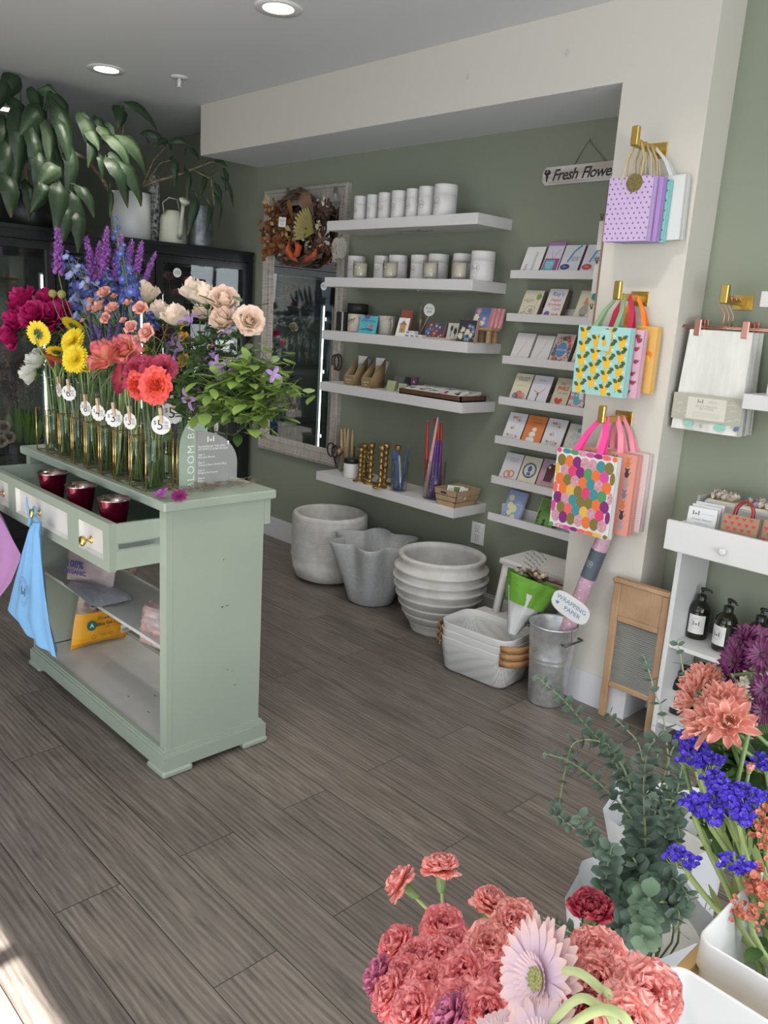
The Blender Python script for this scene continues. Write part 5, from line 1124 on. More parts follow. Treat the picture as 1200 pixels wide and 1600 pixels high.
# white beaded ornament
q = wpt(530, 385, .07); t = thing('beaded_ornament', 'pair of white beaded pods hanging at the lower right of the wreath', 'ornament', q)
bead = mat('white_bead', (.60, .56, .50), .4)
for sx in (-1, 1):
    b = MB()
    for i in range(170):
        u = (i + .5) / 170; th = math.acos(1 - 2 * u); ph = i * 2.4; b.ball(.0052, q + Vector((sx * .023 + .030 * math.sin(th) * math.cos(ph), .022 * math.sin(th) * math.sin(ph), .055 * math.cos(th) - .01)), 5)
    b.build('beaded_pod', bead, t)
b = MB(); b.tube([q + Vector((0, 0, .05)), q + Vector((.01, 0, .1)), q + Vector((.0, .03, .2))], .0015, 4); b.build('cord', creamL, t)

# ================================================================ five floating shelves
shm = mat('shelf_white', (.60, .59, .60), .45, bump=(30, .04, (8, 1, 1)))
SX0, SX1, SY = -3.61, -2.545, 2.995; SZ = [1.988, 1.695, 1.41, 1.125, .606]
names = ['top floating shelf, holding seven white tins', 'second floating shelf, holding white tins and glass candles', 'third floating shelf, holding mugs, cards and notebooks', 'fourth floating shelf, holding kraft boxes and a wooden tray', 'lowest floating shelf, holding gold candlesticks and tapers']
for i, z in enumerate(SZ):
    t = MB().bbox(SX0, SX1, SY, YW, z - .05, z, .0015).build('floating_shelf', shm); tag(t, 'white ' + names[i], 'shelf', 'white floating shelves')
    if i < 3: MB().box(-3.2, -2.95, 3.12, 3.135, z - .053, z - .0495).box(-3.03, -3.0, 3.1, 3.15, z - .055, z - .0495).build('bracket', hookm, t)
def sp(px, py, i, Y): """point on shelf i under a pixel column"""; q = at(px, py, Y=Y); return Vector((q.x, Y, SZ[i]))
tinw = mat('tin_white', (.62, .61, .61), .5); tini = mat('tin_print', (.30, .30, .31), .6)
def tin(p, R, H, label, group, twist=0):
    t = thing('candle_tin', label, 'tin', p, group); M = Matrix.Translation(p)
    MB(M).lathe([(.001, 0), (R * .97, 0), (R, .002), (R, H * .66), (R * .97, H * .665)], 36).build('body', tinw, t)
    MB(M).lathe([(R * .97, H * .665), (R * 1.01, H * .67), (R * 1.01, H * .98), (R * .98, H), (.001, H)], 36).build('lid', tinw, t)
    b = MB(); s_ = R * .55
    b2 = MB(); logo(b2, I4, s_ * .9, 0); ring_line(b2, I4, s_ * .78, .0007, 0); ring_line(b2, I4, s_ * .6, .0004, 0)
    for k_, w_ in ((-1.15, .5), (-1.4, .35)): b2.poly([(-s_ * w_, s_ * k_, 0), (s_ * w_, s_ * k_, 0), (s_ * w_, s_ * (k_ + .07), 0), (-s_ * w_, s_ * (k_ + .07), 0)])
    a0 = -PI / 2 + twist; vs = []
    for v in b2.v: a = a0 + v.x / R; vs.append((1.012 * R * math.cos(a), 1.012 * R * math.sin(a), H * .42 + v.y))
    b.M = M; b.add(vs, b2.f); b.build('printed_logo', tini, t)
tl = [(563, 336, .036, .128), (582, 335, .033, .130), (601, 335, .036, .134), (623, 334, .041, .137), (644.5, 334, .036, .141), (666, 334, .043, .145), (694.5, 333, .056, .146)]
for i, (px, py, R, H) in enumerate(tl): tin(sp(px, py, 0, 3.08), R, H, ('white round tin on the top shelf, ' + rank(i, 7, 'tins', '')) if i < 6 else 'widest white round tin on the top shelf, at the right end of the row', 'white tins on the top shelf', twist=.1 * (i % 3) - .15)
ol = 540; k_ = 280 / 1200
s2 = [(67, .048, .125, 0), (237, .042, .125, 0), (347, .050, .127, 1), (490, .046, .127, 0), (615, .052, .130, 1), (778, .050, .130, 1), (910, .056, .134, 0)]
for i, (x, R, H, back) in enumerate(s2): tin(sp(ol + x * k_, 436, 1, 3.17 if x != 910 else 3.11), R, H, rank(i, 7, 'white tins', 'on the second shelf'), 'white tins on the second shelf', twist=[0, .1, 2.5, -.1, 2.6, 2.8, 0][i])
wax = mat('wax_cream', (.66, .63, .53), .5, sss=.3); cgl = glass_mat('candle_glass', (.97, .97, .96), .05); lbl = mat('label_grey', (.22, .22, .23), .6)
for i, x in enumerate((95, 295, 563, 757)):
    p = sp(ol + x * k_, 437, 1, 3.06); t = thing('glass_candle', rank(i, 4, 'cream candles in clear glasses', 'on the second shelf'), 'candle', p, 'glass candles on the second shelf'); M = Matrix.Translation(p); R = .037; H = .09
    MB(M).lathe([(.001, 0), (R * .94, 0), (R, .004), (R * 1.06, H), (R * 1.03, H), (R * .96, .008), (.001, .008)], 32).build('glass', cgl, t)
    MB(M).lathe([(.001, .009), (R * .95, .009), (R * .985, H * .86), (.001, H * .86)], 32).build('wax', wax, t)
    MB(M).tube([(0, 0, H * .85), (.001, 0, H * .97)], .0008, 4).build('wick', ink, t)
    if i < 3:
        b = MB(M); b.grid(lambda u, v: (R * 1.075 * math.cos(-2.55 + .34 * u), R * 1.075 * math.sin(-2.55 + .34 * u), .012 + .062 * v), 4, 1); b.build('label', lbl, t)
# ---- third shelf
Z6 = lambda x, y=0: (500 + x * .25, 460 + y * .25)
def boxthing(name, label, cat, px, i, Y, w, d, h, rz, col, design=None, tilt=0, group=None, sidecol=None, dz=0, dx=0):
    """box standing on shelf i; px is the column of its front left foot; rz turns it, tilt leans it back"""
    p = sp(px, 0, i, Y) if i is not None else Vector(px); q = at(px, 500, Y=Y) if i is not None else p
    if i is not None: p.x = solve_x(px, Y, SZ[i] + dz); p.z += dz
    M = Matrix.Translation(p) @ Matrix.Rotation(rz, 4, 'Z') @ Matrix.Rotation(-tilt, 4, 'X')
    b = PB(M); b.c(sidecol or col); b.bbox(0, w, 0, d, 0, h, .0008)
    FM = M @ Matrix(((1, 0, 0, 0), (0, 0, -1, 0), (0, 1, 0, 0), (0, 0, 0, 1)))
    b.M = FM; b.rect(.0008, .0008, w - .0008, h - .0008, col, .0003)
    if design: design(b, w, h)
    o = b.out(name); return tag(o, label, cat, group)
def solve_x(px, Y, Z):
    """x of the room point at depth Y and height Z seen in pixel column px"""
    lo, hi = -9.0, 2.0
    def col(x): v = CR.transposed() @ (Vector((x, Y, Z)) - EYE); return 600 + F_PX * v.x / -v.z
    for _ in range(60):
        m_ = (lo + hi) / 2
        if col(m_) < px: lo = m_
        else: hi = m_
    return (lo + hi) / 2
boxthing('black_box', 'small glossy black box at the left end of the third shelf', 'box', Z6(98)[0], 2, 3.10, .085, .05, .105, .0, (.015, .012, .012), lambda b, w, h: b.rect(w * .55, 0, w * .72, h, (.5, .5, .5)))
p = Vector((solve_x(Z6(228)[0], 3.17, SZ[2]), 3.17, SZ[2])); tag(MB(Matrix.Translation(p)).lathe([(.001, 0), (.052, 0), (.053, .05), (.055, .1), (.06, .102), (.06, .152), (.055, .155), (.001, .155)], 32).build('hat_box', mat('black_card', (.012, .012, .012), .5)), 'round black lidded box behind the cream mug', 'box')
def mug(px, Y, R, H, col, label, deco=0):
    p = Vector((solve_x(px, Y, SZ[2]), Y, SZ[2])); t = thing('mug', label, 'mug', p, 'mugs on the third shelf'); M = Matrix.Translation(p); m_ = mat('mug_glaze%d' % deco, col, .4, var=(tuple(c * .8 for c in col), 60, (1, 1, 1)))
    MB(M).lathe([(.001, 0), (R * .9, 0), (R, .006), (R, H - .002), (R - .003, H), (R - .005, H - .002), (R - .006, .01), (.001, .01)], 32).build('body', m_, t)
    MB(M @ Matrix.Rotation(-.35, 4, 'Z')).tube([(R - .003, 0, H * .82), (R + .02, 0, H * .85), (R + .032, 0, H * .55), (R + .022, 0, H * .25), (R - .003, 0, H * .2)], .0055, 8).build('handle', m_, t)
    if deco:
        b = MB(); b.M = M
        for k in range(5):
            a = -PI / 2 - .7 + k * .3; b.tube([(1.01 * R * math.cos(a), 1.01 * R * math.sin(a), .015 + .01 * k), (1.01 * R * math.cos(a + .12), 1.01 * R * math.sin(a + .12), .05 + .006 * k), (1.01 * R * math.cos(a - .05), 1.01 * R * math.sin(a - .05), .07)], .0012, 4); b.ball(.004, (1.01 * R * math.cos(a + .12), 1.01 * R * math.sin(a + .12), .05 + .006 * k), 6)
        b.build('twig_print', KB, t)
KB = mat('print_brown', (.12, .08, .06), .6)
mug(Z6(222)[0], 3.08, .046, .098, (.50, .45, .38), 'cream mug printed with brown twigs on the third shelf', 1)
mug(Z6(412)[0], 3.12, .047, .098, (.42, .39, .35), 'plain speckled beige mug with its handle to the right, third shelf', 0)
def des_welcome(b, w, h):
    b.tx('Welcome', .026, w * .5, h * .72, NAV, shear=.3); b.dot(w * .7, h * .42, .018, (.5, .12, .15), .010); b.dot(w * .4, h * .92, .02, (.2, .06, .2), .012); b.line([(w * .2, h * .2), (w * .5, h * .28), (w * .85, h * .2)], .004, BK); b.tx('HELLO FRIEND', .014, w * .45, h * .2, BK, shear=.3)
    for x, y in ((.1, .5), (.25, .45), (.9, .75), (.85, .12), (.12, .85), (.55, .5)): b.dot(w * x, h * y, .004, (.7, .4, .1))
boxthing('greeting_coaster', 'turquoise printed square with a fish and handwriting on the third shelf', 'print', Z6(237)[0], 2, 3.03, .125, .006, .095, .08, (.07, .42, .52), des_welcome, .18)
def des_tower(b, w, h): b.rect(w * .25, h * .2, w * .8, h * .62, (.45, .28, .12)); b.c((.3, .16, .1)); b.poly([(w * .15, h * .62, .0008), (w * .9, h * .62, .0008), (w * .52, h * .86, .0008)]); b.rect(w * .45, h * .2, w * .6, h * .42, (.3, .16, .08), .0009); b.line([(w * .52, h * .85), (w * .52, h * .95)], .002, BK)
boxthing('art_card', 'white card showing an orange brown pavilion, leaning on the third shelf', 'card', Z6(468)[0], 2, 3.04, .07, .004, .098, .12, WH, des_tower, .3)
def des_fly(b, w, h):
    for a in (.5, 2.6, -.5, -2.6): b.leafp(w * .5, h * .55, w * .35, w * .12, a, (.1, .3, .12))
    b.line([(w * .5, h * .4), (w * .5, h * .7)], .003, BK)
boxthing('art_card', 'reddish card with a green butterfly standing behind the pavilion card', 'card', Z6(478)[0], 2, 3.12, .075, .012, .14, .1, (.42, .13, .08), des_fly, .25, sidecol=(.35, .1, .07))
p = Vector((solve_x(Z6(618)[0], 3.14, SZ[2]), 3.14, SZ[2])); t = thing('bud_vase', 'slim clear glass bud vase on the third shelf beside a round tag', 'vase', p); MB(Matrix.Translation(p)).lathe([(.001, 0), (.024, 0), (.024, .1), (.012, .13), (.011, .17), (.014, .175), (.012, .175)], 24).build('glass', vglass, t); b = MB(Matrix.Translation(p)); b.tube([(0, 0, .01), (.002, 0, .13)], .0035, 5); b.tube([(.006, .004, .01), (.0, .003, .125)], .003, 5); b.build('pencil', mat('pencil_rose', (.4, .15, .12), .5), t)
q = at(*Z6(683, 97), Y=3.10); b = PB(plane_M(q, (1, .25, 0), (0, 0, 1))); b.c(WH); b.slab(scallop(.031, 12, 0), -.001, .001); b.tx('Mini Vase', .011, 0, .008, BK, z=.0014, shear=.3); b.tx('$18', .016, 0, -.009, BK, z=.0014, shear=.3)
t = thing('round_sign', 'round white tag with handwriting on a stick above the third shelf', 'sign', (q.x - .02, q.y, SZ[2])); b.out('disc', t); MB().tube([q + Vector((0, .002, -.028)), Vector((q.x - .055, q.y, SZ[2] + .02)), Vector((q.x - .06, q.y, SZ[2]))], .0014, 5).build('stick', wood_l, t)
for i, (x, y, w_) in enumerate([(525, 0, .06), (560, 0, .055), (532, .016, .058), (590, .0, .05)]):
    boxthing('small_box', ['small white printed box, lowest left of the little stack on the third shelf', 'small white printed box in the middle of the little stack, third shelf', 'small white printed box on top of the little stack, third shelf', 'small white printed box, right of the little stack, third shelf'][i], 'box', Z6(x)[0], 2, 3.02, w_, .035, .015, .05, WH, lambda b, w, h: (b.rect(w * .1, h * .2, w * .5, h * .8, (.2, .25, .4)), b.rect(w * .6, h * .3, w * .9, h * .7, (.5, .45, .4))), dz=y, group='little white boxes on the third shelf')
def des_floral(cols, seed, n=16, s=.011):
    def f(b, w, h):
        r = random.Random(seed)
        for i in range(n):
            x, y = r.uniform(.1, .9) * w, r.uniform(.1, .9) * h; rr = min(s * r.uniform(.7, 1.3), x, w - x, y, h - y)
            if i % 3 == 0: b.leafp(x, y, rr, rr * .35, r.random() * .1, (.08, .2, .1))
            else: b.flr(x, y, rr, cols[i % len(cols)], z=.0007 + .00003 * i)
    return f
boxthing('clear_box', 'clear fronted box with red and blue florals lying back on the third shelf', 'box', Z6(640)[0], 2, 3.05, .12, .02, .085, .1, (.06, .05, .08), des_floral([(.35, .04, .06), (.06, .1, .3)], 4, 18, .014), .35, sidecol=(.3, .15, .15))
boxthing('notecards', 'flat stack of notecards lying under the floral box, third shelf', 'cards', Z6(655)[0], 2, 3.0, .16, .06, .010, .04, (.45, .35, .32), None)
boxthing('art_card', 'pale card with two dark plant drawings on the third shelf', 'card', Z6(785)[0], 2, 3.06, .07, .004, .085, .12, (.5, .48, .44), lambda b, w, h: (b.line([(w * .3, h * .2), (w * .35, h * .8)], .003, BK), b.dot(w * .35, h * .7, .008, BK, .014), b.line([(w * .7, h * .2), (w * .65, h * .8)], .003, BK), b.dot(w * .68, h * .55, .01, BK, .016)), .2)
boxthing('notebook', 'black notebook covered in red and white flowers, third shelf near its right end', 'notebook', Z6(850)[0], 2, 3.02, .10, .022, .105, .12, (.02, .02, .03), des_floral([(.6, .1, .06), (.6, .55, .45), (.1, .16, .35)], 7, 26, .013), .2, sidecol=(.45, .3, .22))
p = Vector((solve_x(Z6(1028)[0], 3.10, SZ[2]), 3.10, SZ[2])); pine = mat('pine_wood', (.42, .27, .14), .6, var=((.34, .2, .1), 16, (1, 1, 8))); t = thing('wooden_riser', 'small wooden riser under the pink floral boxes on the third shelf', 'riser', p)
MB(Matrix.Translation(p)).bbox(-.06, .06, -.035, .035, .058, .072, .004).build('top', pine, t)
for sx, sy in ((-1, -1), (1, -1), (-1, 1), (1, 1)): MB(Matrix.Translation(p)).bbox(sx * .04 - .009, sx * .04 + .009, sy * .022 - .009, sy * .022 + .009, 0, .058, .002).build('leg', pine, t)
for i in range(4): boxthing('floral_notebook', ['pink blue floral notebook at the front of the stack on the riser', 'pink floral notebook, second in the stack on the riser', 'pink floral notebook, third in the stack on the riser', 'pink floral notebook at the back of the stack on the riser'][i], 'notebook', (p.x - .065 + i * .013, p.y - .03 + .016 * i, SZ[2] + .0725), None, 0, .09, .012, .095, .1, (.10, .16, .38) if i == 0 else (.55, .25, .26), des_floral([(.6, .3, .32), (.65, .62, .6)], 9, 14, .015) if i == 0 else None, .3, group='floral notebooks on the riser', sidecol=(.6, .3, .32))
# ---- fourth shelf
def display_box(px, c1, c2, label, name2):
    Y = 3.02; x = solve_x(px, Y, SZ[3]); p = Vector((x, Y, SZ[3])); t = thing('display_box', label, 'box', p, 'kraft display boxes on the fourth shelf'); M = Matrix.Translation(p) @ Matrix.Rotation(.06, 4, 'Z')
    W, D, HF, HB = .072, .11, .05, .158; b = PB(M); b.c((.24, .16, .07))
    for x0 in (0, W - .002): b.add([(x0 + e, y, z) for e in (0, .002) for y, z in ((0, 0), (D, 0), (D, HB), (0, HF))], [(0, 1, 2, 3), (4, 7, 6, 5), (0, 4, 5, 1), (2, 6, 7, 3), (3, 7, 4, 0), (1, 5, 6, 2)])
    b.box(0, W, 0, .002, 0, HF).box(0, W, D - .002, D, 0, HB).box(0, W, 0, D, 0, .002)
    b.c(WH); b.box(.002, .003, .003, D - .003, .003, HF).box(.002, W - .002, D - .004, D - .002, .003, HB)
    b.M = M @ Matrix(((1, 0, 0, 0), (0, 0, -1, 0), (0, 1, 0, 0), (0, 0, 0, 1))); b.tx('botanicals', .012, W / 2, .03, WH); b.tx('INCENSE', .006, W / 2, .014, WH); b.out('carton', t)
    b = PB(M @ Matrix.Translation((.008, .06, .003)) @ Matrix.Rotation(-.38, 4, 'X')); b.c(c1); b.bbox(0, W - .016, 0, .03, 0, .155, .001); b.M = b.M @ Matrix(((1, 0, 0, 0), (0, 0, -1, 0), (0, 1, 0, 0), (0, 0, 0, 1))); b.rect(0, 0, W - .016, .075, c2, .0006); b.tx(name2, .008, .028, .1, BK); b.out('packet', t)
display_box(Z6(147)[0], (.40, .45, .55), (.62, .6, .58), 'left kraft display box with pale blue packets on the fourth shelf', 'lavender'); display_box(Z6(255)[0], (.45, .35, .30), (.6, .5, .46), 'right kraft display box with blush packets on the fourth shelf', 'rosewood')
boxthing('green_box', 'pale green small box, the left of two on the fourth shelf', 'box', Z6(410)[0], 3, 3.04, .055, .02, .055, .12, (.32, .35, .20), lambda b, w, h: b.tx('SOAP', .010, w / 2, h / 2, GRN), .25, 'green boxes')
boxthing('green_box', 'striped green small box, the right of two on the fourth shelf', 'box', Z6(480)[0], 3, 3.03, .05, .025, .05, .2, (.25, .28, .15), lambda b, w, h: [b.rect(0, h * k / 6, w, h * (k + .4) / 6, (.4, .42, .3)) for k in range(6)], .3, 'green boxes')
boxthing('sachet', 'clear grey sachet standing behind the green boxes', 'packet', Z6(452)[0], 3, 3.14, .07, .01, .07, .1, (.16, .17, .16), lambda b, w, h: b.tx('tea', .012, w / 2, h / 2, BK), .2)
boxthing('sachet', 'dark sachet beside the clear grey one', 'packet', Z6(525)[0], 3, 3.13, .028, .012, .075, .1, (.03, .03, .05), None, .1)
boxthing('sachet', 'narrow purple printed sachet left of the wooden tray', 'packet', Z6(562)[0], 3, 3.08, .032, .02, .085, .15, (.08, .03, .07), lambda b, w, h: b.tx('A', .02, w / 2, h * .7, WH), .1)
wal = mat('walnut', (.12, .055, .035), .5, var=((.08, .035, .02), 12, (1, 8, 1)))
Y0 = 3.005; xa = solve_x(Z6(512)[0], Y0 + .02, SZ[3]); xb = -2.565
t = thing('wooden_tray', 'long walnut tray of seed packets on the fourth shelf', 'tray', (xa, Y0, SZ[3])); b = MB(); b.box(xa, xb, Y0, Y0 + .19, SZ[3], SZ[3] + .006).box(xa, xb, Y0, Y0 + .006, SZ[3], SZ[3] + .028).box(xa, xb, Y0 + .184, Y0 + .19, SZ[3], SZ[3] + .028).box(xa, xa + .006, Y0, Y0 + .19, SZ[3], SZ[3] + .028).box(xb - .006, xb, Y0, Y0 + .19, SZ[3], SZ[3] + .028); b.build('tray', wal, t)
for i in range(10):
    x = xa + .02 + (xb - xa - .11) * (i // 2) / 4; y = Y0 + .012 + .085 * (i % 2); cols = [(.10, .2, .08), (.5, .1, .12), (.3, .06, .12), (.5, .12, .15), (.12, .28, .2), (.1, .22, .1), (.45, .08, .15), (.15, .3, .15), (.03, .04, .04), (.3, .25, .08)]
    b = PB(Matrix.Translation((x, y, SZ[3] + .012)) @ Matrix.Rotation(.12 + .05 * (i % 3), 4, 'Z') @ Matrix.Rotation(.18, 4, 'X')); b.c(WH); b.bbox(0, .068, 0, .09, 0, .016, .001); r = random.Random(i)
    b.M = b.M @ Matrix.Translation((0, 0, .0162))
    for k in range(4): b.leafp(.034 + r.uniform(-.018, .018), .035 + r.uniform(-.02, .015), .022, .008, r.random() * 6, cols[i])
    b.dot(.034, .03, .012, cols[i]); b.tx('SEEDS', .010, .034, .075, BK)
    tag(b.out('seed_packet'), rank(i // 2, 5, 'seed packets', 'in the ' + ('front' if i % 2 == 0 else 'back') + ' tray row'), 'seed packet', 'seed packets in the tray')
# ---- fifth shelf
Z7 = lambda x, y=0: 490 + x * .241667
def P5(x, Y): return Vector((solve_x(Z7(x), Y, SZ[4]), Y, SZ[4]))
def glass_cup(p, R, H, label, group=None):
    t = thing('glass_cup', label, 'glass', p, group); MB(Matrix.Translation(p)).lathe([(.001, 0), (R * .97, 0), (R, .003), (R, H), (R - .002, H), (R - .002, .008), (.001, .008)], 28).build('glass', vglass, t); return t
def taper(base, top, R, col, label, group, mat_n):
    base, top = Vector(base), Vector(top); d = top - base; t = thing('taper_candle', label, 'candle', base, group); m_ = mat(mat_n, col, .35)
    MB().tube([base, base + d * .3, base + d * .8, base + d * .96, base + d * .985], [R, R * .95, R * .7, R * .5, .001], 10).build('wax', m_, t); MB().tube([base + d * .97, top + Vector((.003, 0, 0))], .0008, 4).build('wick', mat('wick', (.5, .45, .4), .8), t)
p = P5(210, 3.16); glass_cup(p, .047, .15, 'glass cup of beeswax candles at the left end of the lowest shelf')
for i, (x, y) in enumerate([(180, 115), (200, 113), (225, 117), (255, 127)]):
    q = at(Z7(x), 640 + y * .2417, Y=3.15); taper((p.x - .026 + i * .018, p.y + (.01 if i % 2 else -.01), p.z + .01), q, .010, (.50, .33, .16), rank(i, 4, 'tan beeswax candles', 'in the left glass cup'), 'beeswax candles', 'beeswax')
p = P5(240, 3.06); t = thing('white_jar', 'white jar with a black lid in front of the beeswax candles', 'jar', p); MB(Matrix.Translation(p)).lathe([(.001, 0), (.041, 0), (.043, .004), (.043, .082), (.04, .084)], 32).build('jar', tinw, t); MB(Matrix.Translation(p)).lathe([(.04, .084), (.044, .084), (.044, .106), (.042, .109), (.001, .109)], 32).build('lid', mat('lid_black', (.015, .015, .015), .4), t)
goldc = mat('candlestick_gold', (.30, .19, .07), .38, .9, var=((.42, .28, .10), 30, (1, 1, 1)), bump=(120, .15, (1, 1, 1)))
def stick_prof(H):
    pr = [(.001, 0), (.040, 0), (.041, .003), (.036, .008), (.014, .012), (.009, .02)]; n = 5; z = .02
    for i in range(n):
        h = (H - .055) / n; pr += [(.008, z + h * .1), (.0155 if i % 2 == 0 else .013, z + h * .35), (.0155 if i % 2 == 0 else .013, z + h * .6), (.008, z + h * .92)]; z += h
    return pr + [(.013, H - .03), (.018, H - .022), (.0185, H - .002), (.015, H), (.012, H - .01), (.001, H - .01)]
cs = [(297, 445, .190, 3.03), (322, 425, .195, 3.12), (345, 430, .185, 3.16), (363, 470, .225, 3.035), (427, 492, .230, 3.01), (458, 455, .225, 3.10), (530, 478, .225, 3.12)]
cl = ['short gold candlestick, leftmost of the group on the lowest shelf', 'gold candlestick second from the left, standing at the back', 'gold candlestick third from the left, mostly hidden at the back', 'tall gold candlestick at the middle front of the group', 'gold candlestick nearest the shelf edge, right of the middle front one', 'tallest looking gold candlestick, behind the one nearest the edge', 'gold candlestick behind the glass of blue candles']
for i, (x, y, H, Y) in enumerate(cs): tag(MB(Matrix.Translation(P5(x, Y))).lathe(stick_prof(H), 24).build('gold_candlestick', goldc), cl[i], 'candlestick', 'gold candlesticks on the lowest shelf')
p = P5(548, 3.05); glass_cup(p, .044, .165, 'clear glass holding blue taper candles, right of the candlesticks')
for i, (x0, x1, y1) in enumerate([(520, 522, 262), (532, 535, 255), (545, 545, 260), (560, 612, 235), (540, 530, 270), (553, 553, 290)]):
    q = at(Z7(x1), 640 + y1 * .2417, Y=3.06); s_ = Vector((p.x + (x0 - 548) * .0009, p.y + (.014 if i % 2 else -.014), p.z + .01)); taper(s_, q, .009, (.04, .08, .22) if i != 5 else (.35, .36, .42), rank([0, 2, 3, 5, 1, 4][i], 6, 'blue taper candles', 'in the clear glass') if i != 5 else 'pale wrapped taper candle among the blue ones', 'blue taper candles', 'taper_blue' if i != 5 else 'taper_pale')
p = P5(772, 3.08); glass_cup(p, .055, .2, 'tall clear glass holding red, pink and purple taper candles')
for i, (x0, x1, y1, col, nm, lab) in enumerate([(740, 738, 65, (.40, .02, .03), 'taper_red', 'dark red taper, leftmost in the tall glass'), (788, 786, 45, (.40, .02, .03), 'taper_red', 'thin red taper just behind the pink one'), (738, 806, 38, (.62, .32, .38), 'taper_pink', 'long pink taper leaning across the tall glass'), (792, 808, 90, (.65, .14, .03), 'taper_orange', 'orange taper right of the pink one'),
        (812, 828, 75, (.50, .02, .03), 'taper_red', 'bright red taper, rightmost in the tall glass'), (770, 775, 190, (.10, .03, .20), 'taper_purple', 'purple taper, left of the purple ones'), (782, 795, 190, (.10, .03, .20), 'taper_purple', 'purple taper, second of the purple ones'), (795, 808, 190, (.10, .03, .20), 'taper_purple', 'purple taper, third of the purple ones'), (808, 826, 192, (.10, .03, .20), 'taper_purple', 'purple taper, rightmost of the purple ones')]):
    s_ = Vector((p.x + (x0 - 772) * .0008, p.y + [-.03, .03, -.036, .02, .01, -.02, -.03, -.015, 0][i], p.z + .01)); q = at(Z7(x1), 640 + y1 * .2417, Y=s_.y); taper(s_, q, .0105, col, lab, 'taper candles in the tall glass', nm)
# slatted wooden crate
cA = P5(905, 3.0); crw = mat('crate_wood', (.40, .28, .18), .65, var=((.34, .23, .14), 12, (8, 1, 1))); 
CXa, CXb, CYa, CYb = cA.x - .118, cA.x + .0, 3.005, 3.165; z0 = SZ[4]
t = thing('wooden_crate', 'small slatted wooden crate of soap packets at the right end of the lowest shelf', 'crate', (CXa, CYa, z0)); fl = .018
def crate_pts(z): k = (z / .085) * fl; return CXa - k, CXb + k, CYa - k * .5, CYb + k
b = MB()
def slat(z1, z2):
    a = crate_pts(z1); c = crate_pts(z2); th = .005
    for (p0, p1, q0, q1, n_) in (((a[0], a[2]), (a[1], a[2]), (c[0], c[2]), (c[1], c[2]), (0, 1)), ((a[1], a[2]), (a[1], a[3]), (c[1], c[2]), (c[1], c[3]), (-1, 0)), ((a[0], a[3]), (a[1], a[3]), (c[0], c[3]), (c[1], c[3]), (0, -1)), ((a[0], a[2]), (a[0], a[3]), (c[0], c[2]), (c[0], c[3]), (1, 0))):
        v = [(*p0, z0 + z1), (*p1, z0 + z1), (*q1, z0 + z2), (*q0, z0 + z2)]; v2 = [(x + n_[0] * th, y + n_[1] * th, z) for x, y, z in v]; b.add(v + v2, [(0, 1, 2, 3), (7, 6, 5, 4), (0, 4, 5, 1), (3, 2, 6, 7), (1, 5, 6, 2), (0, 3, 7, 4)])
b.smooth = False
for z1, z2 in ((0, .024), (.028, .052), (.056, .085)): slat(z1, z2)
b.box(CXa, CXb, CYa, CYb, z0, z0 + .004); b.build('slatted_box', crw, t)
b = PB(plane_M(((CXa + CXb) / 2 - .01, CYa - .0101, z0 + .068), (1, 0, 0), (0, -.1, 1))); b.c(BK); b.disc(0, 0, 0, .016, .0055, 16); b.dot(-.014, 0, .006, BK, z=.0001); b.dot(.014, 0, .006, BK, z=.0001); b.out('hand_hole', t)
for i in range(6):
    b = PB(Matrix.Translation((CXa + .025 + .018 * i, CYa + .03 + .012 * (i % 3), z0 + .045)) @ Matrix.Rotation(.5 + .2 * (i % 2), 4, 'Z') @ Matrix.Rotation(-.9, 4, 'X')); b.c([WH, WH, WH, GRN][i % 4] if i != 5 else (.16, .2, .05)); b.bbox(0, .04, 0, .008, 0, .07, .001)
    b.M = b.M @ Matrix(((1, 0, 0, 0), (0, 0, -1, 0), (0, 1, 0, 0), (0, 0, 0, 1))); b.tx('LIL', .02, .02, .045, BK); b.rect(.004, .008, .036, .024, (.5, .1, .2))
    tag(b.out('soap_packet'), rank(i, 6, 'packets', 'sticking out of the wooden crate'), 'packet', 'packets in the wooden crate')
# scissors, bauble and rings hung on the mirror frame
blm = mat('black_iron', (.02, .015, .015), .4)
def ringloop(b, c, R, r_, n=20, sc=1.0): b.tube([c + Vector((R * math.cos(2 * PI * i / n), .002 * math.sin(4 * PI * i / n), R * sc * math.sin(2 * PI * i / n))) for i in range(n)], r_, 8, closed=True)
q0 = at(525, 651, Y=YW - .05); q = at(519, 704, Y=YW - .09); t = thing('scissors', 'black handled scissors hanging by a cord from the lower right of the mirror frame', 'scissors', q); b = MB(); ringloop(b, q + Vector((-.012, 0, .004)), .032, .0055, sc=1.25); ringloop(b, q + Vector((.032, -.006, -.002)), .026, .0055, sc=1.4); b.tube([q + Vector((.02, 0, -.03)), q + Vector((.03, 0, -.06)), q + Vector((.05, 0, -.09))], [.006, .005, .001], 6); b.build('handles', blm, t); MB().tube([q0, q + Vector((.01, 0, .04))], .0012, 4).build('cord', blm, t)
q = at(531, 706, Y=YW - .12); tag(MB(basis((0, 0, 1), loc=q)).lathe([(.001, -.03), (.022, -.008), (.02, .012), (.001, .026)], 6).build('copper_bauble', mat('copper_glass', (.55, .28, .2), .2, .8)), 'small faceted copper bauble beside the hanging scissors', 'bauble')
q = at(528, 566, Y=YW - .06); t = thing('bracelet_rings', 'dark brown rings with a wooden tag hanging on the mirror frame between two shelves', 'rings', q); b = MB(); ringloop(b, q, .034, .0055, sc=1.35); ringloop(b, q + Vector((-.008, -.014, 0)), .032, .005, sc=1.3); b.build('rings', mat('ring_brown', (.05, .028, .022), .5), t)
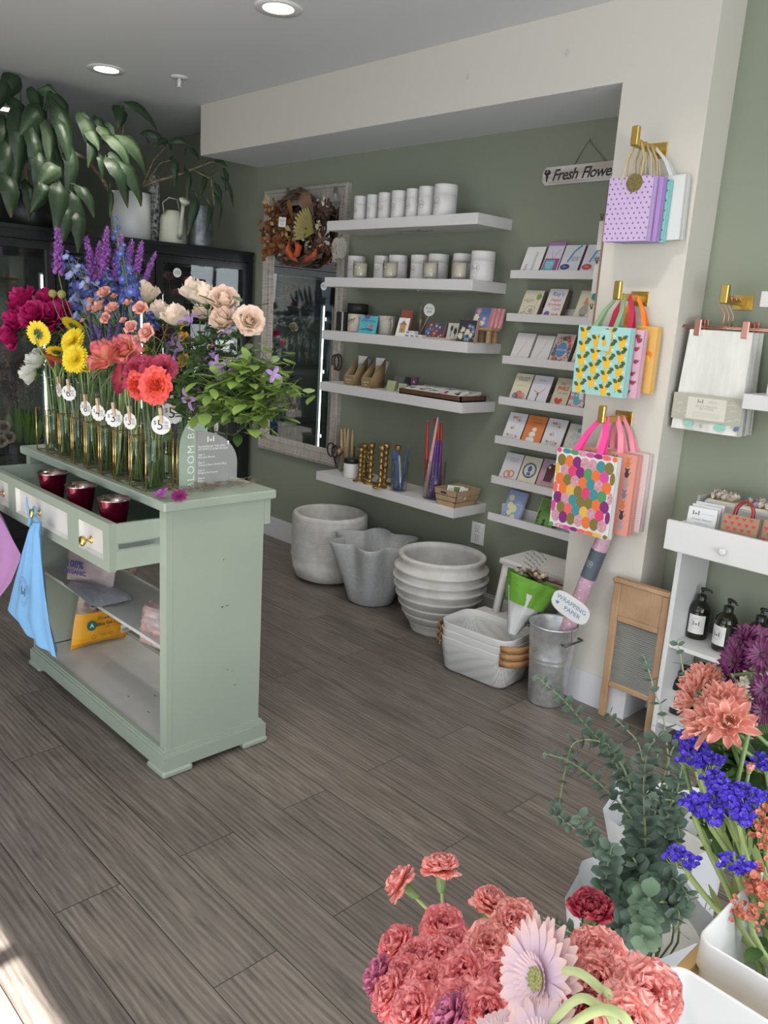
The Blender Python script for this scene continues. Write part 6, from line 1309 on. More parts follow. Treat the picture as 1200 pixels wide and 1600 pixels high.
b = MB(); b.box(q.x - .022, q.x - .006, q.y - .03, q.y - .026, q.z - .08, q.z - .02); b.build('wooden_tag', wood_l, t); b = MB(); b.tube([at(530, 548, Y=YW - .045), q + Vector((0, 0, .044))], .001, 4); b.build('cord', blm, t)
# ================================================================ card ledges, the sign and the column
FACE = Matrix(((1, 0, 0, 0), (0, 0, -1, 0), (0, 1, 0, 0), (0, 0, 0, 1)))
led_z = [at(801, 422, Y=3.13).z, at(793, 489, Y=3.13).z, at(786, 555.5, Y=3.13).z, at(779.5, 619, Y=3.13).z, at(773, 680, Y=3.13).z, at(768, 742.5, Y=3.13).z, at(763, 800, Y=3.13).z]
for i, z in enumerate(led_z):
    b = MB(); x0, x1 = -2.435, -1.776; b.box(x0, x1, 3.13, 3.142, z - .036, z).box(x0, x1, 3.142, YW - .012, z - .036, z - .024).box(x0, x1, YW - .012, YW, z - .036, z + .032)
    tag(b.build('card_ledge', shm), 'white picture ledge with greeting cards, ' + ('topmost', 'second from the top', 'third from the top', 'middle one of seven', 'third from the bottom', 'second from the bottom', 'lowest')[i], 'ledge', 'white card ledges')
def card(li, p0, p1, h, col, design, label, thick=.010, back=(.22, .14, .11), dy=0):
    z = led_z[li] - .0235; Y = 3.149 + dy; x0 = solve_x(p0, Y, led_z[li]); x1 = solve_x(p1, Y, led_z[li]); w = x1 - x0
    M = Matrix.Translation((x0, Y, z)) @ Matrix.Rotation(-.42, 4, 'X'); b = PB(M); b.c(back); b.box(0, w, .0012, thick, 0, h); b.M = M @ FACE
    b.c(col); b.box(0, w, 0, h, -.0012, 0); design(b, w, h); tag(b.out('greeting_card'), label, 'card', 'greeting cards on the ledges')
T = lambda s, sz, x, y, c, **k: (lambda b, w, h: b.tx(s, sz, w * x, h * y, c, **k))
def many(*fs): return lambda b, w, h: [f(b, w, h) for f in fs]
def d_felic(b, w, h):
    b.tx('felicidades!', .021, w * .62, h * .52, (.25, .18, .3), rot=PI / 2); b.tx('feliz', .02, w * .25, h * .3, NAV, rot=PI / 2)
    r = random.Random(1)
    for i in range(60): b.dot(r.random() * w * .94 + .003, r.random() * h * .94 + .003, .0009, (.35, .35, .37), n=5)
def d_tv(b, w, h): b.rect(0, h * .9, w, h, (.35, .15, .4)); b.line([(w * .5, h * .5), (w * .35, h * .75)], .0012, BK); b.line([(w * .5, h * .5), (w * .8, h * .8)], .0012, BK); b.rect(w * .05, h * .12, w * .95, h * .52, (.35, .06, .2)); b.rect(w * .12, h * .16, w * .72, h * .48, (.1, .4, .5), .0008); b.tx('THE BEST\nDAY EVER\nSTARTS\nNOW', .010, w * .42, h * .32, WH, z=.001)
def d_pen(c): return lambda b, w, h: (b.line([(w * .35, h * .45), (w * .55, h * .8), (w * .85, h * 1.0 - .002)], .010, (.08, .3, .55)), b.dot(w * .3, h * .3, .025, c, .014), b.tx('PAW', .009, w * .3, h * .3, WH, z=.001), b.tx('CONGRATS\nON THE\nNEW PET', .009, w * .7, h * .55, NAV))
def d_ele(b, w, h): b.tx('NOT OLD\nYET.', .012, w * .35, h * .62, BK); b.dot(w * .82, h * .78, .014, (.2, .32, .06), .016); b.line([(w * .82, h * .66), (w * .78, h * .3)], .0008, BK); b.dot(w * .55, h * .32, .03, (.3, .25, .2), .022); b.dot(w * .55, h * .32, .027, CRM, .019, z=.0008); b.dot(w * .6, h * .3, .012, (.35, .3, .24), z=.001); b.line([(w * .1, h * .2), (w * .4, h * .28)], .004, (.3, .25, .2))
def d_ray(b, w, h): b.tx("Ray's", .03, w * .55, h * .83, (.06, .15, .4)); b.tx('Happy', .021, w * .5, h * .65, RED, shear=.3); b.tx('Birthday', .021, w * .5, h * .5, RED, shear=.3); b.tx('Card', .021, w * .65, h * .37, RED, shear=.3); b.dot(w * .25, h * .2, .015, (.2, .1, .35)); b.dot(w * .6, h * .17, .01, (.5, .4, .2)); b.dot(w * .8, h * .17, .01, (.5, .35, .25))
def d_rac(b, w, h): b.dot(w * .8, h * .82, .017, (.04, .25, .32), .019); b.line([(w * .8, h * .68), (w * .72, h * .3)], .0008, BK); b.dot(w * .45, h * .35, .022, (.35, .32, .28), .026); b.dot(w * .5, h * .52, .014, (.4, .36, .3)); b.c((.6, .25, .1)); b.poly([(w * .32, h * .58, .001), (w * .62, h * .55, .001), (w * .42, h * .82, .001)]); [b.line([(w * (.3 + .08 * k), h * .15), (w * (.34 + .08 * k), h * .25)], .002, BK) for k in range(4)]
def d_oby(b, w, h): b.tx('Oh baby, you did it', .011, w * .5, h * .5, (.35, .2, .2), rot=1.25, shear=.3)
def d_ty(b, w, h):
    r = random.Random(3)
    for i in range(26):
        a = i * 2.4; x = w * .5 + math.cos(a) * w * (.28 + .16 * r.random()); y = h * .5 + math.sin(a) * h * (.32 + .13 * r.random()); rr = min(.014, x, w - x, y, h - y); b.flr(x, y, rr, [(.65, .2, .18), (.06, .2, .25), (.7, .4, .35), (.1, .25, .15)][i % 4], cen=(.2, .05, .1), n=8, z=.0007 + .00002 * i)
    b.dot(w * .5, h * .5, w * .26, BLU, h * .24, z=.0016); b.tx('thank you', .014, w * .5, h * .5, WH, z=.002, shear=.3)
def d_bird(b, w, h): b.dot(w * .8, h * .55, .02, (.2, .1, .06), .026); b.c((.06, .05, .05)); b.poly([(w * .3, h * .7, .001), (w * .75, h * .75, .001), (w * .7, h * .9, .001)]); b.line([(w * .4, h * .7), (w * .38, h * .5)], .002, BK); b.tx('LOOK AT\nYOU GO', .011, w * .3, h * .2, BK); b.c((.4, .25, .12)); b.poly([(w * .62, 0, .001), (w, 0, .001), (w, h * .4, .001), (w * .75, h * .45, .001)])
def d_heart(b, w, h): b.tx('YOUR HEART\nIS SO BIG', .013, w * .5, h * .82, BK); b.tx('it is a wonder it fits', .006, w * .5, h * .6, BK); [b.dot(w * x, h * y, r_, c) for x, y, r_, c in ((.3, .25, .016, (.15, .25, .4)), (.5, .3, .02, (.6, .2, .15)), (.7, .25, .018, (.65, .3, .25)), (.45, .15, .014, (.6, .2, .15)), (.6, .18, .012, (.3, .3, .4)))]
def d_legs(b, w, h): b.tx('thank you', .010, w * .5, h * .85, BK, shear=.3); b.tx('for all\nyou do', .008, w * .45, h * .65, (.4, .4, .42)); b.line([(w * .2, h * .5), (w * .5, h * .42), (w * .75, h * .58)], .004, (.5, .2, .2)); b.line([(w * .5, h * .42), (w * .45, h * .25), (w * .5, 0)], .005, BK); b.dot(w * .45, h * .4, .008, (.5, .2, .2))
def heart(b, x, y, s, c, z=.0007): b.c(c); b.poly([(x, y - s, z), (x + .55 * s, y - .45 * s, z), (x + s, y + .15 * s, z), (x + .85 * s, y + .6 * s, z), (x + .45 * s, y + .75 * s, z), (x, y + .4 * s, z), (x - .45 * s, y + .75 * s, z), (x - .85 * s, y + .6 * s, z), (x - s, y + .15 * s, z), (x - .55 * s, y - .45 * s, z)])
def d_phils(b, w, h): b.tx('the', .017, w * .42, h * .82, (.06, .12, .1), shear=.3); b.tx('PHILS', .024, w * .52, h * .66, (.5, .06, .04), off=.0008); b.tx('are here', .014, w * .6, h * .52, (.06, .12, .1), shear=.3); heart(b, w * .45, h * .25, .022, (.5, .06, .04))
def d_shell(b, w, h): [b.flr(w * x, h * y, .012, c, n=7) for x, y, c in ((.2, .9, (.6, .1, .12)), (.5, .93, (.6, .1, .12)), (.15, .15, (.6, .12, .15)), (.5, .08, (.7, .6, .6)), (.85, .9, (.5, .1, .12)), (.85, .12, (.55, .1, .12)), (.12, .6, (.5, .1, .12)), (.12, .4, (.6, .15, .15)))]; b.dot(w * .55, h * .52, w * .34, (.10, .32, .38), h * .33, z=.001); b.tx('Happy\nBirthday', .012, w * .55, h * .52, WH, z=.0013, shear=.3)
def d_mr(l3): return lambda b, w, h: (b.tx('MR', .034, w * .5, h * .8, (.45, .40, .30)), b.tx('&', .03, w * .45, h * .5, (.45, .38, .3)), b.tx(l3, .034 if len(l3) == 2 else .028, w * .5, h * .2, (.45, .40, .30)), [b.flr(w * x, h * y, .007, (.5, .15, .2), n=6, z=.001) for x, y in ((.3, .85), (.65, .75), (.35, .48), (.25, .25), (.75, .22), (.42, .85))])
def d_cake(b, w, h): b.tx('on your wedding', .008, w * .5, h * .88, BK); b.tx('Congrats!', .012, w * .55, h * .78, BK, shear=.3); b.dot(w * .45, h * .2, .024, WH, .016); b.dot(w * .48, h * .38, .018, WH, .014, z=.0008); b.dot(w * .52, h * .54, .012, WH, .011, z=.001); [b.line([(w * .45 - r_, h * y), (w * .45 + r_, h * (y + .04))], .002, (.5, .1, .1), .0012) for r_, y in ((.018, .1), (.015, .28), (.01, .46))]
def d_grad(b, w, h):
    r = random.Random(6); [b.dot(w * r.uniform(.3, .9), h * r.uniform(.2, .75), .008, (.4, .4, .38), z=.0006 + i * .00002) for i in range(16)]; b.dot(w * .62, h * .8, .011, (.1, .3, .35)); b.tx('Over the Hill', .011, w * .45, h * .08, (.3, .3, .3), shear=.3)
def d_twist(b, w, h): b.tx("TWIST OF\nFRIENDS", .012, w * .55, h * .78, (.4, .4, .4)); ring_line(b, Matrix.Translation((w * .4, h * .28, .0008)), .016, .004, (b.c((.6, .25, .14)), b.k)[1], 20); ring_line(b, Matrix.Translation((w * .62, h * .31, .0008)), .016, .004, b.k, 20); b.tx('x\nx', .01, w * .7, h * .05 + .004, PNK)
def d_seal(b, w, h): b.dot(w * .5, h * .55, .040, (.05, .10, .25)); b.dot(w * .5, h * .55, .030, CRM, z=.0008); b.k = (b.c((.6, .58, .5)), b.k)[1]; ring_text(b, Matrix.Translation((w * .5, h * .55, .0009)), .0345, 'WORLD CHAMPION * BEST DAD EVER ', .0065, b.k); b.dot(w * .5, h * .6, .012, (.06, .12, .3), .016, z=.001); b.rect(w * .4, h * .38, w * .6, h * .48, (.06, .12, .3), .001)
def d_chair(b, w, h): b.dot(w * .5, h * .68, .026, (.08, .02, .03), .03); b.rect(w * .28, h * .3, w * .72, h * .68, (.08, .02, .03)); [b.line([(w * x0, h * y0), (w * x1, h * y1)], .004, (.35, .2, .12), .001) for x0, y0, x1, y1 in ((.8, .75, .6, .05), (.72, .7, .9, .0), (.2, .25, .85, .28), (.18, .15, .85, .17), (.25, .35, .2, .0))]; b.dot(w * .4, h * .75, .007, WH, z=.0012); b.dot(w * .55, h * .88, .006, WH, z=.0012)
def d_star(b, w, h): b.tx('', .01, 0, 0, BK); r = random.Random(2); [b.flr(w * (.2 + .3 * (k % 3)), h * (.12 + .2 * (k // 3)) * 1.0 + (.01 if k % 2 else 0), .010, WH, n=5, cen=WH) for k in range(12)]
def d_daf(b, w, h): b.tx('with\nsympathy', .012, w * .7, h * .62, WH, shear=.3); [b.dot(w * x, h * y, r_, (.62, .6, .35), z=.0006 + k * .0002) for k, (x, y, r_) in enumerate(((.25, .75, .016), (.3, .5, .018), (.5, .42, .02), (.35, .28, .014), (.6, .15, .014)))]; b.line([(w * .1, 0), (w * .3, h * .3), (w * .5, h * .4)], .005, (.1, .22, .06), .0005)
def d_gws(b, w, h): b.rect(.003, .003, w - .003, h - .003, (.12, .24, .05), .0003); b.tx('GET\nWELL\nSOON', .021, w * .55, h * .62, (.03, .08, .03)); b.dot(w * .5, h * .14, .010, BK, .016); b.dot(w * .5, h * .3, .008, BK); [b.leafp(w * .05, h * (.2 + .08 * k), .02, .006, .6 + .3 * (k % 2), (.03, .08, .02)) for k in range(5)]
CARDS = [
 (0, 810, 838.5, .145, WH, d_felic, 'dotted white card lettered felicidades, leftmost on the top ledge', .012), (0, 842, 867, .165, (.6, .58, .66), d_tv, 'tall card with a television drawing on the top ledge', .014), (0, 869, 899, .15, (.6, .6, .62), d_pen(NAV), 'white card with a blue leash and navy tag on the top ledge', .016), (0, 903, 934, .15, (.6, .6, .62), d_pen((.5, .06, .08)), 'white card with a blue leash and red tag on the top ledge', .012),
 (1, 807, 836, .145, CRM, d_ele, 'cream card with a green balloon and curled animal, second ledge', .02), (1, 844, 872, .155, (.66, .64, .64), d_ray, 'white happy birthday card lettered in blue and red, second ledge', .03), (1, 893, 922, .15, CRM, d_rac, 'cream card with an animal in an orange party hat, second ledge', .012),
 (2, 795, 822.5, .145, (.64, .62, .62), d_oby, 'white card with slanted handwriting, leftmost on the third ledge', .012), (2, 826, 853, .14, (.6, .6, .6), d_oby, 'white card with slanted handwriting, second on the third ledge', .008), (2, 855, 884, .155, (.6, .5, .45), d_ty, 'thank you card with coral and teal flowers on the third ledge', .02), (2, 890, 917, .145, CRM, d_bird, 'cream card with a bird in a graduation cap on the third ledge', .008),
 (3, 793, 819, .15, CRM, d_heart, 'cream card lettered your heart is so big, fourth ledge', .012), (3, 821, 850, .15, (.6, .6, .66), d_legs, 'pale lilac card with a tiny dancing figure, fourth ledge', .014), (3, 857, 882, .15, (.5, .45, .33), d_phils, 'tan card with red letters and a heart, fourth ledge', .012), (3, 884, 908, .155, (.6, .5, .5), d_shell, 'floral card with a teal blob, fourth ledge', .01),
 (4, 783, 810, .15, (.64, .64, .68), d_mr('MRS'), 'white card lettered MR and MRS, leftmost on the fifth ledge', .01), (4, 812, 841, .15, (.62, .2, .06), d_cake, 'orange card with a white wedding cake, fifth ledge', .01), (4, 843, 873, .15, (.64, .64, .68), d_mr('MR'), 'white card lettered MR and MR, fifth ledge', .016), (4, 877, 905, .14, (.5, .49, .47), d_grad, 'pale card with a crowd drawing, rightmost on the fifth ledge', .01),
 (5, 777.5, 804, .15, (.6, .6, .64), d_twist, 'white card with two orange linked rings, sixth ledge', .01), (5, 805.5, 833, .15, CRM, d_seal, 'cream card with a round navy seal, sixth ledge', .01), (5, 835, 866, .155, (.42, .28, .36), d_chair, 'mauve card with a dark chalkboard easel, sixth ledge', .012), (5, 868, 893, .14, (.05, .25, .5), d_star, 'blue card with small white flowers, sixth ledge', .008),
 (6, 782, 809, .155, (.25, .32, .55), d_daf, 'blue card with pale daffodils, lowest ledge', .014), (6, 832, 859, .15, (.45, .5, .3), d_gws, 'green get well soon card, lowest ledge', .014)]
for c_ in CARDS: card(*c_[:7], thick=c_[7], back=(.5, .5, .6) if c_[0] == 6 and c_[1] < 800 else (.6, .6, .6) if c_[6].startswith('white card with slanted') else (.25, .12, .28) if c_[0] == 0 and c_[1] > 840 else (.22, .14, .11))
# wooden card rack fixed to the far side of the column, seen edge on
rw = mat('rack_wood', (.26, .16, .11), .6); t = thing('card_rack', 'narrow wooden rack of hanging cards on the left face of the column', 'rack', (-1.80, 2.9, 1.9))
b = MB(); b.box(-1.786, -1.7725, 2.835, 2.852, 1.22, 1.93).box(-1.786, -1.7725, 3.06, 3.075, 1.22, 1.93); b.build('upright', rw, t)
for i, z in enumerate((1.86, 1.70, 1.53, 1.40, 1.29)):
    b = PB(Matrix.Translation((-1.787, 2.84, z))); b.c((.5, .47, .45)); b.box(-.022, -.002, 0, .14, -.06, .045); b.c((.30, .24, .24)); [b.box(-.0235, -.0225, .015 + .03 * k, .03 + .03 * k, -.05, .03) for k in range(4)]; b.c(RED); b.box(-.024, -.0225, .03, .07, -.03, .0)
    b.c((.1, .1, .1), .3, 1.0); b.tube([(-.012, 0, .05), (-.02, -.004, .07), (-.006, -.004, .07), (-.012, 0, .05)], .002, 4); b.out('hung_card', t)
# Fresh Flowers sign
q = at(848, 262, Y=YW - .02); q2 = at(850, 290, Y=YW - .02); SW, SH = .44, (q.z - q2.z); sx = q.x + .0
t = thing('wooden_sign', 'long distressed white wooden sign lettered Fresh Flowers hanging on the back wall', 'sign', (sx, YW, q2.z)); cu = .018
M = plane_M((sx, YW - .014, q2.z), (1, 0, .006), (0, 0, 1)); b = MB(M); b.slab([(cu, 0), (SW - cu, 0), (SW, cu), (SW, SH - cu), (SW - cu, SH), (cu, SH), (0, SH - cu), (0, cu)], -.012, 0)
b.build('board', mat('distressed_white', (.66, .65, .66), .7, var=((.45, .38, .33), 5, (1, 1, 8))), t)
b = MB(M); text(b, 'Fresh', SH * .86, Matrix.Translation((.052, SH * .5, .001)), k=0, shear=.32, align='LEFT', off=.001, sp=.9); text(b, 'Flowers', SH * .86, Matrix.Translation((.205, SH * .5, .001)), k=0, shear=.32, align='LEFT', off=.001, sp=.9)
b.poly([(.022, SH * .2, .001), (.028, SH * .2, .001), (.034, SH * .6, .001), (.018, SH * .6, .001)]); [b.disc(.026 + .012 * math.cos(k), SH * (.7 + .1 * math.sin(k * 2)), .001 + k * .0001, .006, n=8) for k in range(7)]; b.build('lettering', ink, t)
nail = at(920, 219, Y=YW - .012); b = MB(); b.tube([Vector((sx + .16, YW - .010, q.z)), nail, Vector((sx + SW - .12, YW - .010, q.z))], .0022, 5); b.build('twine', mat('twine', (.22, .16, .09), .9), t); MB(basis((0, -1, 0), loc=nail + Vector((0, .01, 0)))).cyl(.004, 0, .012, 10).build('nail', hookm, t)
# brass hooks on the column and on the right wall
brs = mat('brushed_gold', (.60, .42, .12), .35, 1.0)
def hook(px, py, Y, L, label):
    q = at(px, py, Y=Y); t = thing('brass_hook', label, 'hook', q, 'square brass wall hooks'); b = MB(Matrix.Translation(q)); b.bbox(-.036, .036, -.005, 0, -.026, .026, .001)
    for sx in (-1, 1):
        for sz in (-1, 1): b.M = Matrix.Translation(q) @ Matrix.Translation((sx * .027, -.005, sz * .018)) @ Matrix.Rotation(PI / 2, 4, 'X'); b.cyl(.004, 0, .002, 10)
    b.build('mounting_plate', brs, t); b = MB(Matrix.Translation(q)); b.bbox(-.011, .011, -L, -.005, -.012, .010, .0015).bbox(-.013, .013, -L - .02, -L, -.012, .052, .003); b.build('arm', brs, t); return q
H1 = hook(1028, 236, YC, .15, 'brass hook at the top of the column holding the dotted gift bags'); H2 = hook(1000, 467, YC, .15, 'brass hook halfway up the column holding the lemon gift bags'); H3 = hook(975, 653, YC, .15, 'brass hook low on the column holding the balloon gift bags'); H4 = hook(1162, 473, YG, .15, 'brass hook on the right sage wall holding the tea towel hangers')
def gift_bag(name, label, q, d, w, h, th, drop, col, design, handle, hcol, hw, rz=0, dx=0, group=None, tilt=0):
    """paper bag hung from a hook arm: d = distance of its front from the wall plane of q"""
    t = thing(name, label, 'gift bag', (q.x + dx, q.y - d, q.z), group); M = Matrix.Translation((q.x + dx, q.y - d, q.z - drop)) @ Matrix.Rotation(tilt, 4, 'Y') @ Matrix.Rotation(rz, 4, 'Z')
    b = PB(M); b.c(col); g = th / 2
    b.slab([(-w / 2, 0), (w / 2, 0), (w / 2, g * .8), (w / 2 - g * .2, g), (w / 2, g * 1.2), (w / 2, th), (-w / 2, th), (-w / 2, g * 1.2), (-w / 2 + g * .2, g), (-w / 2, g * .8)], -h, -.002); b.M = M @ FACE @ Matrix.Translation((-w / 2, -h, 0)); design(b, w, h); b.out('bag', t)
    b = MB(M)
    for y0, k in ((.001, 0), (th - .001, 1)):
        for sx in (-1, 1):
            p0 = Vector((sx * w * .2, y0, -.004)); p1 = Vector((-dx + sx * .006 - (0), th * .4, drop - .0 + .012))
            if handle == 'cord': b.tube([p0 + Vector((0, -.002, -.02)), p0, p0.lerp(p1, .5) + Vector((sx * .012, 0, 0)), p1], .0032, 6)
            else:
                u = Vector((hw / 2, 0, 0)); m1 = p0.lerp(p1, .5) + Vector((sx * .01, -.006 * k, 0)); tw = Vector((hw * .35, hw * .25, 0)); b.add([p0 - u, p0 + u, m1 + tw, m1 - tw, p1 + u * .8, p1 - u * .8], [(0, 1, 2, 3), (3, 2, 4, 5)])
    b.build('handle', mat('handle_%d%d%d' % tuple(int(c * 99) for c in hcol), hcol, .6), t); return t
def d_dots(b, w, h):
    for i in range(9):
        for j in range(13):
            x = w * (i + .75 - .5 * (j % 2)) / 8; y = h * (j + .6) / 13
            if .004 < x < w - .004: b.dot(x, y, .0034, (.17, .10, .12), n=8)
def plainp(b, w, h): pass
lil = (.50, .38, .62)
gift_bag('gift_bag', 'lilac gift bag with glittering dots and a gold round tag, on the top hook', H1, .145, .17, .215, .03, .105, lil, d_dots, 'cord', (.5, .4, .22), .004, dx=-.005)
gift_bag('gift_bag', 'lilac gift bag hidden behind the dotted one with its tag', H1, .108, .17, .215, .025, .105, (.36, .22, .5), plainp, 'cord', (.5, .4, .22), .004, dx=.012)
gift_bag('gift_bag', 'aqua gift bag third on the top hook', H1, .078, .165, .21, .025, .11, (.22, .52, .52), d_dots, 'cord', (.5, .4, .22), .004, dx=.022)
gift_bag('gift_bag', 'white frosted gift bag nearest the wall on the top hook', H1, .05, .18, .215, .04, .095, (.62, .63, .62), plainp, 'flat', (.6, .6, .58), .014, dx=.055, tilt=-.03)
q = Vector((H1.x + .01, H1.y - .1465, H1.z - .128)); tag(MB(basis((0, -1, 0), loc=q)).slab(scallop(.029, 14, .08), 0, .003).build('glitter_tag', mat('gold_glitter', (.55, .38, .08), .35, .9, bump=(900, 1.0, (1, 1, 1)), var=((.8, .7, .4), 300, (1, 1, 1)))), 'round gold glitter tag hanging in front of the lilac bag', 'tag')
def d_lemon(b, w, h):
    r = random.Random(4); G2 = (.07, .11, .03)
    for i in range(4):
        for j in range(5):
            x = w * (.13 + .25 * i); y = h * (.08 + .2 * j + (.1 if i % 2 else 0))
            if y > h * .94: continue
            ly = min(.023, h - y - .001, y)
            b.line([(x - .01, max(.002, y - .03)), (x + .012, min(h - .002, y + .03))], .0012, (.06, .15, .2), .0005)
            b.dot(x, y, min(.015, x, w - x), (.74, .44, .03), ly, z=.0007, n=16); b.leafp(min(x + .004, w - .03), min(y + .012, h - .012), .026, .007, .5, G2, .0009); b.leafp(max(x - .002, .026), min(y + .006, h - .012), .025, .007, 2.5, G2, .0009); b.leafp(min(x + .012, w - .024), max(.012, y - .018), .022, .006, -.3, G2, .0009)
            for k in range(3): b.dot(min(w - .004, x + .016 + .004 * math.cos(2 * k)), min(h - .005, y - .004 + .004 * math.sin(2 * k)), .0028, (.62, .72, .72), n=6, z=.001)
def d_cherry(b, w, h):
    r = random.Random(5)
    for i in range(30): x, y = r.uniform(.06, .94) * w, r.uniform(.05, .95) * h; b.dot(x, y, .008, (.35, .02, .06), z=.0006 + i * .00001); b.leafp(min(x, w - .018), y, .016, .005, r.uniform(0, .5), (.12, .2, .08))
def d_orange(b, w, h):
    r = random.Random(6)
    for i in range(22): x, y = r.uniform(.08, .92) * w, r.uniform(.07, .93) * h; b.dot(x, y, .013, [(.75, .22, .03), (.8, .5, .08)][i % 2], z=.0006 + i * .00001)
gift_bag('gift_bag', 'aqua gift bag printed with lemons and dark leaves on the middle hook', H2, .145, .215, .25, .035, .105, (.32, .58, .56), d_lemon, 'ribbon', (.22, .32, .18), .018, dx=-.045)
gift_bag('gift_bag', 'pink gift bag printed with cherries behind the lemon bag', H2, .10, .2, .245, .03, .11, (.62, .36, .46), d_cherry, 'ribbon', (.45, .01, .06), .02, dx=-.01)
gift_bag('gift_bag', 'yellow orange citrus gift bag nearest the column behind the lemon bag', H2, .05, .19, .24, .03, .095, (.70, .42, .12), d_orange, 'ribbon', (.75, .2, .02), .018, dx=.02)
q = Vector((H2.x - .035, H2.y - .149, H2.z - .155)); b = PB(plane_M(q, (1, 0, -.08), (0, 0, 1))); b.c((.36, .60, .58)); b.slab([(-.024, -.038), (.024, -.038), (.024, .026), (.012, .038), (-.012, .038), (-.024, .026)], 0, .0012); b.dot(.0, -.01, .009, (.74, .44, .03), .013, z=.0016); b.leafp(-.004, .0, .018, .005, 1.6, (.07, .11, .03), .0018); b.leafp(0, 0, .016, .005, 2.6, (.07, .11, .03), .0018); tag(b.out('gift_tag'), 'small aqua lemon printed tag on the front of the lemon bag', 'tag')
BC = [(.68, .05, .16), (.75, .17, .04), (.62, .07, .32), (.05, .25, .28), (.72, .42, .08), (.20, .02, .16), (.08, .28, .12), (.20, .16, .04), (.75, .13, .12), (.58, .3, .36)]
def d_ball(b, w, h):
    k = 0
    for j in range(9):
        for i in range(8):
            x = w * (i + .3 + (.45 if j % 2 else 0)) / 7.6; y = h * (.97 - j * .118); k += 1; c = BC[(i * 3 + j * 7 + (i * j) % 4) % 10]; rx = min(.0195, x, w - x); ry = min(.0235, y, h - y)
            if rx < .003 or ry < .003: continue
            b.line([(x, y - ry), (x + .003, max(.001, y - .045))], .0006, (.3, .3, .3), .0004); b.dot(x, y, rx, c, ry, z=.0006 + k * .00002, n=18)
            if c == BC[9]:
                r = random.Random(k); [b.dot(x + r.uniform(-.6, .6) * rx, y + r.uniform(-.6, .6) * ry, .002, [(.5, .06, .12), (.8, .6, .62)][q % 2], n=5, z=.0022) for q in range(12)]
gift_bag('gift_bag', 'large gift bag covered in coloured balloons on the lowest hook', H3, .15, .262, .312, .03, .13, (.70, .70, .69), d_ball, 'ribbon', (.85, .05, .30), .026, dx=-.05)
def d_cats(b, w, h):
    r = random.Random(9)
    for j in range(7):
        for i in range(4): x, y = w * (.14 + .24 * i), h * (.1 + .13 * j); c = [(.05, .04, .05), (.6, .2, .04), (.15, .2, .28), (.35, .33, .34)][(i + j) % 4]; b.dot(x, y, .009, c, .013); b.dot(x, y + .015, .007, c, z=.0008); b.leafp(x - .006, y + .018, .008, .003, 1.9, c); b.leafp(x + .006, y + .018, .008, .003, 1.3, c); b.line([(x + .008, y), (x + .016, y + .01)], .002, c)
        b.dot(w * .04 + .004, h * (.1 + .13 * j), .003, RED)
gift_bag('gift_bag', 'salmon gift bag printed with cats behind the balloon bag', H3, .08, .24, .31, .04, .12, (.70, .30, .24), d_cats, 'ribbon', (.82, .28, .36), .024, dx=.0)
gift_bag('gift_bag', 'pale speckled gift bag nearest the column behind the cat bag', H3, .035, .225, .30, .03, .115, (.66, .55, .55), lambda b, w, h: [b.dot(w * .96, h * (.03 + .03 * k), .0015, RED, n=5) for k in range(32)], 'ribbon', (.82, .28, .36), .02, dx=.03)
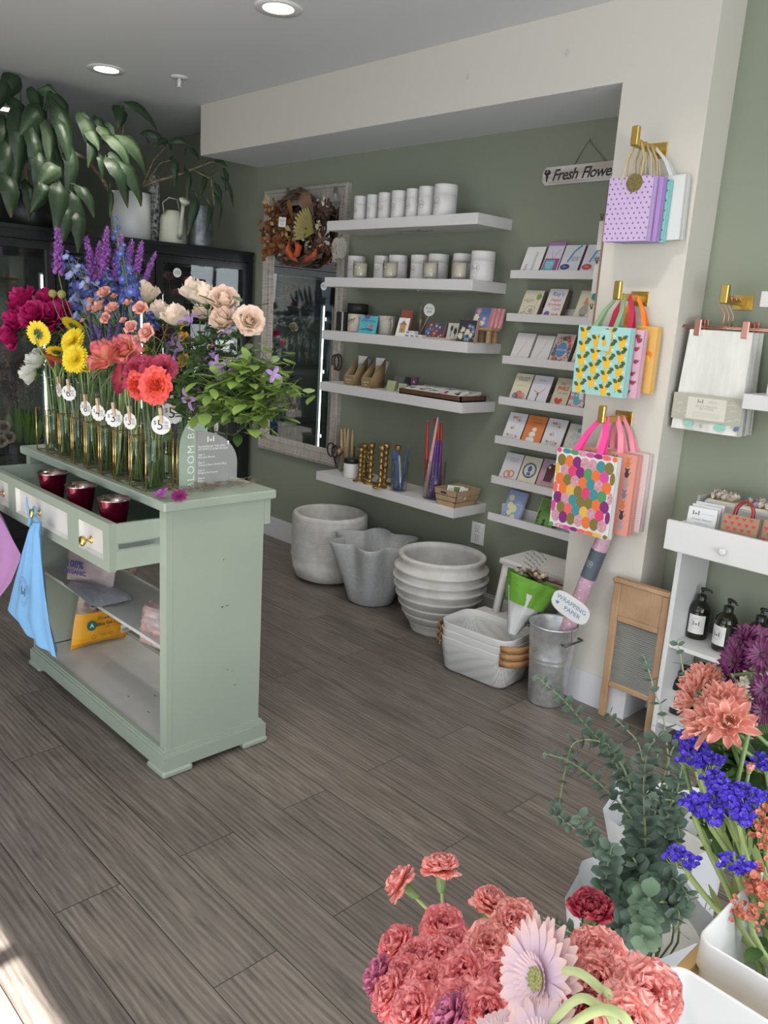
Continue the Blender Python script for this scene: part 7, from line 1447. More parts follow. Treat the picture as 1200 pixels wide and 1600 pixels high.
# tea towels on copper hangers
cop = mat('rose_gold', (.72, .38, .30), .28, 1.0); tw_m = mat('towel_white', (.70, .70, .66), .9, bump=(500, .2, (1, 1, 1)), var=((.62, .63, .6), 8, (6, 1, 1)))
for i, (d, rz, dx) in enumerate([(.135, 0.0, -.005), (.10, .1, .0), (.065, .2, .004)]):
    o = Vector((H4.x - .005, H4.y - d, H4.z)); t = thing('trouser_hanger', ['rose gold clip hanger in front, holding the labelled tea towel', 'rose gold clip hanger in the middle on the right wall hook', 'rose gold clip hanger nearest the wall on the right wall hook'][i], 'hanger', o, 'rose gold hangers')
    M = Matrix.Translation(o) @ Matrix.Rotation(rz, 4, 'Z'); b = MB(M); ZB_ = -.095
    b.tube([(.022, 0, -.002), (.018, 0, .014), (0, 0, .019), (-.016, 0, .010), (-.018, 0, -.012), (-.004, 0, -.035), (.004, 0, -.05), (.002, 0, ZB_)], .0022, 6).tube([(-.19, 0, ZB_), (.19, 0, ZB_)], .0024, 8).tube([(-.19, .004, ZB_ + .005), (.19, .004, ZB_ + .005)], .0018, 6)
    for sx in (-1, 1): b.ball(.005, (sx * .19, 0, ZB_), 8)
    b.build('bar', cop, t)
    for sx in (-1, 1): MB(M).bbox(sx * .085 - .012, sx * .085 + .012, -.008, .010, ZB_ - .030, ZB_ + .028, .002).build('clip', cop, t)
    tt = thing('tea_towel', ['white tea towel with a printed paper band, front of the three', 'white tea towel, middle of the three on the right wall', 'white tea towel nearest the wall, rightmost of the three'][i], 'tea towel', o + Vector((0, 0, ZB_)), 'white tea towels'); b = MB(M @ Matrix.Translation((.0, 0, ZB_ - .008)))
    wt = .112
    for s_, yy in ((1, -.003), (-1, .005)):
        b.grid(lambda u, v: ((2 * v - 1) * (wt + .012 * u), yy + s_ * -.006 * math.sin(9 * v + 2) * (.3 + u) * (1 - u * .3) - .01 * u * s_, -.355 * u), 14, 26)
    b.grid(lambda u, v: ((2 * v - 1) * (wt + .012), -.018 + .026 * u, -.355), 1, 12); b.grid(lambda u, v: (wt + .012 * v, -.016 * v + (.02 * v + .008) * u, -.355 * v), 2, 6)
    b.build('cloth', tw_m, tt)
    if i == 0:
        MM = M @ Matrix.Translation((0, -.019, ZB_ - .008)) @ FACE; b = PB(MM); b.c((.40, .40, .33)); b.box(-.128, .128, -.318, -.225, 0, .0035)
        r = random.Random(4)
        for k in range(42): x, y = r.uniform(-.12, .105), r.uniform(-.315, -.24); b.line([(x, y), (x + .008, y + .006), (x + .018, y + .004)], .0013, (.62, .62, .56), .0040)
        b.rect(-.072, -.312, .07, -.235, (.62, .60, .52), .0045); b.k = (b.c((.2, .2, .17)), b.k)[1]; logo(b, Matrix.Translation((-.025, -.248, .0048)), .020, b.k); b.tx('MYRTLE &\nMAGNOLIA', .006, .02, -.248, (.3, .3, .26), z=.0048); b.tx('BLOCK PRINTED\nTEA TOWEL', .0105, 0, -.270, (.3, .3, .26), z=.0048); [b.line([(-.05, -.288 - .005 * k), (.05, -.288 - .005 * k)], .0008, (.35, .35, .3), .0048) for k in range(4)]; b.out('paper_band', tt)
        b = PB(MM); b.dot(-.06, -.333, .017, (.25, .55, .45), .012, z=.001); b.dot(.055, -.333, .022, (.25, .55, .45), .013, z=.001); b.dot(.112, -.33, .008, (.1, .15, .4), z=.001); b.tx('&.', .018, -.012, -.335, (.3, .35, .3), z=.001); b.out('block_print', tt)
# shelves at the right edge with a boxed candle
for px, py, z_, la in ((1162, 615, None, 'lower white wall shelf cut by the right edge of the photo'), (1190, 455, None, 'upper white wall shelf barely showing at the right edge')):
    q = at(px, py, Y=2.8); tag(MB().bbox(q.x, q.x + .9, 2.8, YG, q.z - .05, q.z, .0015).build('wall_shelf', shm), la, 'shelf', 'white shelves at the right edge'); SHR = q if px == 1162 else SHR
p = Vector((SHR.x + .05, 2.86, SHR.z)); M = Matrix.Translation(p) @ Matrix.Rotation(.1, 4, 'Z'); b = PB(M); b.c((.62, .62, .62)); b.bbox(0, .062, 0, .06, 0, .135, .001); b.M = M @ FACE; b.k = (b.c((.3, .33, .3)), b.k)[1]; logo(b, Matrix.Translation((.031, .1, .001)), .022, b.k); b.tx('CLEMENTINE\nROSE', .007, .031, .078, (.3, .33, .3)); b.tx('net 3 oz', .005, .031, .045, (.3, .33, .3)); b.leafp(.02, .015, .02, .004, 1, (.3, .4, .3)); tag(b.out('soap_box'), 'small white printed carton on the right edge shelf', 'box')
p = Vector((SHR.x + .145, 2.84, SHR.z)); tag(MB(Matrix.Translation(p)).lathe([(.001, 0), (.02, 0), (.02, .05), (.012, .06), (.012, .075), (.001, .076)], 20).build('small_bottle', mat('bottle_cream', (.55, .56, .45), .35)), 'small pale green bottle beside the carton at the photo edge', 'bottle')

# ================================================================ floor things along the wall
cer = lambda n, c, c2, s: mat(n, c, .7, var=(c2, s, (1, 1, 1)), bump=(30, .25, (1, 1, 1)))
def planter(name, label, p, prof, m, wob=None, n=96): return tag(MB(Matrix.Translation(p)).lathe(prof, n, wob=wob).build(name, m), label, 'planter')
whitec = cer('planter_white', (.60, .59, .57), (.52, .50, .48), 30)
p = Vector((-3.455, 2.985, 0)); pr = [(.001, 0), (.13, 0), (.185, .025), (.205, .07), (.214, .14)]
z = .14
while z < .375: pr += [(.212, z), (.2185, z + .005), (.2125, z + .010)]; z += .0115
pr += [(.214, .385), (.208, .395), (.192, .397), (.182, .39), (.182, .05), (.001, .04)]
o = planter('planter', 'tall off-white planter with fine combed ridges, leftmost on the floor', p, pr, whitec, wob=lambda a, z: 1 + .006 * math.sin(a * 6) * math.sin(z * 40))
p = Vector((-3.02, 2.93, 0)); greyc = cer('planter_grey', (.44, .45, .46), (.39, .40, .41), 60)
wobf = lambda a, z: 1 + .19 * max(0, min(1, (z + .02) / .36)) ** 1.2 * math.sin(6 * a + .6)
planter('planter', 'smooth grey planter with a wavy flared rim, middle one on the floor', p, [(.001, 0), (.105, 0), (.125, .012), (.150, .10), (.180, .21), (.208, .315), (.216, .34), (.212, .346), (.200, .345), (.17, .23), (.14, .10), (.11, .03), (.001, .025)], greyc, wobf)
p = Vector((-2.53, 2.925, 0)); pr = [(.001, 0), (.13, 0), (.135, .01)]
rib = [(.150, .055), (.178, .10), (.198, .145), (.214, .19), (.226, .235), (.232, .28), (.228, .325)]
for r_, z_ in rib: pr += [(r_ - .014, z_ - .037), (r_ - .004, z_ - .012), (r_ + .005, z_ - .003), (r_ + .006, z_ + .002), (r_ - .003, z_ + .006)]
pr += [(.205, .345), (.205, .36), (.214, .375), (.216, .388), (.206, .394), (.190, .388), (.188, .365), (.205, .28), (.17, .10), (.10, .03), (.001, .03)]
planter('planter', 'rounded off-white planter with thick horizontal ribs, rightmost on the floor', p, pr, cer('planter_ribbed', (.61, .60, .59), (.52, .50, .47), 14))
# white step stool
st = mat('stool_white', (.60, .58, .57), .5); so_ = Vector((-1.96, 3.025, 0)); t = thing('step_stool', 'white wooden step stool with a grooved top behind the baskets', 'stool', so_)
b = MB(Matrix.Translation(so_))
for k in range(9): b.bbox(-.205, .18, -.125 + k * .0275, -.1 + k * .0275, .448, .468, .002)
b.box(-.205, .18, -.125, .122, .445, .452); b.build('top', st, t)
for sx in (-1, 1):
    for y0, y1 in ((-.10, -.19), (.10, .17)): b = MB(Matrix.Translation(so_)); x_ = sx * .165 - .012; b.add([(x_ + e, y + f, z) for e in (-.012, .012) for y, z in ((y0, .445), (y1, 0)) for f in (-.018, .018)], [(0, 1, 3, 2), (4, 6, 7, 5), (0, 4, 5, 1), (2, 3, 7, 6), (0, 2, 6, 4), (1, 5, 7, 3)]); b.smooth = False; b.build('leg', st, t)
b = MB(Matrix.Translation(so_)); b.bbox(-.18, .155, -.118, -.1, .39, .445, .002); b.build('apron', st, t)
b = PB(Matrix.Translation(so_ + Vector((-.01, -.1185, .432))) @ FACE); [b.rect(-.14 + .1 * k, -.005, -.05 + .1 * k, .003, (.35, .02, .05)) for k in range(3)]; b.tx('Caution: see instructions before use of this step stool', .006, 0, -.014, (.4, .4, .4)); b.out('warning_label', t)
b = MB(Matrix.Translation(so_)); b.bbox(-.26, .18, -.20, -.13, .20, .22, .002).bbox(-.19, -.166, -.195, .13, .165, .20, .002).bbox(.142, .166, -.195, .13, .165, .20, .002); b.build('lower_step', st, t)
for sx in (-1, 1): MB(Matrix.Translation(so_)).bbox(sx * .175 - .012, sx * .175 + .012, -.195, -.17, 0, .2, .002).build('leg', st, t)
# three nested white baskets with leather handles
bk = mat('basket_white', (.62, .62, .61), .5)
def holes(m, sc):
    nt = m.node_tree; b = nt.nodes['Principled BSDF']; tc = nt.nodes.new('ShaderNodeTexCoord'); mp = nt.nodes.new('ShaderNodeMapping'); mp.inputs['Rotation'].default_value = (0, 0, 0); v = nt.nodes.new('ShaderNodeTexVoronoi'); v.inputs['Randomness'].default_value = 0; v.inputs['Scale'].default_value = sc; rp = nt.nodes.new('ShaderNodeValToRGB'); rp.color_ramp.elements[0].position = .22; rp.color_ramp.elements[0].color = (.26, .26, .26, 1); rp.color_ramp.elements[1].position = .36; rp.color_ramp.elements[1].color = (.62, .62, .61, 1)
    nt.links.new(tc.outputs['Object'], mp.inputs[0]); nt.links.new(mp.outputs[0], v.inputs['Vector']); nt.links.new(v.outputs['Distance'], rp.inputs[0]); nt.links.new(rp.outputs[0], b.inputs['Base Color']); return m
bkh = holes(mat('basket_perforated', (.62, .62, .61), .5), 130); lea = mat('tan_leather', (.42, .22, .09), .5)
BB = [at(690, 1040, Z=0), at(778, 1074, Z=0), at(828, 1058, Z=0)]
ax = Vector((.99, .08, 0)).normalized(); bc = Vector((-2.045, 2.70, 0))
def rrect(w, d, r, n=6):
    o = []
    for cx, cy, a0 in ((w / 2 - r, d / 2 - r, 0), (-w / 2 + r, d / 2 - r, PI / 2), (-w / 2 + r, -d / 2 + r, PI), (w / 2 - r, -d / 2 + r, 1.5 * PI)):
        for k in range(n + 1): a = a0 + PI / 2 * k / n; o.append((cx + r * math.cos(a), cy + r * math.sin(a)))
    return o
for i in range(3):
    M = Matrix.Translation(bc + Vector((0, 0, i * .032))) @ Matrix.Rotation(math.atan2(ax.y, ax.x), 4, 'Z'); t = thing('storage_basket', ['white perforated basket with leather handles, outermost of the nested three', 'white perforated basket with leather handles, middle of the nested three', 'white perforated basket with leather handles, innermost and holding a bouquet'][i], 'basket', bc, 'nested white baskets'); W, D, HH = .37, .25, .165; b = MB(M); rings = []
    def addrings(b, lst):
        for (w_, d_, z_, r_) in lst:
            rings.append(len(b.v)); b.v += [b.M @ Vector((x, y, z_)) for x, y in rrect(w_, d_, r_)]; b.t += [0] * 28; b.s += [0] * 28
        for a, c in zip(rings, rings[1:]):
            for k in range(28): j = (k + 1) % 28; b.f.append([a + k, a + j, c + j, c + k]); b.m.append(b.k); b.sm.append(True)
    e = -.003 * i
    addrings(b, [(.02, .02, .0, .008), (W - .07, D - .07, .001, .04), (W - .045 + e, D - .045 + e, .012, .05), (W - .01 + e, D - .01 + e, HH - .04, .06)]); b.k = 1; rings[:] = rings[-1:]
    addrings(b, [(W + e, D + e, HH - .005, .062), (W + e, D + e, HH, .062), (W - .004 + e, D - .004 + e, HH, .062), (W - .008 + e, D - .008 + e, HH - .04, .06)]); b.k = 0; rings[:] = rings[-1:]
    addrings(b, [(W - .05 + e, D - .05 + e, .014, .05), (W - .08, D - .08, .006, .04), (.02, .02, .006, .008)])
    b.build('basket', [bkh, bk], t)
    for sx in (-1, 1):
        b = MB(M); pts = []
        for k in range(13):
            u = k / 12; y = (u - .5) * D * 1.03; bow = -.035 + .062 * math.sin(PI * u) ** .5; pts.append((sx * (W / 2 + .003 + bow), y, HH - .03 - .012 * math.sin(PI * u)))
        vs = []; fs = []
        for (x, y, z) in pts: vs += [(x, y, z - .014), (x, y, z + .014), (x + sx * .005, y, z + .014), (x + sx * .005, y, z - .014)]
        for k in range(12):
            for j in range(4): fs.append((4 * k + j, 4 * k + (j + 1) % 4, 4 * k + 4 + (j + 1) % 4, 4 * k + 4 + j))
        b.add(vs, fs + [(0, 1, 2, 3), (51, 50, 49, 48)]); h_ = b.build('leather_handle', lea, t)
        for e_ in (0, -1): MB(M @ Matrix.Translation((pts[e_][0] + sx * .005, pts[e_][1] * .93, pts[e_][2]))).ball(.004, (0, 0, 0), 8).build('rivet', hookm, h_)
# wrapped bouquet in the basket
q0 = at(800, 990, Y=2.68); axb = (at(826, 925, Y=2.74) - q0).normalized(); t = thing('bouquet', 'small bouquet wrapped in green tissue and printed white paper in the top basket', 'bouquet', q0)
M = basis(axb, (0, -1, 0), q0)
b = MB(M); b.lathe([(.02, 0), (.045, .07), (.07, .15), (.085, .19)], 28, wob=lambda a, z: 1 + .08 * math.sin(5 * a + z * 20) + .05 * math.sin(9 * a)); b.build('printed_paper', mat('tissue_white', (.58, .60, .60), .6), t)
b = MB(M); b.lathe([(.078, .135), (.094, .18), (.112, .235), (.118, .25)], 36, wob=lambda a, z: 1 + .12 * math.sin(4 * a + z * 9) + .06 * math.sin(11 * a)); b.build('green_tissue', mat('tissue_green', (.13, .33, .03), .6, bump=(25, .8, (1, 1, 1))), t)
b = MB()
for k in range(5):
    a = -1.2 + k * .45; zz = .05 + .035 * (k % 3); rr = .04 + .17 * zz + .022; Mk = M @ Matrix.Rotation(a, 4, 'Z') @ Matrix.Translation((0, -rr, zz)) @ Matrix.Rotation(PI / 2 - .25, 4, 'X'); logo(b, Mk, .035, 0)
b.build('printed_logo', ink, t)
b = MB(); r = random.Random(31)
for k in range(60): p = M @ Vector((r.gauss(0, .035), r.gauss(0, .035), .22 + r.uniform(-.02, .05))); a = r.random() * 6.28; leaf_mb(b, p, (math.cos(a), math.sin(a), r.uniform(-.3, .8)), .035, .012, nu=3); 
b.k = 1
for k in range(16): p = M @ Vector((r.gauss(0, .04), r.gauss(0, .04), .25 + r.uniform(-.01, .04))); b.ball(.011, p, 7)
b.k = 2
for k in range(3):
    p = M @ Vector((.05, -.0, .22)); d = Vector((.6 - .2 * k, 0, .8 + .1 * k)); [leaf_mb(b, p + d * (.02 * j), (d.z * s_, -.2, -d.x * s_ + .3), .02, .004, nu=2) for j in range(9) for s_ in (-1, 1)]
b.build('dried_blooms', [rustB, mat('bloom_tan', (.42, .32, .24), .8), leaf_b], t)
# galvanised pail with wrapping paper
pp = Vector((-1.715, 2.705, 0)); t = thing('galvanised_pail', 'tall galvanised metal pail holding wrapping paper, beside the white baskets', 'pail', pp); b = MB(Matrix.Translation(pp))
b.lathe([(.001, .006), (.068, .006), (.07, 0), (.073, .004), (.085, .18), (.087, .184), (.087, .190), (.086, .196), (.088, .200), (.0885, .206), (.088, .212), (.0975, .335), (.101, .338), (.101, .343), (.097, .344), (.094, .335), (.068, .012), (.001, .012)], 48); b.build('bucket', galv, t)
for sx, sy in ((1, -.2), (-1, .2)):
    d = Vector((sx, sy, 0)).normalized(); n_ = Vector((-d.y, d.x, 0)); c_ = pp + d * .095 + Vector((0, 0, .29)); MB().tube([c_ - n_ * .045 + Vector((0, 0, -.0)), c_ - n_ * .045 + d * .022, c_ + n_ * .045 + d * .022 + Vector((0, 0, .012)), c_ + n_ * .045 + Vector((0, 0, .012))], .0045, 7).build('handle', mat('pail_handle', (.12, .12, .12), .4, .8), t)
rb = pp + Vector((-.02, .0, .03)); rt = at(952, 820, Y=2.775); dr_ = (rt - rb); t = thing('wrapping_paper_roll', 'roll of pink dotted wrapping paper leaning out of the metal pail', 'wrapping paper', rb); L = dr_.length; M = basis(dr_, (0, 0, 1), rb)
b = PB(M); b.c((.56, .34, .44), .3); b.cyl(.030, 0, L, 28)
r = random.Random(8); cols = [(.7, .66, .7), (.35, .35, .5), (.6, .25, .35), (.7, .66, .7)]
for i in range(230):
    a = (i % 9) * 2 * PI / 9 + (.35 if (i // 9) % 2 else 0); z = .012 + (i // 9) * L / 26; b.c(cols[r.randint(0, 3)]); rr = .0045
    b.add([(.0305 * math.cos(a + rr / .03 * math.cos(k)), .0305 * math.sin(a + rr / .03 * math.cos(k)), z + rr * math.sin(k)) for k in [j * PI / 3 for j in range(6)]], [(0, 1, 2, 3, 4, 5)])
b.out('paper', t)
b = PB(M); b.c((.08, .10, .13)); b.lathe([(.0312, L * .70), (.0312, L * .86)], 28); b.M = M
va, fa = text_geo('RECYCLED\nGIFT WRAP\n20 x 120 in', .011); ca = basis(dr_, (0, 0, 1)).inverted().to_3x3() @ Vector((-.45, -1, .2)); a0 = math.atan2(ca.y, ca.x)
b.c((.5, .5, .5)); b.add([(.0316 * math.cos(a0 + x / .0316), .0316 * math.sin(a0 + x / .0316), L * .78 + y) for x, y, _ in va], fa); b.out('label_band', t)
q = at(891, 949, Y=2.60); M = plane_M(q, (.95, .12, -.34), (0, -.1, 1)); b = PB(M); b.c(WH)
o_ = [(math.copysign(abs(math.cos(a)) ** .6, math.cos(a)) * .082, math.copysign(abs(math.sin(a)) ** .7, math.sin(a)) * .046) for a in [2 * PI * i / 40 for i in range(40)]]; b.slab(o_, -.002, 0); b.tx('WRAPPING', .026, .0, .014, (.06, .22, .42)); b.tx('PAPER', .026, .015, -.016, (.06, .22, .42)); heart(b, -.055, -.012, .008, (.06, .22, .42))
t = thing('paper_label', 'white oval hand lettered wrapping paper label hooked on the pail', 'sign', q); b.out('card', t); MB().tube([q + Vector((0, .003, -.03)), q + Vector((.0, .03, -.08)), Vector((q.x, 2.64, .30))], .0015, 4).build('wire', hookm, t)
# washboard leaning on the column
ok_ = mat('washboard_wood', (.46, .30, .18), .6, var=((.36, .22, .12), 7, (1, 1, 1)), bump=(40, .3, (6, 6, 1)))
WA = at(948, 905, Y=2.765); WF = at(933, 1116, Z=0); t = thing('washboard', 'old wooden washboard with a ribbed glass panel leaning against the column', 'washboard', WF)
lx = Vector((1, .0, 0)); up = (WA - WF); up.x = 0; Hh = up.length; up.normalize(); Wb = .232; M = plane_M(WF, lx, up)
for x in (0, Wb - .03): b = MB(M); b.bbox(x, x + .03, 0, Hh, -.022, 0, .004); b.build('rail', ok_, t)
MB(M).bbox(-.004, Wb + .004, Hh, Hh + .018, -.028, .006, .004).build('top_rail', ok_, t); MB(M).bbox(.03, Wb - .03, Hh - .13, Hh, -.016, -.004, .002).build('soap_panel', ok_, t); MB(M).bbox(.03, Wb - .03, Hh - .152, Hh - .13, -.022, .0, .003).build('cross_rail', ok_, t); MB(M).bbox(.03, Wb - .03, .135, .157, -.02, -.002, .003).build('cross_rail', ok_, t)
b = MB(M); n_ = 30; za, zb = .157, Hh - .152
b.grid(lambda u, v: (.03 + (Wb - .06) * v, za + (zb - za) * u, -.01 + .0022 * math.sin(u * n_ * 2 * PI)), n_ * 6, 2); b.build('ribbed_glass', glass_mat('ribbed_glass', (.62, .67, .62), .45, .3), t)
# ================================================================ white cabinet with soaps and bottles
cw = mat('cabinet_white', (.64, .64, .64), .4); UX0, UY0, UY1 = -1.268, 2.745, 2.99; UW = .95
t = thing('cabinet', 'white open cabinet with a pulled-out drawer against the right sage wall', 'cabinet', (UX0 + .4, 2.87, 0)); cabr = t
MB().bbox(UX0, UX0 + .018, UY0, UY1, 0, .84, .0015).build('side_panel', cw, t); MB().bbox(UX0 + UW - .018, UX0 + UW, UY0, UY1, 0, .84, .0015).build('side_panel', cw, t)
for z in (.08, .385): MB().bbox(UX0 + .018, UX0 + UW - .018, UY0 + .01, UY1, z, z + .016, .001).build('shelf', cw, t)
MB().bbox(UX0 + .018, UX0 + UW - .018, UY0 - .07, UY1, .765, .78, .001).build('drawer_floor', cw, t)
df = MB().bbox(UX0 - .012, UX0 + UW, 2.655, 2.673, .772, .877, .0015).build('drawer_front', cw, t)
MB().box(UX0 + .02, UX0 + .032, 2.673, 2.95, .78, .872).box(UX0 + .02, UX0 + .4, 2.965, 2.975, .78, .872).build('drawer_side', cw, t)
q = at(1133, 861, Y=2.655); MB(basis((0, -1, 0), (0, 0, 1), (q.x, 2.655, q.z))).lathe([(.007, 0), (.0065, .012), (.012, .018), (.0125, .026), (.010, .028), (.001, .0275)], 24).build('knob', cw, df)
# contents of the drawer
for i in range(3):
    x = solve_x(1066 + i * 5, 2.70 + .022 * i, .80); M = Matrix.Translation((x, 2.70 + .022 * i, .781)) @ Matrix.Rotation(.15, 4, 'Z') @ Matrix.Rotation(-.12, 4, 'X'); b = PB(M); b.c((.64, .64, .65)); b.bbox(0, .098, 0, .012, 0, .148 + .006 * i, .001); b.M = M @ FACE
    if i == 0: b.k = (b.c((.15, .15, .15)), b.k)[1]; logo(b, Matrix.Translation((.028, .128, .001)), .022, b.k); b.tx('Shower Steamer', .0105, .05, .107, (.2, .2, .2), shear=.3); b.tx('myrtle & magnolia', .006, .068, .128, (.35, .35, .35)); b.tx('eucalyptus & mint', .006, .05, .094, (.35, .35, .35))
    tag(b.out('shower_steamer'), ['white shower steamer packet at the front left of the white drawer', 'second white packet in the white drawer, behind the lettered one', 'third white packet in the white drawer, at the back'][i], 'packet', 'shower steamer packets'); 
for i in range(3):
    x = solve_x(1117, 2.70, .80) + i * .125; M = Matrix.Translation((x, 2.695 + .03 * (i % 2), .781)) @ Matrix.Rotation(.06, 4, 'Z') @ Matrix.Rotation(-.22, 4, 'X'); t = thing('heart_bag', ['brown kraft gift bag with red foil hearts and red handles in the drawer', 'second brown bag with red foil hearts, cut by the right edge', 'third brown bag with red foil hearts, beyond the right edge'][i], 'gift bag', (x, 2.7, .78), 'kraft heart bags'); b = PB(M); b.c((.30, .20, .12)); b.bbox(0, .12, 0, .03, 0, .150, .001); b.M = M @ FACE
    b_r = mat('red_foil', (.55, .01, .015), .3)
    for j in range(8):
        for k in range(5):
            xx = .012 + .0235 * k + (.012 if j % 2 else 0)
            if xx < .114: heart(b, xx, .010 + .0185 * j, .0068, b_r)
    b.tx('with love', .006, .07, .07, (.45, .32, .2)); b.out('bag', t); b = MB(M); [b.tube([(.032, y, .148), (.034, y, .172), (.046, y, .194), (.062, y, .200), (.078, y, .194), (.090, y, .172), (.092, y, .148)], .0022, 6) for y in (-.001, .004, .028, .031)]; b.build('handle', mat('red_cord', (.35, .01, .02), .5), t)
xg = solve_x(1086, 2.86, .85); tr_ = mat('tray_grey', (.42, .41, .39), .7, bump=(200, .3, (1, 1, 1))); b = MB(); b.bbox(xg, xg + .42, 2.845, 2.857, .79, .925, .004).bbox(xg, xg + .012, 2.845, 2.96, .79, .945, .003).bbox(xg, xg + .42, 2.948, 2.96, .79, .935, .003).box(xg, xg + .42, 2.85, 2.95, .79, .797); tag(b.build('felt_box', tr_), 'grey felt box of wrapped soap bars behind the drawer', 'box')
for i in range(3):
    x = xg + .022 + i * .122; t = thing('soap_bar', ['cream soap bar with a petal-like frosted top, leftmost in the grey box', 'lavender and cream topped soap bar, middle one in the grey box', 'green topped soap bar at the right edge of the grey box'][i], 'soap', (x, 2.9, .8), 'soap bars'); c1 = [(.62, .55, .44), (.60, .56, .40), (.35, .55, .42)][i]; c2 = [(.66, .56, .50), (.38, .30, .42), (.3, .5, .4)][i]
    b = PB(Matrix.Translation((x, 2.868, .80))); b.c(c1); b.bbox(0, .108, 0, .07, 0, .135, .004); r = random.Random(i + 3)
    for k in range(46):
        b.c(c2 if r.random() < .6 else c1); Mq = Matrix.Translation((r.uniform(.01, .098), r.uniform(.006, .066), .136 + r.uniform(0, .008))) @ Matrix.Rotation(r.random() * 6.3, 4, 'Z') @ Matrix.Rotation(r.uniform(.2, 1.0), 4, 'X'); petal(b, Mq, .026, .013, .2, .8, .4, .1, nu=3, nv=3)
    b.out('bar', t); b = PB(Matrix.Translation((x - .001, 2.8665, .905))); b.c((.64, .64, .65)); b.box(0, .110, -.001, .072, 0, .024); b.M = Matrix.Translation((x - .001, 2.8655, .905)) @ FACE; b.k = (b.c((.1, .1, .1)), b.k)[1]; logo(b, Matrix.Translation((.022, .012, .0005)), .018, b.k); b.tx('SEA BREEZE', .009, .068, .012, (.2, .2, .2)); b.out('label', t)
# pump bottles
amb = mat('bottle_dark', (.012, .012, .006), .08, trans=.0); proto = None
def pump(x, y, z, rz, label, green=0):
    global proto
    M = Matrix.Translation((x, y, z)) @ Matrix.Rotation(rz, 4, 'Z')
    if proto is None:
        proto = thing('pump_bottle', label, 'bottle', (0, 0, 0), 'dark pump bottles on the cabinet shelves'); R = .039
        MB().lathe([(.001, 0), (R * .94, 0), (R, .004), (R, .108), (R * .9, .124), (R * .62, .138), (.016, .144), (.014, .150), (.001, .150)], 36).build('bottle', amb, proto)
        b = MB(); b.lathe([(.0175, .146), (.0175, .166), (.013, .168), (.008, .170), (.0055, .172), (.0055, .184), (.009, .186), (.009, .193), (.001, .194)], 24); b.tube([(-.006, 0, .190), (.01, 0, .191), (.028, 0, .187), (.034, 0, .180)], [.006, .006, .0045, .003], 8); b.build('pump', mat('pump_black', (.015, .015, .015), .25), proto)
        b = PB(); b.c((.64, .63, .62)); b.grid(lambda u, v: (1.01 * R * math.cos(-PI / 2 - .8 + 1.6 * u), 1.01 * R * math.sin(-PI / 2 - .8 + 1.6 * u), .024 + .072 * v), 10, 1); b2 = MB(); logo(b2, I4, .024, 0); ring_line(b2, I4, .019, .0004, 0); b.c((.15, .15, .15)); [b2.poly([(-w_, y_, 0), (w_, y_, 0), (w_, y_ + .0014, 0), (-w_, y_ + .0014, 0)]) for w_, y_ in ((.018, -.026), (.013, -.030))]
        b.add([(1.02 * R * math.cos(-PI / 2 + v.x / R), 1.02 * R * math.sin(-PI / 2 + v.x / R), .064 + v.y) for v in b2.v], b2.f); b.out('label', proto); proto.matrix_basis = M
    else: copy_tree(proto, M, label)
zz = .402
for px, y, rz, la in ((1087, 2.90, .25, 'dark pump bottle, leftmost on the upper cabinet shelf'), (1128, 2.86, -.35, 'dark pump bottle, second from the left on the upper cabinet shelf'), (1178, 2.86, .1, 'dark pump bottle, third from the left on the upper cabinet shelf'), (1198, 2.94, .3, 'dark pump bottle at the back, cut by the right edge, upper shelf')): pump(solve_x(px, y, zz), y, zz, rz, la)
zz = .097
for px, y, rz, la in ((1060, 2.87, .1, 'dark pump bottle at the left of the lower cabinet shelf'), (1088, 2.95, .1, 'dark pump bottle standing behind the left one, lower shelf'), (1100, 2.84, -.5, 'dark pump bottle behind the salmon chrysanthemums, lower shelf'), (1145, 2.88, .0, 'dark pump bottle behind the purple mums, lower shelf')): pump(solve_x(px, y, zz), y, zz, rz, la)
# ================================================================ the flower buckets in front
wbin = mat('bin_white', (.70, .70, .70), .35); bgold = mat('rack_gold', (.62, .45, .20), .35, .9)
def bin_(name, label, x0, x1, y0, y1, zt, h, r=.016):
    b = MB(Matrix.Translation(((x0 + x1) / 2, (y0 + y1) / 2, 0))); W, D = x1 - x0, y1 - y0; L = [(.02, .02, zt - h, .008), (W - .05, D - .05, zt - h, r), (W - .03, D - .03, zt - h + .01, r), (W - .004, D - .004, zt - .034, r), (W, D, zt - .032, r), (W, D, zt - .002, r), (W - .003, D - .003, zt, r), (W - .008, D - .008, zt - .002, r), (W - .034, D - .034, zt - h + .012, r), (.02, .02, zt - h + .010, .008)]; n = 28
    for (w_, d_, z_, r_) in L:
        b.v += [b.M @ Vector((x, y, z_)) for x, y in rrect(w_, d_, min(r_, w_ / 2.1, d_ / 2.1))]
    b.t = [0.0] * len(b.v); b.s = [0.0] * len(b.v)
    for i in range(len(L) - 1):
        for k in range(n): j = (k + 1) % n; b.f.append([i * n + k, i * n + j, i * n + n + j, i * n + n + k]); b.m.append(0); b.sm.append(True)
    b.f += [list(range(n))[::-1], list(range((len(L) - 1) * n, len(L) * n))]; b.m += [0, 0]; b.sm += [True, True]
    return tag(b.build(name, wbin), label, 'bin', 'white bins on the gold rack')
bin_('flower_bin', 'white plastic bin holding the blue statice, at the right edge', -.246, .12, .692, .87, .95, .16)
bin_('flower_bin', 'empty white bin in the bottom right corner of the photo', -.248, .12, .47, .655, .945, .10)
t = thing('gold_rack', 'gold metal rack carrying the two white bins', 'rack', (-.06, .68, 0)); 
for y in (.665, .873, .452): MB().bbox(-.244, .135, y, y + .012, .895, .915, .001).build('rail', bgold, t)
for x in (-.256, .135): MB().bbox(x, x + .012, .445, .885, .895, .915, .001).build('rail', bgold, t)
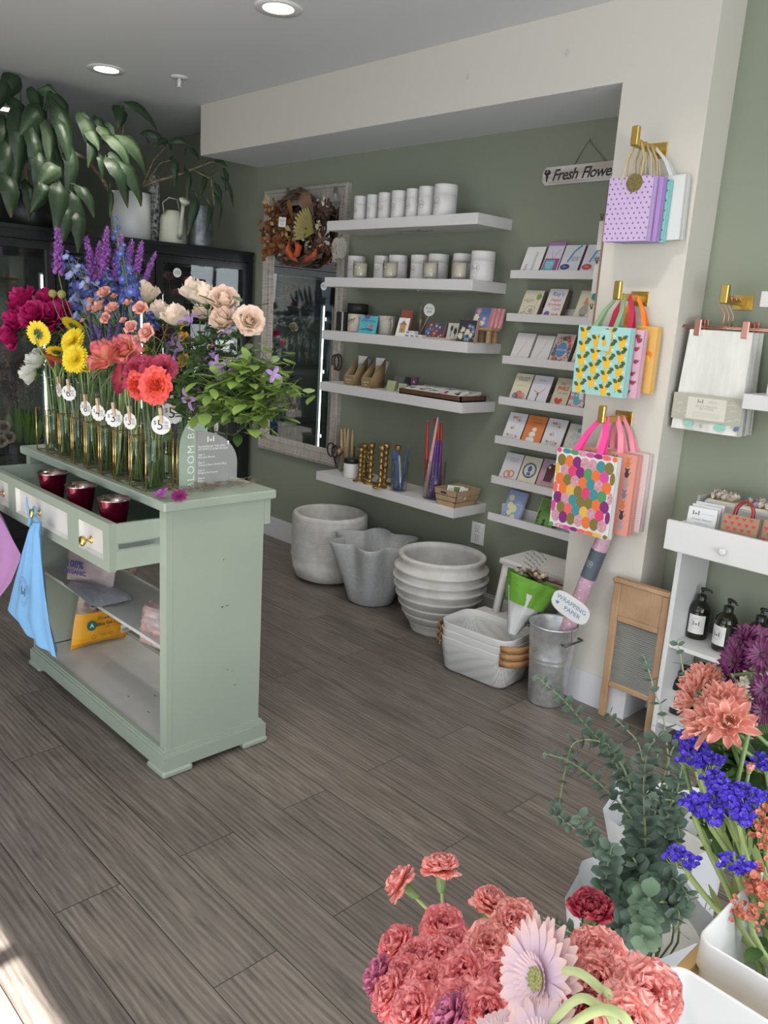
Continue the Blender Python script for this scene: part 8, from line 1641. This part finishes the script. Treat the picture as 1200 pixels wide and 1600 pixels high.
for x in (-.256, .135):
    for y in (.445, .873): MB().bbox(x, x + .012, y, y + .012, 0, .895, .001).build('leg', bgold, t)
r = random.Random(77)
# statice
def statice_cluster(name, col, seed, n=36):
    r = random.Random(seed); b = MB()
    for i in range(n):
        x = r.uniform(-1, 1); y = r.uniform(-.55, .55); z = .25 * (1 - x * x) + r.uniform(-.1, .25)
        for k in range(2):
            M = Matrix.Translation((x, y, z)) @ Matrix.Rotation(r.uniform(-.6, .6), 4, 'X') @ Matrix.Rotation(r.uniform(-.6, .6), 4, 'Y') @ Matrix.Rotation(r.random() * 6, 4, 'Z')
            for j in range(5): petal(b, M @ Matrix.Rotation(j * 1.2566, 4, 'Z') @ Matrix.Translation((0, .015, k * .06)), .2, .13, 1.0, -.9, .2, .5, nu=3, nv=3, fr=3, ph=r.random() * 6)
        b.k = 1; b.tube([(x * .3, y * .3, -.55), (x * .8, y * .8, -.25), (x, y, z)], .03, 4); b.k = 0
    return b.mesh(name, [col, stem_l])
SB = [statice_cluster('statice_bloom%d' % i, P_stat, i + 40) for i in range(3)]; SS = statice_cluster('salmon_statice_bloom', P_stat2, 50, 16)
binb = lambda: (-.17 + r.uniform(-.05, .08), .79 + r.uniform(-.05, .05), .80)
it = [(1073, 1155, .94, .016), (1085, 1170, .92, .020), (1091, 1192, .90, .026), (1114, 1190, .90, .017), (1083, 1262, .84, .018), (1103, 1268, .84, .026), (1122, 1232, .86, .024), (1146, 1255, .86, .030), (1170, 1246, .86, .022), (1152, 1274, .84, .022), (1067, 1345, .80, .021), (1151, 1356, .80, .020), (1196, 1198, .95, .022), (1133, 1245, .85, .02)]
for j, (q, lab) in enumerate(ranked(it, 'violet blue statice clusters', 'above the white bin')):
    px, py, Y, rad = q; rad *= .85; t, pts = flower('statice', lab, 'statice', SB[j % 3], binb(), at(px, py, Y=Y), (.15 * r.uniform(-1, 1), -.35, .9), rad, 'blue statice in the white bin', sr=.0034, sm=stem_l, bend=.25, spin=r.uniform(-.4, .4), leaves=0)
    b = MB(); 
    for k in range(3): q_ = pts[-2 - 2 * k]; dd = (pts[-2 - 2 * k] - pts[-3 - 2 * k]).normalized(); leaf_mb(b, q_, dd + Vector((r.uniform(-.5, .5), r.uniform(-.5, .5), 0)), .035, .0045, curl=.3)
    b.build('leaves', stem_l, t)
it = [(1192, 1290, .86, .02), (1197, 1320, .84, .018), (1190, 1392, .80, .024), (1172, 1380, .80, .013), (1151, 1423, .77, .013), (1173, 1436, .76, .012), (1198, 1408, .78, .018)]
for (q, lab) in ranked(it, 'salmon statice clusters', 'at the right edge'): flower('statice', lab, 'statice', SS, (-.12 + r.uniform(-.03, .05), .77, .80), at(q[0], q[1], Y=q[2]), (.1, -.4, .9), q[3], 'salmon statice in the white bin', sr=.003, sm=stem_l, leaves=2, ll=.03)
# bucket of chrysanthemums behind the rack
mb_ = Vector((-.12, 1.06, 0)); pot('flower_bucket', 'tall white bucket of chrysanthemums behind the gold rack', mb_.x, mb_.y, 0, .13, .5, white_b, .11)
R_sal = [(10, 1.0, .15, .35), (10, .98, .5, .3), (8, .9, .85, .25), (6, .7, 1.15, .15)]
MS = [mum_mesh('salmon_mum_bloom%d' % i, P_sal, D_olive, R_sal, .17, 60 + i) for i in range(2)]; MSb = mum_mesh('salmon_mum_bud', P_sal, D_olive, [(9, .9, 1.05, .5), (7, .8, 1.25, .3)], .2, 66)
it = [(1104, 1062, 1.0, 0.0257, (-.1, -.3, 1)), (1088, 1078, .96, 0.0265, (-.6, -.5, .6)), (1082, 1098, .94, 0.0234, (-.8, -.5, .2)), (1116, 1075, .99, 0.0203, (.6, -.2, .7)), (1134, 1098, .94, 0.0296, (.3, -.6, .7)), (1105, 1134, .90, 0.0312, (-.5, -.7, .4)), (1138, 1130, .90, 0.0343, (.25, -.75, .6)), (1170, 1143, .92, 0.0172, (.2, -.1, 1)), (1118, 1112, .93, .03, (0, -.7, .6))]
for j, (q, lab) in enumerate(ranked(it, 'salmon chrysanthemums', 'on the right')): flower('chrysanthemum', lab, 'chrysanthemum', MSb if q[0] == 1170 else MS[j % 2], mb_ + Vector((r.uniform(-.06, .06), r.uniform(-.06, .06), .35)), at(q[0], q[1], Y=q[2]), q[4], q[3], 'salmon chrysanthemums', sr=.0028, leaves=3, ll=.04)
t, _ = flower('chrysanthemum_bud', 'closed salmon chrysanthemum bud below the open ones', 'bud', MSb, mb_ + Vector((0, 0, .35)), at(1170, 1206, Y=.9), (.2, -.3, .8), .016, 'chrysanthemum buds', sr=.0022)
MP = mum_mesh('purple_mum_bloom', P_pur, D_dark, [(22, 1.0, .05, -.1), (20, .92, .18, -.05), (16, .75, .35, 0)], .10, 70)
it = [(1160, 1006, 1.06, 0.0256, (-.4, -.6, .5)), (1184, 998, 1.08, .03, (.1, -.2, 1)), (1150, 1033, 1.02, 0.0264, (-.4, -.8, .3)), (1143, 1056, 1.0, 0.0208, (-.5, -.3, -.4)), (1193, 1024, 1.02, 0.0256, (.1, -.9, .4)), (1198, 1078, .98, 0.0224, (.2, -.9, .3)), (1195, 1112, .96, 0.0176, (.1, -.7, .1)), (1172, 1020, 1.1, 0.0208, (0, -.5, .8))]
for (q, lab) in ranked(it, 'dark purple chrysanthemums', 'at the right edge'): flower('purple_chrysanthemum', lab, 'chrysanthemum', MP, mb_ + Vector((.05 + r.uniform(-.06, .06), r.uniform(-.06, .06), .35)), at(q[0], q[1], Y=q[2]), q[4], q[3], 'dark purple chrysanthemums', sr=.0024, leaves=3, ll=.035)
b = MB()
for k in range(70): b.ball(r.uniform(.004, .008), at(1175 + r.gauss(0, 10), 1060 + r.gauss(0, 16), Y=1.1 + r.uniform(-.02, .04)), 6)
b.k = 1
for k in range(8): b.tube([mb_ + Vector((.04, 0, .4)), at(1165 + 4 * k, 1050 + 5 * k, Y=1.1)], .0014, 4)
tag(b.build('small_white_blooms', [mat('bloom_blush', (.62, .48, .46), .7, var=((.55, .6, .4), 40, (1, 1, 1))), stem_g]), 'tiny blush and cream blooms between the purple chrysanthemums', 'flowers', kind='stuff')
for nm, la, cx, cy, sx, sy, Y, n, m_, L in (('greenery', 'dark green leaves below the salmon chrysanthemums', 1160, 1200, 26, 42, 1.05, 130, leaf_g, .06), ('greenery', 'shadowy leaves behind the statice stems', 1150, 1300, 30, 40, 1.0, 110, leaf_g, .055)):
    b = MB()
    for k in range(n): a = r.random() * 6.3; leaf_mb(b, at(cx + r.gauss(0, sx * .6), cy + r.gauss(0, sy * .6), Y=Y + r.uniform(-.05, .05)), (math.cos(a), math.sin(a), r.uniform(-.2, 1)), L * r.uniform(.5, 1), .011, nu=3)
    tag(b.build(nm, m_), la, 'foliage', kind='stuff')
# eucalyptus in a white bucket on the floor
eb = Vector((-.60, 1.36, 0)); pot('flower_bucket', 'white bucket of eucalyptus standing on the floor', eb.x, eb.y, 0, .12, .36, white_b, .10)
eb2 = Vector((-.70, 1.68, 0)); pot('flower_bucket', 'white bucket behind the eucalyptus, wrapped in printed paper', eb2.x, eb2.y, 0, .115, .33, white_b, .10)
ppm = mat('sleeve_paper', (.62, .63, .66), .6)
for e_, la, hh, rr in ((eb, 'white paper sleeve around the eucalyptus stems', .42, .135), (eb2, 'white paper sleeve printed with the shop name behind the eucalyptus', .43, .145)):
    o = MB(Matrix.Translation(e_)).lathe([(.122, .02), (.126, .34), (rr, hh)], 40, wob=lambda a, z: 1 + (.10 * max(0, z - .3) / .15) * math.sin(5 * a) + .03 * math.sin(13 * a) * z).build('paper_sleeve', ppm); tag(o, la, 'paper')
b = PB(plane_M(eb2 + Vector((.10, -.145, .36)), (.9, .5, 0), (.15, -.25, 1))); b.tx('MYRTLE &\nMAGNOLIA', .030, 0, 0, (.35, .35, .38), z=.012, sp=1.15); tag(b.out('printed_name'), 'grey shop name printed on the white paper sleeve', 'lettering')
ZL = lambda x, y: (820 + x * .31667, 1000 + y * .31667)
dollar = ramp_mat('leaf_silver_dollar', [(0, G(.11, .19, .12)), (1, G(.17, .27, .18))], .6)
def eucalyptus(label, pts, Y0, Y1, leafR, m_, gap, round_=True, start=.25):
    P = [at(*ZL(x, y), Y=Y0 + (Y1 - Y0) * i / (len(pts) - 1)) for i, (x, y) in enumerate(pts)]; base = eb + Vector((r.uniform(-.06, .06), r.uniform(-.06, .06), .03)); t = thing('eucalyptus_branch', label, 'eucalyptus', base, 'eucalyptus branches in the white bucket')
    top_ = eb + Vector((r.uniform(-.08, .08), r.uniform(-.08, .08), .37)); P = [base, top_] + P; full = []
    for i in range(1, len(P) - 1):
        p0, p1, p2, p3 = P[i - 1], P[i], P[i + 1], P[min(i + 2, len(P) - 1)]
        for k in range(10): u = k / 10; full.append(.5 * ((2 * p1) + (p2 - p0) * u + (2 * p0 - 5 * p1 + 4 * p2 - p3) * u * u + (3 * p1 - p0 - 3 * p2 + p3) * u ** 3))
    full.append(P[-1]); b = MB(); b.tube([base] + full, [.0024] + [.0022 - .0013 * i / len(full) for i in range(len(full))], 6); b.build('stem', mat('eucalyptus_stem', (.28, .32, .18), .6), t)
    lb = MB(); acc = 0; k = 0; Ls = sum((full[i + 1] - full[i]).length for i in range(len(full) - 1)); run = 0
    for i in range(len(full) - 1):
        a, c = full[i], full[i + 1]; L = (c - a).length; run += L; acc += L; 
        if run < start * Ls: acc = 0; continue
        while acc > gap * .82:
            acc -= gap * .82; k += 1; f = run / Ls; d = (c - a).normalized(); x = d.cross(Vector((.3, -.5, .8))).normalized(); y = d.cross(x); an = (k % 2) * 1.4 + r.uniform(-.25, .25); e = x * math.cos(an) + y * math.sin(an); s_ = leafR * 1.15 * (1.08 - .55 * max(0, (f - .55) / .45)) * r.uniform(.85, 1.1)
            for sg in (-1, 1): leaf_mb(lb, c - (c - a) * (acc / max(L, 1e-5)) if acc < L else c, e * sg + d * .35, s_ * 2, s_ * (.85 if round_ else .5), up=d, curl=-.25, cup=-.1, th=.15, nu=4, nv=2, peak=.5)
    lb.build('leaves', m_, t)
EU = [([(600, 1290), (597, 1050), (590, 850), (588, 700), (612, 540), (685, 455)], 1.05, 1.05, .017, leaf_b, .020, 'eucalyptus branch rising straight up in the middle with round leaves'),
 ([(560, 900), (470, 650), (370, 500), (270, 385), (180, 285), (62, 185)], 1.2, 1.05, .012, leaf_b, .017, 'long eucalyptus branch reaching up left towards the pail'),
 ([(600, 800), (570, 540), (500, 440), (400, 350)], 1.3, 1.3, .012, leaf_b, .017, 'short eucalyptus branch pointing up left below the washboard foot'),
 ([(680, 800), (690, 430), (640, 250), (605, 130), (582, 72)], 1.4, 1.5, .012, leaf_b, .03, 'thin eucalyptus branch crossing in front of the white cabinet side'),
 ([(760, 700), (805, 430), (790, 220), (765, 60), (750, 8)], 1.25, 1.3, .012, leaf_b, .022, 'tallest eucalyptus branch, beside the leftmost pump bottle'),
 ([(560, 950), (430, 770), (310, 660), (200, 590), (90, 560)], 1.1, 1.0, .012, leaf_b, .016, 'eucalyptus branch reaching far left above the floor'),
 ([(540, 800), (440, 560), (360, 500), (245, 510), (200, 640), (170, 800), (150, 850), (245, 930)], 1.15, .95, .011, leaf_b, .016, 'eucalyptus branch curling down in a loop at the left'),
 ([(560, 1150), (460, 1120), (390, 1050), (330, 980), (270, 870)], 1.05, .95, .014, leaf_b, .015, 'eucalyptus branch with dense leaves below the loop'),
 ([(560, 1350), (430, 1330), (395, 1290), (400, 1200), (410, 1100), (430, 1020)], 1.0, .95, .017, leaf_b, .016, 'grey green eucalyptus branch hanging above the crimson carnation'),
 ([(600, 1250), (598, 1330), (600, 1420), (590, 1500)], 1.0, .9, .018, dollar, .014, 'bright round leaved eucalyptus drooping beside the empty bin'),
 ([(560, 1400), (440, 1480), (300, 1470), (220, 1440), (90, 1370)], .98, .9, .015, leaf_b, .014, 'eucalyptus branch lying low behind the coral carnations'),
 ([(700, 950), (740, 880), (760, 960), (765, 1060)], 1.1, 1.08, .012, leaf_b, .018, 'eucalyptus branch hanging down beside the statice stems'),
 ([(640, 900), (680, 700), (720, 560), (740, 520)], 1.25, 1.3, .013, leaf_b, .014, 'dense eucalyptus branch left of the blue statice'),
 ([(650, 950), (720, 760), (790, 640), (800, 560)], 1.3, 1.35, .013, leaf_b, .014, 'dense eucalyptus branch just behind the blue statice'),
 ([(620, 900), (620, 700), (650, 600), (660, 520)], 1.3, 1.35, .013, leaf_b, .014, 'dense eucalyptus branch behind the straight middle one'),
 ([(560, 900), (500, 720), (450, 620), (430, 530)], 1.25, 1.2, .013, leaf_b, .014, 'dark eucalyptus branch left of the straight middle one'),
 ([(640, 1250), (700, 1180), (760, 1200), (820, 1290)], 1.02, .98, .014, leaf_b, .014, 'dark eucalyptus branch bending right towards the bin'),
 ([(660, 1300), (720, 1300), (760, 1350), (740, 1450)], 1.0, .95, .015, leaf_b, .014, 'dark eucalyptus branch hanging over the gold rack corner'),
 ([(560, 1150), (520, 1060), (470, 1060), (450, 1130)], 1.05, 1.0, .012, leaf_b, .015, 'small brownish eucalyptus sprig left of the middle branch'),
 ([(700, 900), (740, 800), (640, 790), (620, 785)], 1.05, 1.0, .010, leaf_b, .015, 'short pale eucalyptus tip crossing over the paper sleeve')]
for pts, Y0, Y1, lr, m_, gp_, la in EU: eucalyptus(la, pts, Y0, Y1, lr, m_, gp_)
# carnations and gerberas at the bottom edge
cb = Vector((-.42, .66, 0)); pot('flower_bucket', 'white bucket holding the coral carnations, below the photo edge', cb.x, cb.y, 0, .13, .38, white_b, .11)
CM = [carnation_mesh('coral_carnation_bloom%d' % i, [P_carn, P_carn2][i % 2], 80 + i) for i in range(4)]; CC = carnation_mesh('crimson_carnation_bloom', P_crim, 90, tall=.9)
it = [(631, 1384, .82, .035, (-.8, -.3, .35), 1), (689, 1363, .84, .036, (-.3, .2, .9), 1), (693, 1452, .74, .037, (.1, -.5, .85), 0), (627, 1484, .70, .037, (-.5, -.5, .6), 0), (661, 1508, .66, .038, (-.1, -.6, .8), 0), (765, 1418, .78, .033, (.1, .3, .9), 1), (803, 1445, .76, .037, (.4, -.3, .8), 1), (765, 1484, .70, .037, (.2, -.5, .8), 1), (733, 1530, .63, .040, (.0, -.7, .7), 0), (789, 1540, .62, .035, (.3, -.5, .8), 0), (655, 1585, .57, .038, (-.2, -.7, .7), 0), (673, 1545, .62, .036, (0, -.6, .8), 0), (620, 1560, .60, .035, (-.5, -.5, .5), 0), (722, 1578, .57, .036, (.1, -.7, .7), 0), (932, 1502, .55, .039, (.1, -.3, .9), 1), (1008, 1553, .50, .038, (.5, -.4, .7), 1), (890, 1525, .56, .030, (-.5, -.3, .6), 1), (938, 1535, .52, .036, (.0, -.7, .6), 1), (980, 1590, .47, .034, (.3, -.7, .5), 1), (765, 1580, .56, .034, (.3, -.7, .6), 0), (820, 1500, .66, .03, (.3, -.3, .8), 1), (690, 1500, .67, .034, (0, -.5, .9), 0), (715, 1480, .7, .032, (0, -.5, .9), 0), (640, 1530, .63, .034, (-.3, -.5, .8), 0)]
for j, (q, lab) in enumerate(sorted([(q, None) for q in it], key=lambda z: z[0][0])):
    px, py, Y, rad, fc, k = q; h = at(px, py, Y=Y); f_ = Vector(fc).normalized(); n = len(it); s_ = ('bright' if k else 'deep') + ' coral carnation, '
    lab = s_ + ('leftmost' if j == 0 else 'rightmost' if j == n - 1 else (ORD[j + 1] + ' from the left' if j < 12 else ORD[n - j] + ' from the right')) + ' of the carnation bunch'
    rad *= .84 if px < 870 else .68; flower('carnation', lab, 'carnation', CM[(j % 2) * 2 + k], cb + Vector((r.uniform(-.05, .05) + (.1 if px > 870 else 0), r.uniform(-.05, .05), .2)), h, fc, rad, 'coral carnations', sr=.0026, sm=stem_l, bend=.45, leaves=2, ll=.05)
flower('carnation', 'crimson carnation standing in front of the eucalyptus', 'carnation', CC, (-.5, .9, .1), at(921, 1436, Y=.80), (.05, -.1, 1), .032, 'crimson carnations', sr=.003, sm=stem_l)
flower('carnation', 'dark crimson carnation at the bottom edge under the gerbera stems', 'carnation', CC, (-.36, .6, .3), at(924, 1596, Y=.50), (0, -.4, .9), .026, 'crimson carnations', sr=.003)
MO = carnation_mesh('orchid_stock_bloom', ramp_mat('petal_orchid_pink', [(0, G(.5, .1, .25)), (1, G(.68, .22, .36))], .5, trans=.2), 95); 
for i, (px, py, Y) in enumerate([(600, 1530, .62), (716, 1595, .54)]): flower('stock_flower', ['orchid pink ruffled flower at the left edge of the carnations', 'orchid pink ruffled flower low among the carnations'][i], 'flower', MO, cb + Vector((0, 0, .2)), at(px, py, Y=Y), (-.6, -.4, .4), .026, 'orchid flowers')
def arch(name, label, me, head, fc, rad, pts, sr):
    t = thing(name, label, 'gerbera', pts[0], 'pale gerberas'); o = bpy.data.objects.new('bloom', me); COL.objects.link(o); o.parent = t; o.matrix_parent_inverse = Matrix.Translation(-Vector(pts[0])); o.matrix_basis = basis(fc, (0, 0, 1), head) @ Matrix.Scale(rad, 4)
    P = [Vector(p) for p in pts] + [head - Vector(fc).normalized() * rad * .1]; full = []
    for i in range(len(P) - 1):
        p0, p1, p2, p3 = P[max(0, i - 1)], P[i], P[i + 1], P[min(i + 2, len(P) - 1)]
        for k in range(6): u = k / 6; full.append(.5 * ((2 * p1) + (p2 - p0) * u + (2 * p0 - 5 * p1 + 4 * p2 - p3) * u * u + (3 * p1 - p0 - 3 * p2 + p3) * u ** 3))
    full.append(P[-1]); b = MB(); b.tube(full, sr, 10); b.build('stem', mat('gerbera_stem', (.42, .50, .22), .5, var=((.5, .58, .3), 30, (1, 1, 1))), t)
arch('pale_gerbera', 'large pale pink and lilac gerbera facing left in front of the carnations', M_ger, at(845, 1530, Y=.50), (-.35, -.85, .30), .050, [at(975, 1720, Y=.46), at(957, 1572, Y=.46), at(938, 1545, Y=.47), at(905, 1520, Y=.48), at(876, 1518, Y=.50)], .0034)
arch('pale_gerbera', 'second pale gerbera cut by the bottom edge', M_ger, at(776, 1625, Y=.50), (-.6, -.1, .8), .042, [at(985, 1720, Y=.43), at(960, 1600, Y=.43), at(935, 1572, Y=.44), at(905, 1560, Y=.45), at(870, 1590, Y=.47), at(830, 1640, Y=.48)], .0032)
arch('pale_gerbera', 'third pale gerbera below the photo edge, its stem arching at the bottom right', M_ger, at(845, 1640, Y=.46), (-.4, -.5, .6), .045, [at(1000, 1720, Y=.42), at(985, 1610, Y=.42), at(960, 1580, Y=.425), at(925, 1582, Y=.43), at(885, 1610, Y=.44)], .0034)
